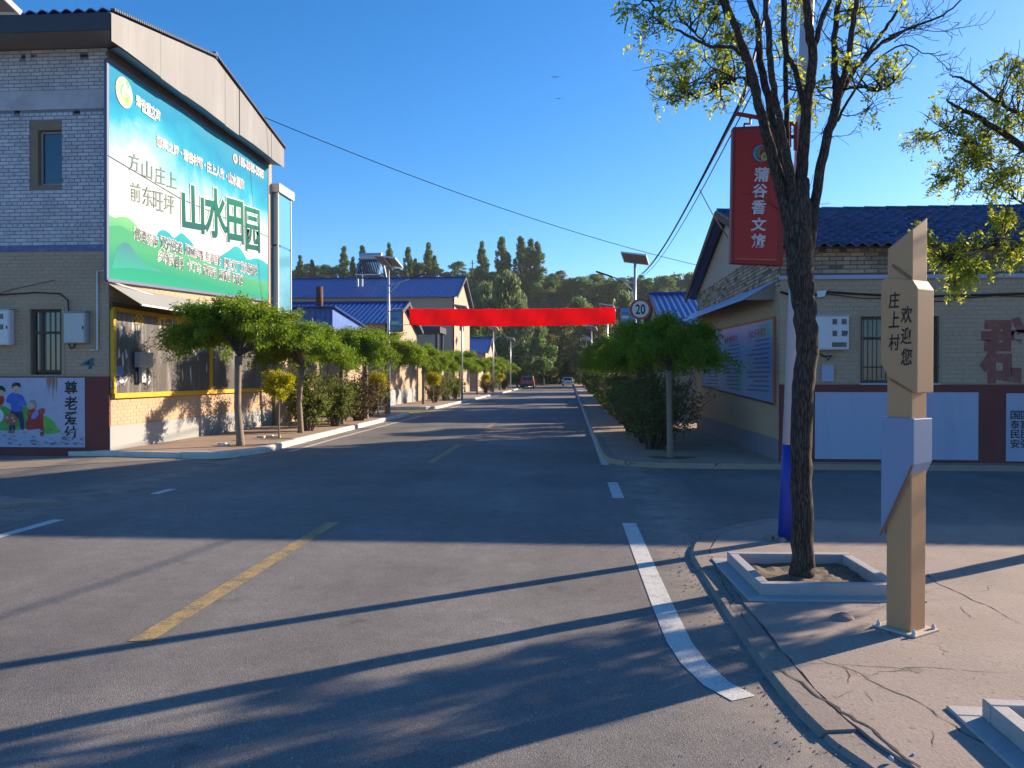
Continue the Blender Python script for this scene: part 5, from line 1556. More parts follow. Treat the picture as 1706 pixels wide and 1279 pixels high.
# flags hung on lamp posts
def flag(label, x, y, z0, z1, w_, side):
    f = thing('lamp_flag', label, 'flag', (x, y, z0), group='blue flags hung on the lamp posts')
    xa, xb = (x + .06 * side, x + side * (.06 + w_))
    MB().box(min(xa, xb), y - .015, z0, max(xa, xb), y + .015, z1).build('board', K['flag_blue'], f)
    for z in (z0 - .02, z1 + .02): MB().bar((x, y, z), (xb, y, z), .04, .04).build('rail', K['sign_frame_red'], f)
    MB().bar((xb, y, z0 - .02), (xb, y, z1 + .02), .04, .04).build('rail', K['sign_frame_red'], f)
    for k in range(3):
        MB().box(min(xa, xb) + .08, y - .018, z0 + .12 + .15 * k, max(xa, xb) - .08 - .06 * k, y - .0155, z0 + .2 + .15 * k).build('printed_shape', (K['logo_green'], K['ink_white'], K['ink_blue'])[k], f)
flag('blue flag on the lamp post at the left end of banner', -6.95, 30.15, 3.35, 4.08, .5, 1)
flag('blue flag on the lamp post at the right end of banner', 2.4, 29.95, 3.5, 4.15, .5, -1)
# ---- red banner over the road
bn = thing('red_banner', 'plain red cloth banner stretched across the road between two lamp posts', 'banner', (-2.2, 30.05, 3.5))
xa, xb = onY(682, 527, 30.05).x, onY(1025, 527, 30.05).x
n = 60
vs, fs = [], []
for i in range(n + 1):
    t = i / n
    x = xa + (xb - xa) * t
    sag = -.03 * math.sin(math.pi * t)
    for j in range(5):
        z = 3.56 + (4.18 - 3.56) * j / 4
        vs.append((x, 30.05 + .05 * math.sin(i * .55 + j * .8) * (1 - abs(j - 2) / 3) + .02 * math.sin(i * 1.9 - j), z + sag * (2.2 - j * .3) + .01 * math.sin(i * 1.1 + j * .3)))
for i in range(n):
    for j in range(4): fs.append((i * 5 + j, (i + 1) * 5 + j, (i + 1) * 5 + j + 1, i * 5 + j + 1))
MB().add(vs, fs).build('cloth', K['banner'], bn, smooth=True)
MB().add([(x, y + .012, z) for x, y, z in vs], fs).build('cloth_back', K['banner'], bn, smooth=True)
for z in (3.57, 4.17):
    MB().tube([(-6.9, 30.1, z + .03), (xa, 30.05, z)], .012, 5).build('rope', K['white_metal'], bn)
    MB().tube([(xb, 30.05, z), (2.36, 30.0, z + .03)], .012, 5).build('rope', K['white_metal'], bn)
# ---- speed limit sign
ss = thing('speed_sign', 'round white 20 speed limit sign with red ring on a grey post', 'sign', (2.02, 23, RS))
SC = onY(1067, 515, 22.9)
MB().tube([(SC.x + .05, 23.02, RS), (SC.x + .05, 23.02, SC.z + .2)], .035, 10).build('post', K['galv'], ss)
ts = Vector((-.12, -1, 0)).normalized()
MB().disc(SC, .3, ts, 32, .012).build('ring', K['sign_ring'], ss)
MB().disc(SC + ts * .0125, .235, ts, 32, .003).build('face', K['sign_white'], ss)
MB().disc(SC - ts * .012, .3, ts, 32, .01).build('backing', K['grey_metal'], ss)
sd_ = Vector((-ts.y, ts.x, 0))
lettering('speed_number', '20', K['ink_black'], ss, SC - sd_ * .13, SC + sd_ * .13, .27, ts, .02, lift=.018)
MB().box(SC.x - .02, 22.97, SC.z - .15, SC.x + .12, 23.0, SC.z - .1).build('clamp', K['galv'], ss)

# ================================================================== OVERHEAD WIRES
def wire(label, a, b, sag, r_=.01, n=30, group=None):
    a, b = Vector(a), Vector(b)
    pts = [a + (b - a) * (i / n) + Vector((0, 0, -4 * sag * (i / n) * (1 - i / n))) for i in range(n + 1)]
    return tag(MB().tube(pts, r_, 5).build('overhead_wire', K['cable']), label, 'wire', 'overhead wires')
A = pc(6.85)
lampt = Vector((2.4, 30.0, 5.3))
wire('thick black cable sweeping from white pole to the right lamp post', onY(1236, 158, 7.8) + Vector((.6, .2, 1.6)) * 0 + Vector((.02, 0, 0)), onY(1070, 456, 29.9), .25, .016)
wire('thick black cable continuing from white pole top behind the branches', A, onY(1236, 158, 7.8) + Vector((.02, 0, 0)), .0, .014)
wire('thin wire running beside the thick cable down from the white pole', onY(1256, 150, 7.8), onY(1066, 462, 29.9), .35, .007)
wire('second thin wire beside the thick cable above the red sign', onY(1248, 150, 7.8), onY(1062, 460, 29.9), .3, .006)
wire('thin wire crossing the sky from the left house to right', onX(440, 195, -8.7), onY(1168, 443, 34), .35, .012)
wire('thin wire from cable down to the cottage gable', onY(1166, 316, 12.2), onX(1213, 395, 3.45), .05, .008)
wire('black service cable from the white pole to the cottage wall', pc(2.62), onY(1345, 492, RYW - .06), .08, .012)

# ================================================================== VEGETATION
def leaf_mesh(name, C, D, S, Lh, Wh, mat, rnd=None):
    """C centres, D unit directions, S unit side vectors, half lengths Lh and half widths Wh: one folded-free rhombus per leaf"""
    n = len(C)
    V = np.empty((n, 4, 3))
    V[:, 0] = C - D * Lh[:, None]
    V[:, 1] = C + S * Wh[:, None] + D * (Lh * .15)[:, None]
    V[:, 2] = C + D * Lh[:, None]
    V[:, 3] = C - S * Wh[:, None] + D * (Lh * .15)[:, None]
    me = bpy.data.meshes.new(name)
    me.vertices.add(n * 4); me.vertices.foreach_set('co', V.reshape(-1))
    me.loops.add(n * 4); me.loops.foreach_set('vertex_index', np.arange(n * 4, dtype=np.int32))
    me.polygons.add(n); me.polygons.foreach_set('loop_start', np.arange(0, n * 4, 4, dtype=np.int32))
    at = me.attributes.new('rnd', 'FLOAT', 'FACE')
    at.data.foreach_set('value', (rng.random(n) if rnd is None else rnd).astype(np.float32))
    me.materials.append(mat)
    me.update(calc_edges=True)
    return me
def unit(a): return a / np.maximum(np.linalg.norm(a, axis=1, keepdims=True), 1e-9)
def rand_dirs(n, r=rng): return unit(r.normal(size=(n, 3)))
def sides(D, r=rng): return unit(np.cross(D, rand_dirs(len(D), r)))

# ---- globe locust: an umbrella of arching, drooping sprays on a straight trunk
def globe_tree(seed, rad=1.32, top=3.02, bot=1.85, nb=280, per=210):
    r = np.random.default_rng(seed)
    t = thing('globe_locust', 'x', 'tree')
    tr = MB()
    bend = r.uniform(-.05, .05, 2)
    tr.tube([(0, 0, -.05), (.0, 0, .1), (bend[0], bend[1], .8), (bend[0] * .5, bend[1] * .6, 1.4), (0, 0, bot)], [.085, .07, .06, .058, .07], 10, wob=.08)
    tr.build('trunk', K['bark_pale'], t, smooth=True, world=False)
    br = MB()
    C, D = [], []
    cl = [(r.uniform(0, 6.283), R(r.uniform(6, 85)), r.uniform(.82, 1.12)) for _ in range(30)]
    for b in range(nb):
        ca, ce, cr = cl[b % 30]
        az = ca + r.normal() * .2
        el = min(R(89), max(R(4), ce + r.normal() * .14))
        k_ = cr * r.uniform(.8, 1.03)
        lob = 1 + .1 * math.sin(3 * az + seed) + .07 * math.sin(5 * az + 2 * seed)
        reach = rad * k_ * lob * math.cos(el) ** .75
        up = (top - bot) * k_ * math.sin(el) ** .9
        droop = r.uniform(.1, .42) * (1.0 if el < R(45) else .3)
        m = 14
        pts = []
        for i in range(m + 1):
            s = i / m
            z = bot + up * s ** .85 + .2 * math.cos(el) * math.sin(math.pi * min(1, s * .8)) - droop * max(0, s - .55) ** 1.5 * 3.0
            pts.append(np.array([reach * s * math.cos(az), reach * s * math.sin(az), z]))
        if b % 5 == 0:
            br.tube([tuple(p) for p in pts[:9]], [.022 - .0018 * i for i in range(9)], 4, cap=False)
        pts = np.array(pts)
        k = r.random(per) ** .55 * .7 + .3
        idx = np.clip((k * m).astype(int), 0, m - 1); fr = k * m - idx
        base = pts[idx] * (1 - fr[:, None]) + pts[np.minimum(idx + 1, m)] * fr[:, None]
        tan = unit(pts[np.minimum(idx + 1, m)] - pts[idx])
        off = r.normal(size=(per, 3)) * .055
        dirs = unit(tan * .6 + r.normal(size=(per, 3)) * .5 + np.array([0, 0, -.55]))
        C.append(base + off + dirs * .03); D.append(dirs)
    br.build('branches', K['bark_far'], t, world=False)
    C, D = np.concatenate(C), np.concatenate(D)
    n = len(C)
    me = leaf_mesh('crown', C, D, sides(D, r), r.uniform(.022, .042, n), r.uniform(.0085, .0145, n), K['leaf_globe'])
    link_mesh('crown', me, t)
    return t
GL = [globe_tree(3), globe_tree(8, 1.4, 2.98, 1.8), globe_tree(14, 1.24, 3.08, 1.85)]
used = [False] * 3
def put_globe(k, x, y, z, s, lb, grp):
    o = GL[k] if not used[k] else copy_tree(GL[k])
    used[k] = True
    if not isinstance(s, tuple): s = (s * random.uniform(.92, 1.1), s * random.uniform(.92, 1.1), s * random.uniform(.94, 1.05))
    place(o, (x, y, z), random.uniform(0, 6.28), s, lb, grp)
    o.rotation_euler = (random.uniform(-.03, .03), random.uniform(-.03, .03), random.uniform(0, 6.28))
    return o
gl_left = [(-7.06, 16.65, 1.02, 'globe locust in front of the yellow framed notice board'), (-7.1, 20.6, .98, 'globe locust behind the first, right of the notice board'), (-7.15, 24.6, 1.0, 'globe locust below the glass sunroom corner'),
           (-7.2, 27.8, 1.0, 'globe locust in front of the blue shed'), (-7.3, 31.4, 1.1, 'shaded globe locust beside the lamp at the banner end'), (-7.9, 42.6, 1.0, 'globe locust at the start of the second pavement stretch'),
           (-7.9, 47, 1.0, 'second globe locust of the stretch beyond the lane'), (-7.9, 51.5, 1.05, 'third globe locust of the stretch beyond the lane'), (-7.9, 56.5, 1.05, 'fourth globe locust of the stretch beyond the lane'),
           (-8.0, 68.5, 1.05, 'far globe locust left of the road, before the far cottage'), (-7.9, 74, 1.05, 'far globe locust second in the last row on the left'), (-7.8, 80, 1.1, 'far globe locust third in the last row on the left'), (-7.7, 87, 1.1, 'far globe locust near the parked orange red car'), (-7.6, 94, 1.1, 'farthest globe locust on the left behind the parked car')]
for i, (x, y, s, lb) in enumerate(gl_left):
    s = (s * random.uniform(1.08, 1.2), s * random.uniform(1.08, 1.2), s * random.uniform(.96, 1.04))
    put_globe(i % 3, x, y, LS - .02, s, lb, 'globe locust trees along the left pavement')
gl_right = [(1.86, 14.98, .93, 'globe locust at the near end of the right hedge, shading the blue poster'), (1.86, 18.6, .95, 'second globe locust on the right, behind the nearest'), (1.9, 22.4, .98, 'globe locust beneath the 20 speed sign'), (1.95, 26.4, 1.0, 'globe locust just behind the 20 speed sign'), (2.0, 33.0, 1.0, 'globe locust beyond the right banner lamp'), (2.0, 38, 1.05, 'sixth globe locust on the right'), (2.05, 44, 1.1, 'seventh globe locust on the right'), (2.1, 50, 1.1, 'eighth globe locust on the right'), (2.1, 58, 1.15, 'ninth globe locust on the right'), (2.2, 68, 1.15, 'farthest globe locust on the right')]
for i, (x, y, s, lb) in enumerate(gl_right):
    put_globe((i + 1) % 3, x, y, RS - .02, (s * random.uniform(.98, 1.1), s * random.uniform(.98, 1.1), .9 if i < 4 else s), lb, 'globe locust trees along the right pavement')
# extra growth tip on the second left tree reaching over the billboard corner is part of that crown

# ---- bushes
def bush(seed, mat, h=1.7, rad=.75, nl=5200, stems=34, name='bush', fill=.5, lsize=.03, wmat=None):
    r = np.random.default_rng(seed)
    t = thing(name, 'x', 'bush')
    st = MB()
    C, D = [], []
    for k in range(stems):
        az = r.uniform(0, 6.283); lean = r.uniform(.1, 1.0)
        tipr = rad * lean * r.uniform(.8, 1.1); tz = h * r.uniform(.55, 1.0) * (1 - .28 * lean ** 2)
        pts = []
        for i in range(7):
            s = i / 6
            rr2 = .1 * r.random() * 0 + tipr * s ** 1.2
            pts.append(np.array([.08 * math.cos(az) + rr2 * math.cos(az) + r.normal() * .02, .08 * math.sin(az) + rr2 * math.sin(az) + r.normal() * .02, tz * s]))
        st.tube([tuple(p) for p in pts], [.012 - .0015 * i for i in range(7)], 4, cap=False)
        for q in range(6):                          # side twigs
            s = r.uniform(.3, 1); i = min(5, int(s * 6)); p = pts[i]
            d = r.normal(size=3); d[2] = abs(d[2]) * .8 + .2; d /= np.linalg.norm(d)
            l = r.uniform(.15, .4)
            st.tube([tuple(p), tuple(p + d * l)], [.005, .002], 3, cap=False)
            m = int(nl / stems / 6 * 1.0)
            k2 = r.random(m)
            c = p + d * l * k2[:, None] + r.normal(size=(m, 3)) * .045
            C.append(c); D.append(unit(d * .5 + r.normal(size=(m, 3)) * .7))
    st.build('stems', wmat or K['bark_far'], t, world=False)
    C, D = np.concatenate(C), np.concatenate(D)
    keep = C[:, 2] > .12
    C, D = C[keep], D[keep]
    n = len(C)
    me = leaf_mesh('foliage', C, D, sides(D, r), r.uniform(.7, 1.3, n) * lsize, r.uniform(.4, .7, n) * lsize, mat)
    link_mesh('foliage', me, t)
    return t
B_green = bush(5, K['leaf_bush'], 1.75, .8, 6500, name='leafy_bush')
B_brown = bush(6, K['leaf_brown'], 1.6, .72, 5200, 44, name='twiggy_bush', lsize=.026)
B_mixed = bush(9, K['leaf_olive'], 1.7, .75, 4200, 40, name='twiggy_bush')
def ball_tree(seed):
    r = np.random.default_rng(seed)
    t = thing('golden_ball_shrub', 'x', 'shrub')
    MB().tube([(0, 0, -.03), (.01, 0, .5), (0, .01, 1.15)], [.026, .02, .022], 7).build('stem', K['bark_pale'], t, world=False)
    br = MB(); C, D = [], []
    for k in range(70):
        d = r.normal(size=3); d[2] += .25; d /= np.linalg.norm(d)
        l = .42 * r.uniform(.75, 1.1)
        p0 = np.array([0, 0, 1.22]); p1 = p0 + d * l * np.array([1, 1, .92]) + np.array([0, 0, .1])
        br.tube([tuple(p0), tuple(p1)], [.006, .002], 3, cap=False)
        m = 70
        s = r.uniform(.4, 1.03, m)
        C.append(p0 + (p1 - p0) * s[:, None] + r.normal(size=(m, 3)) * .035); D.append(unit(d + r.normal(size=(m, 3)) * .6))
    br.build('twigs', K['bark_far'], t, world=False)
    C, D = np.concatenate(C), np.concatenate(D); n = len(C)
    link_mesh('crown', leaf_mesh('crown', C, D, sides(D, r), r.uniform(.02, .035, n), r.uniform(.011, .018, n), K['leaf_yellow']), t)
    return t
BALL = ball_tree(2)
ub = {}
def put(proto, x, y, z, s, lb, grp, rz=None):
    k = proto.name
    o = proto if k not in ub else copy_tree(proto)
    ub[k] = 1
    return place(o, (x, y, z), random.uniform(0, 6.28) if rz is None else rz, s, lb, grp)
for x, y, s, lb in ((-6.95, 18.65, .98, 'golden ball shrub nearest, right of the first globe locust'), (-7.05, 28.9, 1.0, 'golden ball shrub half hidden behind the purple brown bush'), (-7.45, 43.2, 1.05, 'golden ball shrub at the start of the second pavement stretch'), (-7.4, 70, 1.05, 'golden ball shrub before the far cottage'), (-7.3, 84, 1.1, 'farthest golden ball shrub near the parked car')):
    put(BALL, x, y, LS - .02, s, lb, 'golden ball shrubs on the left pavement')
LB = 'bushes along the left pavement'
for pr, x, y, s, lb in ((B_green, -7.2, 21.4, (1.35, 1.35, 1.22), 'large leafy green bush right of the nearest golden shrub'), (B_green, -7.0, 23.4, (1.1, 1.1, 1.0), 'leafy green bush between the large bush and the brown one'), (B_brown, -7.1, 26.4, (1.4, 1.4, 1.25), 'rounded purple brown twiggy bush near the lamp'), (B_mixed, -7.3, 24.9, (1.3, 1.3, 1.1), 'olive twiggy bush between the two leafy ones and the brown one'), (B_mixed, -7.6, 29.9, (1.2, 1.2, 1.0), 'olive twiggy bush at the foot of the left banner lamp'), (B_mixed, -7.7, 45.0, (1.1, 1.1, 1.1), 'olive twiggy bush beyond the lane'), (B_green, -7.7, 48.6, (1.1, 1.1, 1.2), 'leafy bush under the second globe locust beyond the lane'), (B_green, -7.7, 53, (1.1, 1.1, 1.1), 'leafy bush farther along the second pavement stretch'), (B_brown, -7.7, 72.5, (1.2, 1.2, 1.1), 'twiggy bush in the last row on the left'), (B_green, -7.6, 77, (1.2, 1.2, 1.2), 'leafy bush in the last row on the left'), (B_green, -7.5, 90, (1.3, 1.3, 1.3), 'leafy bush beside the parked car')):
    put(pr, x, y, LS - .02, s, lb, LB)
RB = 'bushes in the hedge along the right pavement'
hedge = [(B_mixed, 1.75, 16.7, (.95, 1.2, .95)), (B_green, 1.7, 18.3, (.9, 1.2, 1.0)), (B_brown, 1.75, 20.0, (1.0, 1.2, 1.05)), (B_green, 1.65, 21.8, (1.0, 1.2, 1.05)), (B_mixed, 1.75, 23.7, (1.05, 1.2, 1.05)), (B_green, 1.7, 25.6, (1.05, 1.2, 1.1)), (B_brown, 1.75, 27.8, (1.1, 1.2, 1.1)), (B_green, 1.75, 30.6, (1.1, 1.3, 1.15)), (B_mixed, 1.8, 33.5, (1.1, 1.3, 1.15)), (B_green, 1.8, 37, (1.2, 1.5, 1.2)), (B_green, 1.85, 41, (1.2, 1.5, 1.2)), (B_mixed, 1.9, 46, (1.3, 1.6, 1.3)), (B_green, 1.9, 52, (1.4, 1.7, 1.3)), (B_green, 2.0, 60, (1.5, 1.8, 1.4)), (B_green, 2.1, 70, (1.6, 2, 1.5))]
ordn = ['first', 'second', 'third', 'fourth', 'fifth', 'sixth', 'seventh', 'eighth', 'ninth', 'tenth', 'eleventh', 'twelfth', 'thirteenth', 'fourteenth', 'fifteenth']
for i, (pr, x, y, s) in enumerate(hedge):
    s = (s[0] * 1.2, s[1] * 1.25, s[2] * 1.15)
    put(pr, x, y, RS - .02, s, '%s bush of the right hedge counted from the near end' % ordn[i], RB)
# dwarf stake beside the near right tree, soil round the trunks
for x, y, z, lb in ((-7.06, 16.65, LS, 'dark soil hole round the first globe locust on the left'), (-6.95, 18.65, LS, 'dark soil hole round the nearest golden ball shrub'), (1.86, 14.98, RS, 'dark soil hole round the nearest right globe locust')):
    pts = blob(x, y, .42, .3, 0, 20, .1, int(y * 10))
    o = MB().add([(a, b, z - .002) for a, b in pts], [tuple(range(len(pts)))]).build('tree_pit', K['soil']); o['kind'] = 'structure'
rr2 = random.Random(33)
for (x, y) in ((-7.5, 16.75), (-7.35, 16.5), (-7.3, 18.95), (-7.15, 18.95), (-7.45, 18.8)):
    mb = MB(); L_ = rr2.uniform(.1, .22)
    mb.box(x - L_ / 2, y - .06, LS - .01, x + L_ / 2, y + .06, LS + rr2.uniform(.03, .06))
    tag(mb.build('broken_brick', K['kerb_white'], bevel=.008), {(-7.5, 16.75): 'broken pale brick left of the first globe locust, nearer the wall', (-7.35, 16.5): 'broken pale brick left of the first globe locust, nearer its trunk', (-7.3, 18.95): 'broken pale brick in the middle of three by the golden shrub', (-7.15, 18.95): 'broken pale brick closest to the stem of the golden shrub', (-7.45, 18.8): 'broken pale brick farthest left of three by the golden shrub'}[(x, y)], 'brick', 'broken bricks by the tree pits')

# ------------------------------------------------------------------ the large locust in the planter
def pinnate(C, D, p, d, r, n=9, L=.17, ls=.026):
    """one compound leaf: rachis from p along d with paired leaflets"""
    d = d / np.linalg.norm(d)
    s = np.cross(d, r.normal(size=3)); s /= np.linalg.norm(s)
    for i in range(n):
        t = (i + 1) / n
        c = p + d * L * t + np.array([0, 0, -.05 * t * t])
        for sg in (-1, 1):
            q = s * sg * .8 + d * .55 + r.normal(size=3) * .15
            q /= np.linalg.norm(q)
            C.append(c + q * ls); D.append(q)
LEAFY = .075
def locust(name, label, base, limbs, masses, seed, scale_px, bare=()):
    r = np.random.default_rng(seed)
    t = thing(name, label, 'tree', base, group='locust trees in stone planters')
    tw = MB()
    nodes = []
    for i, (nm, pts, wd) in enumerate(limbs):
        wd = [q * (.94 if nm == 'trunk' else .8) for q in wd]
        P = [Vector(p) for p in pts]
        # smooth the limb
        Q, W = [], []
        for k in range(len(P) - 1):
            p0, p1, p2, p3 = P[max(k - 1, 0)], P[k], P[k + 1], P[min(k + 2, len(P) - 1)]
            for j in range(5):
                u = j / 5
                Q.append(.5 * ((2 * p1) + (p2 - p0) * u + (2 * p0 - 5 * p1 + 4 * p2 - p3) * u * u + (-p0 + 3 * p1 - 3 * p2 + p3) * u ** 3) + Vector(r.normal(size=3) * .004))
                W.append((wd[k] + (wd[k + 1] - wd[k]) * u))
        Q.append(P[-1]); W.append(wd[-1])
        MB().tube(Q, W, 14 if nm == 'trunk' else 8, wob=.12 if nm == 'trunk' else .08).build(nm, K['bark'], t, smooth=True)
        if nm != 'trunk':
            for k in range(2, len(Q)): nodes.append((np.array(Q[k]), W[k]))
    C, D = [], []
    def spray(p, d, l, rad, depth, leafy):
        """a twig with side twigs"""
        m = 6
        pts = [p]
        dd = d.copy()
        for i in range(m):
            dd = dd + r.normal(size=3) * .16 + np.array([0, 0, .03])
            dd /= np.linalg.norm(dd)
            pts.append(pts[-1] + dd * l / m)
        tw.tube([tuple(q) for q in pts], [max(.0018, rad * (1 - .8 * i / m)) for i in range(m + 1)], 4, cap=False)
        if leafy:
            for i in range(2, m + 1):
                for _ in range(leafy if r.random() < LEAFY else 0):
                    q = dd * .4 + r.normal(size=3) * .8 + np.array([0, 0, -.15])
                    pinnate(C, D, pts[i], q, r, r.integers(5, 9), r.uniform(.07, .13), r.uniform(.011, .017))
        if depth:
            for i in range(1, m + 1):
                if r.random() < .75:
                    q = dd + r.normal(size=3) * .75
                    spray(pts[i], q / np.linalg.norm(q), l * r.uniform(.35, .65), rad * .55, depth - 1, leafy)
    N = np.array([q[0] for q in nodes])
    for (c, rad, cnt, leafy) in masses:
        c = np.array(c)
        for _ in range(cnt):
            tip = c + r.normal(size=3) * rad * np.array([.55, .6, .45])
            dist = np.linalg.norm(N - c, axis=1)
            k = int(np.argsort(dist)[r.integers(0, 6)])
            p = N[k]
            v = tip - p
            spray(p, v / np.linalg.norm(v), np.linalg.norm(v) * 1.05, .008, 1, 0)
            for _ in range(2):
                q = v / np.linalg.norm(v) + r.normal(size=3) * .7
                spray(tip, q / np.linalg.norm(q), rad * r.uniform(.4, .7), .003, 1, leafy)
    for (p, d, l, rad) in bare:
        spray(np.array(p), np.array(d) / np.linalg.norm(d), l, rad, 2, 0)
    for _ in range(46):                              # small shoots everywhere along the limbs
        k = r.integers(0, len(N))
        q = r.normal(size=3); q[2] = abs(q[2]) * .6
        spray(N[k], q / np.linalg.norm(q), r.uniform(.12, .4), .0045, 1, 0)
    tw.build('twigs', K['bark'], t, kind='stuff')
    C, D = np.array(C), np.array(D); n = len(C)
    pl = np.array(wloc(t))
    me = leaf_mesh('leaves', C - pl, D, sides(D, r), r.uniform(.014, .022, n), r.uniform(.006, .0095, n), K['leaf_locust'])
    o = link_mesh('leaves', me, t); o['kind'] = 'stuff'
    return t
TY = 6.35
mpp = TY / FPX
def tp_(x, y, dy=0.0): return onY(x, y, TY + dy)
base = onZ(1336, 950, .1)
limbs = [
 ('trunk', [tp_(1336, 955), tp_(1338, 930), tp_(1337, 860), tp_(1334, 760), tp_(1337, 660), tp_(1344, 590), tp_(1340, 520), tp_(1334, 460), tp_(1330, 400), tp_(1328, 350), tp_(1334, 300)], [.105, .092, .086, .085, .088, .088, .092, .104, .112, .112, .07]),
 ('limb', [tp_(1322, 400), tp_(1306, 330), tp_(1288, 265, -.05), tp_(1268, 190, -.1), tp_(1255, 130, -.15), tp_(1236, 70, -.2), tp_(1215, 20, -.25), tp_(1200, -40, -.3), tp_(1180, -140, -.4)], [.075, .065, .055, .046, .04, .035, .03, .024, .012]),
 ('limb', [tp_(1318, 390), tp_(1306, 315, .05), tp_(1296, 240, .1), tp_(1278, 160, .15), tp_(1266, 100, .2), tp_(1262, 40, .22), tp_(1240, -30, .25), tp_(1225, -140, .3)], [.06, .05, .042, .04, .036, .032, .026, .014]),
 ('limb', [tp_(1268, 190, -.1), tp_(1245, 110, .0), tp_(1222, 40, .1), tp_(1190, -20, .15), tp_(1165, -90, .2)], [.038, .034, .028, .02, .01]),
 ('limb', [tp_(1322, 360), tp_(1316, 290, -.1), tp_(1306, 230, -.2), tp_(1294, 170, -.3), tp_(1284, 110, -.4), tp_(1280, 50, -.45), tp_(1274, -20, -.5), tp_(1280, -120, -.6)], [.05, .042, .034, .032, .03, .028, .022, .012]),
 ('limb', [tp_(1312, 300, .1), tp_(1311, 200, .2), tp_(1309, 110, .28), tp_(1306, 30, .3), tp_(1305, -60, .35), tp_(1312, -160, .4)], [.028, .026, .026, .025, .02, .01]),
 ('limb', [tp_(1334, 340), tp_(1338, 260), tp_(1345, 170, -.05), tp_(1353, 100, -.1), tp_(1348, 40, -.15), tp_(1340, -30, -.2), tp_(1345, -140, -.2)], [.07, .058, .05, .045, .042, .036, .016]),
 ('limb', [tp_(1340, 180), tp_(1326, 120, .1), tp_(1312, 90, .15), tp_(1308, 40, .2), tp_(1310, -30, .22)], [.032, .028, .024, .02, .01]),
 ('limb', [tp_(1353, 90, -.1), tp_(1368, 40, -.15), tp_(1384, -10, -.2), tp_(1400, -90, -.3)], [.03, .026, .02, .01]),
 ('limb', [tp_(1340, 470), tp_(1352, 390), tp_(1362, 300), tp_(1378, 230), tp_(1394, 170), tp_(1391, 110, .1), tp_(1392, 50, .15), tp_(1402, -30, .2), tp_(1420, -130, .2)], [.05, .052, .048, .046, .044, .034, .03, .024, .012]),
 ('limb', [tp_(1396, 165), tp_(1410, 110, -.1), tp_(1420, 50, -.15), tp_(1428, -20, -.2), tp_(1440, -120, -.25)], [.036, .03, .027, .022, .01]),
 ('limb', [tp_(1400, 160), tp_(1422, 120, .1), tp_(1452, 80, .2), tp_(1480, 40, .3), tp_(1508, -5, .35), tp_(1530, -70, .4)], [.026, .022, .02, .017, .013, .008]),
 ('limb', [tp_(1430, 110, .12), tp_(1470, 70, .1), tp_(1520, 45, .0), tp_(1570, 25, -.05), tp_(1605, -5, -.1)], [.017, .015, .012, .009, .006]),
 ('limb', [tp_(1405, 150), tp_(1440, 145, -.1), tp_(1470, 150, -.15), tp_(1502, 120, -.2), tp_(1530, 85, -.2)], [.014, .012, .009, .007, .004]),
 ('limb', [tp_(1244, 100, -.15), tp_(1220, 78, -.2), tp_(1180, 76, -.3), tp_(1140, 55, -.35), tp_(1108, 40, -.4), tp_(1085, 5, -.4), tp_(1060, -10, -.4)], [.02, .018, .015, .012, .009, .007, .004]),
 ('limb', [tp_(1180, 76, -.3), tp_(1150, 48, -.25), tp_(1125, 10, -.2), tp_(1130, -40, -.2)], [.01, .008, .006, .004]),
 ('limb', [tp_(1110, 48, -.38), tp_(1090, 55, -.4), tp_(1073, 66, -.42)], [.006, .004, .002]),
 ('limb', [tp_(1258, 150, .0), tp_(1230, 128, .1), tp_(1190, 150, .15), tp_(1160, 162, .15), tp_(1135, 145, .15)], [.014, .012, .009, .006, .003]),
 ('limb', [tp_(1395, 200), tp_(1420, 158, .1), tp_(1450, 112, .2), tp_(1500, 75, .25), tp_(1545, 90, .3), tp_(1568, 85, .3)], [.014, .013, .01, .008, .005, .003]),
]
masses = [(tp_(1155, 125, .1), .3, 9, 2), (tp_(1195, 110, .15), .26, 8, 2), (tp_(1210, 140, .15), .2, 6, 2), (tp_(1130, 140, .15), .18, 6, 2), (tp_(1165, 40, -.3), .2, 6, 1), (tp_(1195, 25, .1), .22, 7, 2), (tp_(1090, 30, -.4), .16, 5, 1), (tp_(1065, 0, -.4), .14, 4, 1),
          (tp_(1450, 120, -.1), .2, 7, 1), (tp_(1475, 135, -.15), .16, 6, 1), (tp_(1440, 95, .1), .14, 4, 1), (tp_(1440, 15, .0), .2, 5, 1), (tp_(1420, 60, .1), .15, 4, 1), (tp_(1340, 150, .2), .16, 5, 1), (tp_(1362, 160, .1), .14, 4, 1), (tp_(1330, 110, .25), .12, 3, 1), (tp_(1330, -80, .0), .5, 8, 2), (tp_(1200, -90, .1), .5, 8, 2), (tp_(1450, -80, .1), .45, 7, 2)]
masses = [(tuple(c), a, b, d) for c, a, b, d in masses]
bare = [(tuple(tp_(1480, 60, .25)), (.9, .1, .15), .45, .006), (tuple(tp_(1500, 45, .1)), (.9, 0, -.1), .4, .006), (tuple(tp_(1460, 75, .2)), (.8, -.2, .0), .5, .006), (tuple(tp_(1545, 88, .3)), (.9, .1, -.3), .25, .004), (tuple(tp_(1490, 70, .2)), (.7, .2, .6), .4, .005), (tuple(tp_(1400, 190)), (.7, -.2, -.1), .35, .005), (tuple(tp_(1300, 100, -.35)), (-.2, -.3, .8), .4, .005), (tuple(tp_(1320, 80, .1)), (.1, .4, .8), .4, .005)]
locust('locust_tree', 'large dark barked locust with many upright limbs in the stone planter', base, limbs, masses, 11, mpp, bare)
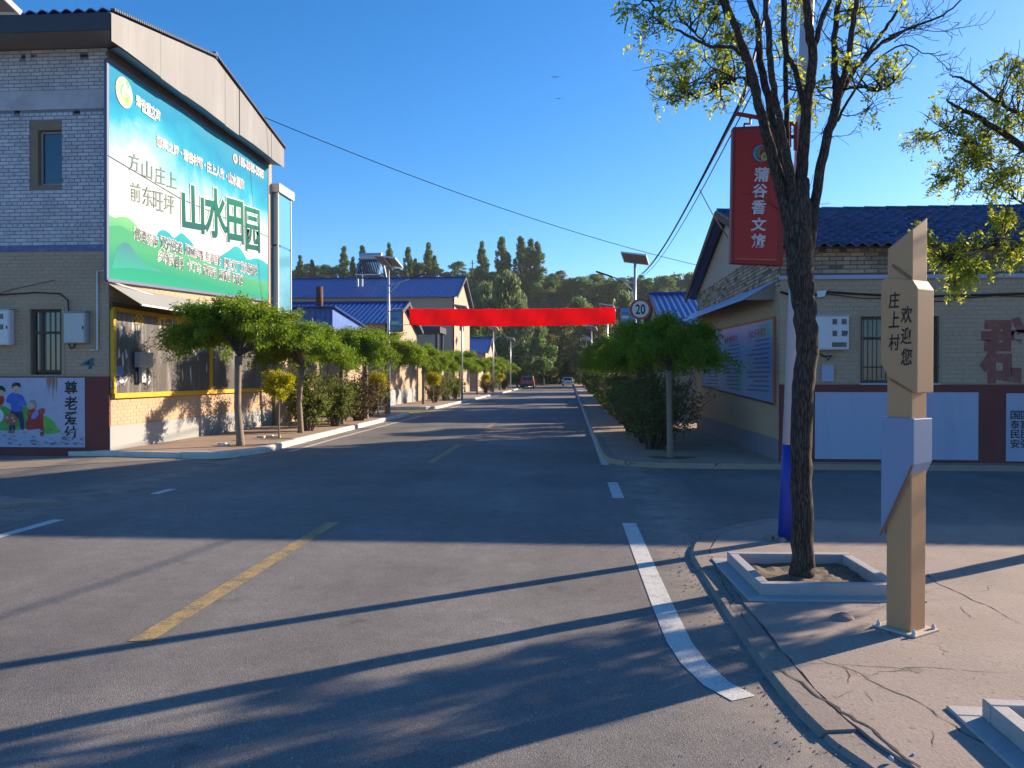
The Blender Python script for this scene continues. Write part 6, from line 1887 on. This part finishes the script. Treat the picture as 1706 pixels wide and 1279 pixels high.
# ------------------------------------------------------------------ the second locust, its trunk outside the frame
T2 = 7.5
def t2(x, y, dy=0.0): return onY(x, y, T2 + dy)
base2 = Vector((4.85, 7.8, PAVE_Z))
limbs2 = [
 ('limb', [Vector((4.86, 7.81, 1.5)), Vector((5.05, 7.9, 1.9)), Vector((5.3, 8.05, 2.2)), Vector((5.6, 8.2, 2.45))], [.04, .03, .02, .008]),
 ('limb', [Vector((4.86, 7.81, 1.6)), Vector((5.1, 7.7, 2.0)), Vector((5.35, 7.7, 2.4)), Vector((5.5, 7.75, 2.8))], [.035, .028, .018, .008]),
 ('trunk', [Vector((4.85, 7.8, PAVE_Z - .05)), Vector((4.85, 7.8, .5)), Vector((4.87, 7.82, 1.2)), Vector((4.84, 7.8, 1.9)), Vector((4.82, 7.8, 2.4))], [.12, .1, .095, .09, .085]),
 ('limb', [Vector((4.84, 7.8, 2.1)), t2(1770, 310), t2(1706, 248), t2(1660, 215, .05), t2(1625, 192, .1), t2(1600, 183, .1), t2(1577, 165, .1)], [.06, .046, .04, .034, .03, .024, .01]),
 ('limb', [Vector((4.82, 7.8, 2.3)), t2(1780, 250), t2(1706, 196, -.05), t2(1665, 172, -.1), t2(1625, 145, -.1), t2(1600, 130, -.1), t2(1582, 125, -.1)], [.05, .03, .024, .02, .017, .014, .006]),
 ('limb', [Vector((4.83, 7.8, 2.0)), t2(1790, 370), t2(1720, 345, .1), t2(1680, 320, .1), t2(1640, 260, .15), t2(1610, 230, .15), t2(1570, 212, .15)], [.04, .02, .013, .011, .009, .007, .004]),
 ('limb', [Vector((4.83, 7.8, 1.95)), t2(1800, 400, -.1), t2(1720, 400, -.2), t2(1660, 410, -.3), t2(1600, 420, -.35), t2(1570, 430, -.35)], [.035, .018, .011, .008, .006, .003]),
 ('limb', [Vector((4.82, 7.8, 2.4)), Vector((5.0, 7.7, 3.2)), Vector((5.2, 7.6, 4.2)), Vector((5.2, 7.6, 5.2))], [.07, .06, .04, .015]),
 ('limb', [Vector((4.82, 7.8, 2.4)), Vector((4.95, 8.2, 3.2)), Vector((5.0, 8.7, 4.0)), Vector((5.0, 9.0, 4.9))], [.06, .045, .03, .012]),
]
masses2 = [(t2(1575, 205, .15), .09, 6, 1), (t2(1600, 215, .1), .1, 6, 1), (t2(1640, 235, .15), .12, 8, 1), (t2(1680, 260, .1), .13, 8, 1), (t2(1640, 290, .1), .12, 7, 1), (t2(1600, 285, .15), .09, 5, 1), (t2(1690, 160, .0), .12, 7, 1), (t2(1700, 120, .0), .1, 6, 1), (t2(1700, 310, .1), .1, 6, 1), (t2(1690, 210, .0), .1, 6, 1), (t2(1620, 250, .1), .08, 5, 1),
           (t2(1590, 430, -.35), .09, 9, 2), (t2(1570, 410, -.35), .07, 6, 2), (t2(1605, 450, -.35), .06, 5, 2), (t2(1650, 395, -.3), .08, 5, 1), (t2(1665, 380, -.2), .08, 5, 1), (t2(1680, 425, -.2), .06, 3, 1)]
masses2 = [(tuple(c), a * 1.9, b, max(1, d) + 1) for c, a, b, d in masses2] + [((5.2, 7.6, 4.4), .7, 14, 3), ((5.0, 8.7, 4.3), .7, 14, 3), ((5.2, 7.9, 3.4), .6, 10, 3), ((5.25, 8.0, 2.2), .42, 26, 9), ((5.4, 8.1, 2.65), .42, 20, 8), ((5.35, 7.85, 1.8), .3, 12, 8)]  # final dense masses stay out of view, shaped to shade the road
locust('locust_tree', 'sparse locust reaching in from the right edge, trunk outside the photo', base2, limbs2, masses2, 12, mpp, [(tuple(t2(1610, 190, .1)), (-.1, 0, 1), .22, .005), (tuple(t2(1620, 195, .1)), (.3, .1, .9), .22, .005), (tuple(t2(1595, 175, .1)), (-.2, 0, .9), .2, .004)])

# ================================================================== HILL AND FAR TREES
hn = []
NX_, NY_ = 90, 46
vs, fs = [], []
rh_ = np.random.default_rng(4)
for j in range(NY_ + 1):
    y = 150 + 250 * (j / NY_) ** 1.6
    for i in range(NX_ + 1):
        x = -220 + 440 * i / NX_
        foot = 176 + 5 * math.sin(x * .05) + 3 * math.sin(x * .13 + 1)
        t = min(1, max(0, (y - foot) / 34))
        crest = 25.5 + 1.2 * math.sin(x * .03 + .6) - .012 * abs(x - 20) + (3.0 if x < -25 else 0) * min(1, (-25 - x) / 20 if x < -25 else 0)
        z = crest * (t * t * (3 - 2 * t)) + .8 * math.sin(x * .3 + y * .2) * t + .02 * max(0, y - 212)
        vs.append((x, y, z - .05)); 
for j in range(NY_):
    for i in range(NX_): fs.append((j * (NX_ + 1) + i, j * (NX_ + 1) + i + 1, (j + 1) * (NX_ + 1) + i + 1, (j + 1) * (NX_ + 1) + i))
def hill_z(x, y):
    foot = 176 + 5 * math.sin(x * .05) + 3 * math.sin(x * .13 + 1)
    t = min(1, max(0, (y - foot) / 34))
    crest = 25.5 + 1.2 * math.sin(x * .03 + .6) - .012 * abs(x - 20) + (3.0 if x < -25 else 0) * min(1, (-25 - x) / 20 if x < -25 else 0)
    return crest * (t * t * (3 - 2 * t)) + .8 * math.sin(x * .3 + y * .2) * t + .02 * max(0, y - 212)
struct('hill', MB().add(vs, fs), K['hill'], smooth=True)
# shrubs clothing the slope: nobody could count them
r = np.random.default_rng(17)
C = []
for k in range(900):
    x = r.uniform(-75, 60); y = r.uniform(168, 222)
    z = hill_z(x, y); s = r.uniform(.6, 1.9)
    m = 42
    d = rand_dirs(m, r); d[:, 2] = np.abs(d[:, 2])
    C.append(np.array([x, y, z]) + d * s * r.uniform(.6, 1.05, (m, 1)))
C = np.concatenate(C); n = len(C); D = rand_dirs(n, r)
o = link_mesh('hillside_scrub', leaf_mesh('hillside_scrub', C, D, sides(D, r), r.uniform(.25, .5, n), r.uniform(.16, .3, n), K['leaf_far']))
tag(o, 'low green scrub covering the hillside behind the village', 'scrub', kind='stuff')

def far_tree(seed, kind, mat, h=10.0, n=7000, lsz=.2):
    r = np.random.default_rng(seed)
    t = thing({'poplar': 'poplar_tree', 'broad': 'broadleaf_tree', 'willow': 'willow_tree'}[kind], 'x', 'tree')
    tr = MB(); tr.tube([(0, 0, -.3), (r.normal() * .1, r.normal() * .1, h * .4), (0, 0, h * .82)], [h * .022, h * .015, h * .005], 7)
    cl = []
    if kind == 'poplar':
        for k in range(80):
            u = r.random(); z = h * (.06 + .9 * u)
            rad = h * .125 * (math.sin(math.pi * (.22 + .72 * u)) ** .8) * (1 if u < .6 else 1 - .55 * (u - .6) / .4)
            a = r.uniform(0, 6.28); off = rad * r.uniform(.3, 1.0)
            s_ = h * r.uniform(.025, .05)
            cl.append((off * math.cos(a), off * math.sin(a), z, s_, s_, s_ * 1.7))
    else:
        nc = 60 if kind == 'broad' else 46
        for k in range(nc):
            u = r.random(); a = r.uniform(0, 6.28)
            z = h * (.16 + .76 * u); rr2 = h * .3 * math.sin(math.pi * (.18 + .75 * u)) * r.uniform(.3, 1.05)
            s = h * r.uniform(.05, .12)
            cl.append((rr2 * math.cos(a), rr2 * math.sin(a), z, s, s, s * (.75 if kind == 'broad' else 1.25)))
    for k, c in enumerate(cl):
        if k % 2 == 0:
            z0 = max(h * .15, c[2] - h * .18)
            tr.tube([(0, 0, z0), (c[0] * .5, c[1] * .5, (z0 + c[2]) / 2 + .1), c[:3]], [h * .008, h * .005, h * .002], 4, cap=False)
    tr.build('trunk', K['bark_far'], t, world=False)
    cl = np.array(cl)
    vol = cl[:, 3] * cl[:, 4]; pr = vol / vol.sum()
    idx = r.choice(len(cl), n, p=pr)
    d = rand_dirs(n, r) * (r.random((n, 1)) ** .45)
    C = cl[idx, :3] + d * cl[idx, 3:6]
    D = rand_dirs(n, r)
    if kind == 'willow': D = unit(D * .5 + np.array([0, 0, -1.0]))
    me = leaf_mesh('crown', C, D, sides(D, r), r.uniform(.7, 1.3, n) * lsz, r.uniform(.35, .6, n) * lsz, mat)
    link_mesh('crown', me, t)
    return t
FT = {'poplar': [far_tree(1, 'poplar', K['leaf_far'], 10, 5200, .2), far_tree(2, 'poplar', K['leaf_far'], 10, 4600, .2)],
      'broad': [far_tree(3, 'broad', K['leaf_far']), far_tree(4, 'broad', K['leaf_far'])],
      'olive': [far_tree(5, 'broad', K['leaf_olive']), far_tree(6, 'broad', K['leaf_olive'])],
      'dark': [far_tree(7, 'broad', K['leaf_deep_shade'], n=8500), far_tree(12, 'broad', K['leaf_deep_shade'], n=8500)],
      'willow': [far_tree(8, 'willow', K['leaf_willow'], n=9000, lsz=.22), far_tree(9, 'willow', K['leaf_willow'], n=9000, lsz=.22)]}
cnt = {}
def put_far(kind, x, y, z, h, wf, lb, grp):
    k = cnt.get(kind, 0); cnt[kind] = k + 1
    pr = FT[kind][k % 2]
    o = pr if k < 2 else copy_tree(pr)
    s = h / 10
    place(o, (x, y, z), random.uniform(0, 6.28), (s * wf, s * wf, s), lb, grp)
FAR = [  # kind, centre pixel, top pixel, distance, width pixel
 ('willow', 845, 452, 126, 84, 'tall pale willow beside the tall house gable'), ('willow', 806, 476, 134, 78, 'willow behind the tall house gable'), ('willow', 868, 505, 120, 60, 'willow standing above the parked orange red car'), ('broad', 826, 545, 116, 60, 'green tree behind the far cottage'),
 ('broad', 790, 520, 128, 60, 'green tree between the tall house and the willow'), ('broad', 862, 560, 112, 50, 'green tree just behind the parked orange red car'), ('broad', 893, 535, 138, 62, 'green tree left of the dark end of the road'), ('olive', 905, 530, 150, 66, 'olive tree above the dark end of the road'), ('olive', 938, 528, 160, 66, 'olive tree over the white car'),
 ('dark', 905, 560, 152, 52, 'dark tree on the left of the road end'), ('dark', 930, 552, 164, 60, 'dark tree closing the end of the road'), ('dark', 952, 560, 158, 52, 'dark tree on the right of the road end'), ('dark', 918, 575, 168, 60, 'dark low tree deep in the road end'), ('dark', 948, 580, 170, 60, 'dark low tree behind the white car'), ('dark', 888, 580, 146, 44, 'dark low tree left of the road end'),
 ('olive', 972, 530, 146, 60, 'olive tree right of the dark road end'), ('olive', 990, 530, 124, 60, 'olive tree below the right part of the banner'), ('olive', 1010, 500, 118, 60, 'olive tree behind the second right lamp'), ('willow', 1038, 492, 128, 76, 'pale willow behind the right banner lamp'), ('willow', 1110, 488, 116, 86, 'round pale willow behind the roadside house roof'), ('broad', 1152, 478, 130, 80, 'green tree beside the cottage gable on the skyline side'), ('broad', 965, 492, 150, 70, 'green tree above the middle of the banner'), ('olive', 1075, 500, 100, 50, 'olive tree directly behind the speed sign')]
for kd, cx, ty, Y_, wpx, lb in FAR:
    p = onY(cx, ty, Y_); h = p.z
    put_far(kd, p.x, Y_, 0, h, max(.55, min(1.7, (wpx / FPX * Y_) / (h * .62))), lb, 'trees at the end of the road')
# poplars on the skyline
pop = [(573, 410), (604, 408), (648, 405), (680, 411), (714, 404), (724, 425), (803, 402), (836, 394), (846, 420), (868, 393), (884, 398), (896, 402), (500, 425), (520, 432), (588, 428), (692, 430)]
poplab = ['poplar on the skyline left of the water heater', 'poplar just behind the water heater tank', 'poplar behind the left lamp panel', 'slender poplar right of the left lamp', 'tall poplar in the middle left of the skyline', 'short poplar beside the tall middle left one', 'first poplar of the skyline group above the willow', 'second and tall poplar of the group above the willow', 'short poplar inside the group above the willow', 'tallest poplar of the group above the willow', 'fifth poplar of the group above the willow', 'last right poplar of the group above the willow', 'poplar beside the glass sunroom on the skyline', 'second poplar right of the glass sunroom', 'short poplar left of the water heater', 'short poplar right of the slender one']
for (cx, ty), lb in zip(pop, poplab):
    Y_ = 203 + random.uniform(-3, 4)
    p = onY(cx, ty, Y_); z0 = hill_z(p.x, Y_)
    put_far('poplar', p.x, Y_, z0 - .5, p.z - z0 + .5, 1.15 if ty > 400 else 1.25, lb, 'poplars on the skyline')
# rounded trees along the crest
rq = random.Random(77)
def nth(k):
    ones = ['', 'first', 'second', 'third', 'fourth', 'fifth', 'sixth', 'seventh', 'eighth', 'ninth', 'tenth', 'eleventh', 'twelfth', 'thirteenth', 'fourteenth', 'fifteenth', 'sixteenth', 'seventeenth', 'eighteenth', 'nineteenth']
    if k < 20: return ones[k]
    d, o = divmod(k, 10)
    return ['', '', 'twentieth', 'thirtieth', 'fortieth'][d] if o == 0 else ['', '', 'twenty', 'thirty', 'forty'][d] + '-' + ones[o]
for i in range(46):
    cx = 470 + i * 15.6 + rq.uniform(-5, 5)
    Y_ = 206 + rq.uniform(-6, 10)
    ty = (448 if cx < 780 else 452) + rq.uniform(-14, 8) if cx < 900 else 456 + rq.uniform(-8, 6)
    p = onY(cx, ty, Y_); z0 = hill_z(p.x, Y_)
    h = max(2.2, p.z - z0 + .4)
    lm = 'above the long blue roof' if cx < 640 else 'right of the left lamp' if cx < 790 else 'below the tall poplar group' if cx < 905 else 'above the middle of the banner' if cx < 1010 else 'right of the lamp beside the speed sign'
    put_far(rq.choice(('broad', 'broad', 'olive')), p.x, Y_, z0 - .4, h, 1.5, '%s crest tree from the left, %s' % (nth(i + 1), lm), 'rounded trees on the hill crest')
for i in range(26):
    cx = 880 + i * 11.2 + rq.uniform(-4, 4); Y_ = rq.uniform(180, 198)
    p = onY(cx, 480, Y_); z0 = hill_z(p.x, Y_)
    put_far(rq.choice(('broad', 'olive', 'broad')), p.x, Y_, z0 - .3, rq.uniform(3.5, 6), 1.4, '%s bushy tree from the left on the slope below the hill crest' % nth(i + 1), 'bushy trees on the hill slope')
# distant utility posts on the crest
for i, (cx, ty) in enumerate(((754, 437), (787, 433))):
    p = onY(cx, ty, 205); z0 = hill_z(p.x, 205)
    up = thing('utility_post', 'distant wooden utility post on the skyline, %s of two' % ('left' if i == 0 else 'right'), 'pole', (p.x, 205, z0))
    MB().tube([(p.x, 205, z0), (p.x, 205, p.z)], .12, 6).build('post', K['wood_dark'], up)
    MB().bar((p.x - .6, 205, p.z - .8), (p.x + .6, 205, p.z - .8), .12, .12).build('crossarm', K['wood_dark'], up)

# ================================================================== CARS
def car(label, paint, loc, Lc, Wc, Hc, suv=True):
    t = thing('parked_car' if suv else 'car', label, 'car')
    z0, zb = .28, (.98 if suv else .88)
    hl, hw = Lc / 2, Wc / 2
    prof = [(-hl, z0 + .1), (-hl + .05, zb - .12), (-hl + (.02 if suv else .1), zb), (-hl + .9 * 0 + .3, zb + .03), (hl - 1.1, zb + .02), (hl - .15, zb - .2), (hl, zb - .4), (hl - .02, z0 + .05), (hl - .3, z0), (-hl + .3, z0)]
    MB().prism([(-hw, y, z) for y, z in prof], (1, 0, 0), Wc).build('body', paint, t, bevel=.06, world=False)
    ct = .17
    yb0, yb1, yt0, yt1 = (-hl + .05, hl - 1.2, -hl + .35, hl - 1.95) if suv else (-hl + .55, hl - 1.3, -hl + 1.15, hl - 2.1)
    V_ = [(-hw + .04, yb0, zb), (hw - .04, yb0, zb), (hw - .04, yb1, zb), (-hw + .04, yb1, zb), (-hw + ct, yt0, Hc), (hw - ct, yt0, Hc), (hw - ct, yt1, Hc), (-hw + ct, yt1, Hc)]
    MB().add(V_, [(0, 3, 2, 1), (4, 5, 6, 7), (0, 1, 5, 4), (1, 2, 6, 5), (2, 3, 7, 6), (3, 0, 4, 7)]).build('cabin', paint, t, bevel=.05, world=False)
    def lerp(a, b, u): return Vector(a) + (Vector(b) - Vector(a)) * u
    def pane(nm, a, b, c, d, m, n):
        q = [lerp(lerp(a, b, u), lerp(d, c, u), v) + Vector(n) * .012 for u, v in ((m, .12), (1 - m, .12), (1 - m, .85), (m, .85))]
        MB().prism(q, n, .006).build(nm, K['win_glass'], t, world=False)
    pane('rear_window', V_[0], V_[1], V_[5], V_[4], .09, (0, -1, .35))
    pane('windscreen', V_[2], V_[3], V_[7], V_[6], .08, (0, 1, .4))
    pane('side_window', V_[1], V_[2], V_[6], V_[5], .1, (1, 0, .2)); pane('side_window', V_[3], V_[0], V_[4], V_[7], .1, (-1, 0, .2))
    for sx in (-1, 1):
        MB().box(sx * (hw - .3), -hl - .012, zb - .3, sx * (hw - .04), -hl + .06, zb - .06).build('tail_lamp', K['lamp_red'], t, world=False, bevel=.01)
        MB().box(sx * (hw + .02), yb1 - .25, zb + .02, sx * (hw + .2), yb1 - .1, zb + .16).build('mirror', paint, t, world=False, bevel=.02)
        for sy2 in (-1, 1):
            wy = sy2 * (hl - .85); wx = sx * (hw - .1)
            wh = MB().tube([(wx - .11, wy, .34), (wx + .11, wy, .34)], .34, 18).build('wheel', K['tyre'], t, world=False)
            hub = MB().tube([(wx + sx * .1, wy, .34), (wx + sx * .118, wy, .34)], .2, 14).build('rim', K['galv'], None)
            hub.parent = wh; hub.location = hub.location - wh.location
    MB().box(-hw + .05, -hl - .06, z0 + .08, hw - .05, -hl + .05, z0 + .34).build('rear_bumper', K['dark_metal'] if suv else paint, t, world=False, bevel=.03)
    MB().box(-.26, -hl - .075, zb - .34, .26, -hl - .002, zb - .2).build('number_plate', K['ink_blue'], t, world=False)
    place(t, loc)
    return t
c = onZ(880, 646.5, 0)
car('orange red car parked by the left kerb, seen from behind', K['car_red'], (c.x, c.y, 0), 4.4, 1.85, 1.68, True)
c = onZ(946, 643, 0)
car('small white car far down the road at its dark end', K['car_white'], (c.x, c.y, 0), 4.5, 1.8, 1.46, False)
# birds
for (x, y, s, lb) in ((925, 129, .35, 'small dark bird high in the sky, upper of two'), (930, 165, .2, 'small dark bird high in the sky, lower of two')):
    p = onY(x, y, 60)
    b = MB().add([p + Vector((-s, 0, .05)), p + Vector((-s * .3, .02, .1)), p + Vector((0, -.1, 0)), p + Vector((s * .3, .02, .1)), p + Vector((s, 0, .02)), p + Vector((0, .15, .02))], [(0, 1, 2), (2, 3, 4), (1, 5, 2), (2, 5, 3)])
    tag(b.build('bird', K['cable']), lb, 'bird')

# ------------------------------------------------------------------ air
hz = MB().box(-240, -60, -1, 240, 425, 46)
m = bpy.data.materials.new('haze'); m.use_nodes = True
t = m.node_tree
t.nodes.remove(t.nodes['Principled BSDF'])
pv = t.nodes.new('ShaderNodeVolumePrincipled')
pv.inputs['Color'].default_value = (.82, .9, 1, 1)
pv.inputs['Density'].default_value = .0002
pv.inputs['Anisotropy'].default_value = .3
t.links.new(pv.outputs[0], t.nodes['Material Output'].inputs['Volume'])
tag(hz.build('haze', m), 'thin clear air over the whole village', 'haze', kind='stuff')
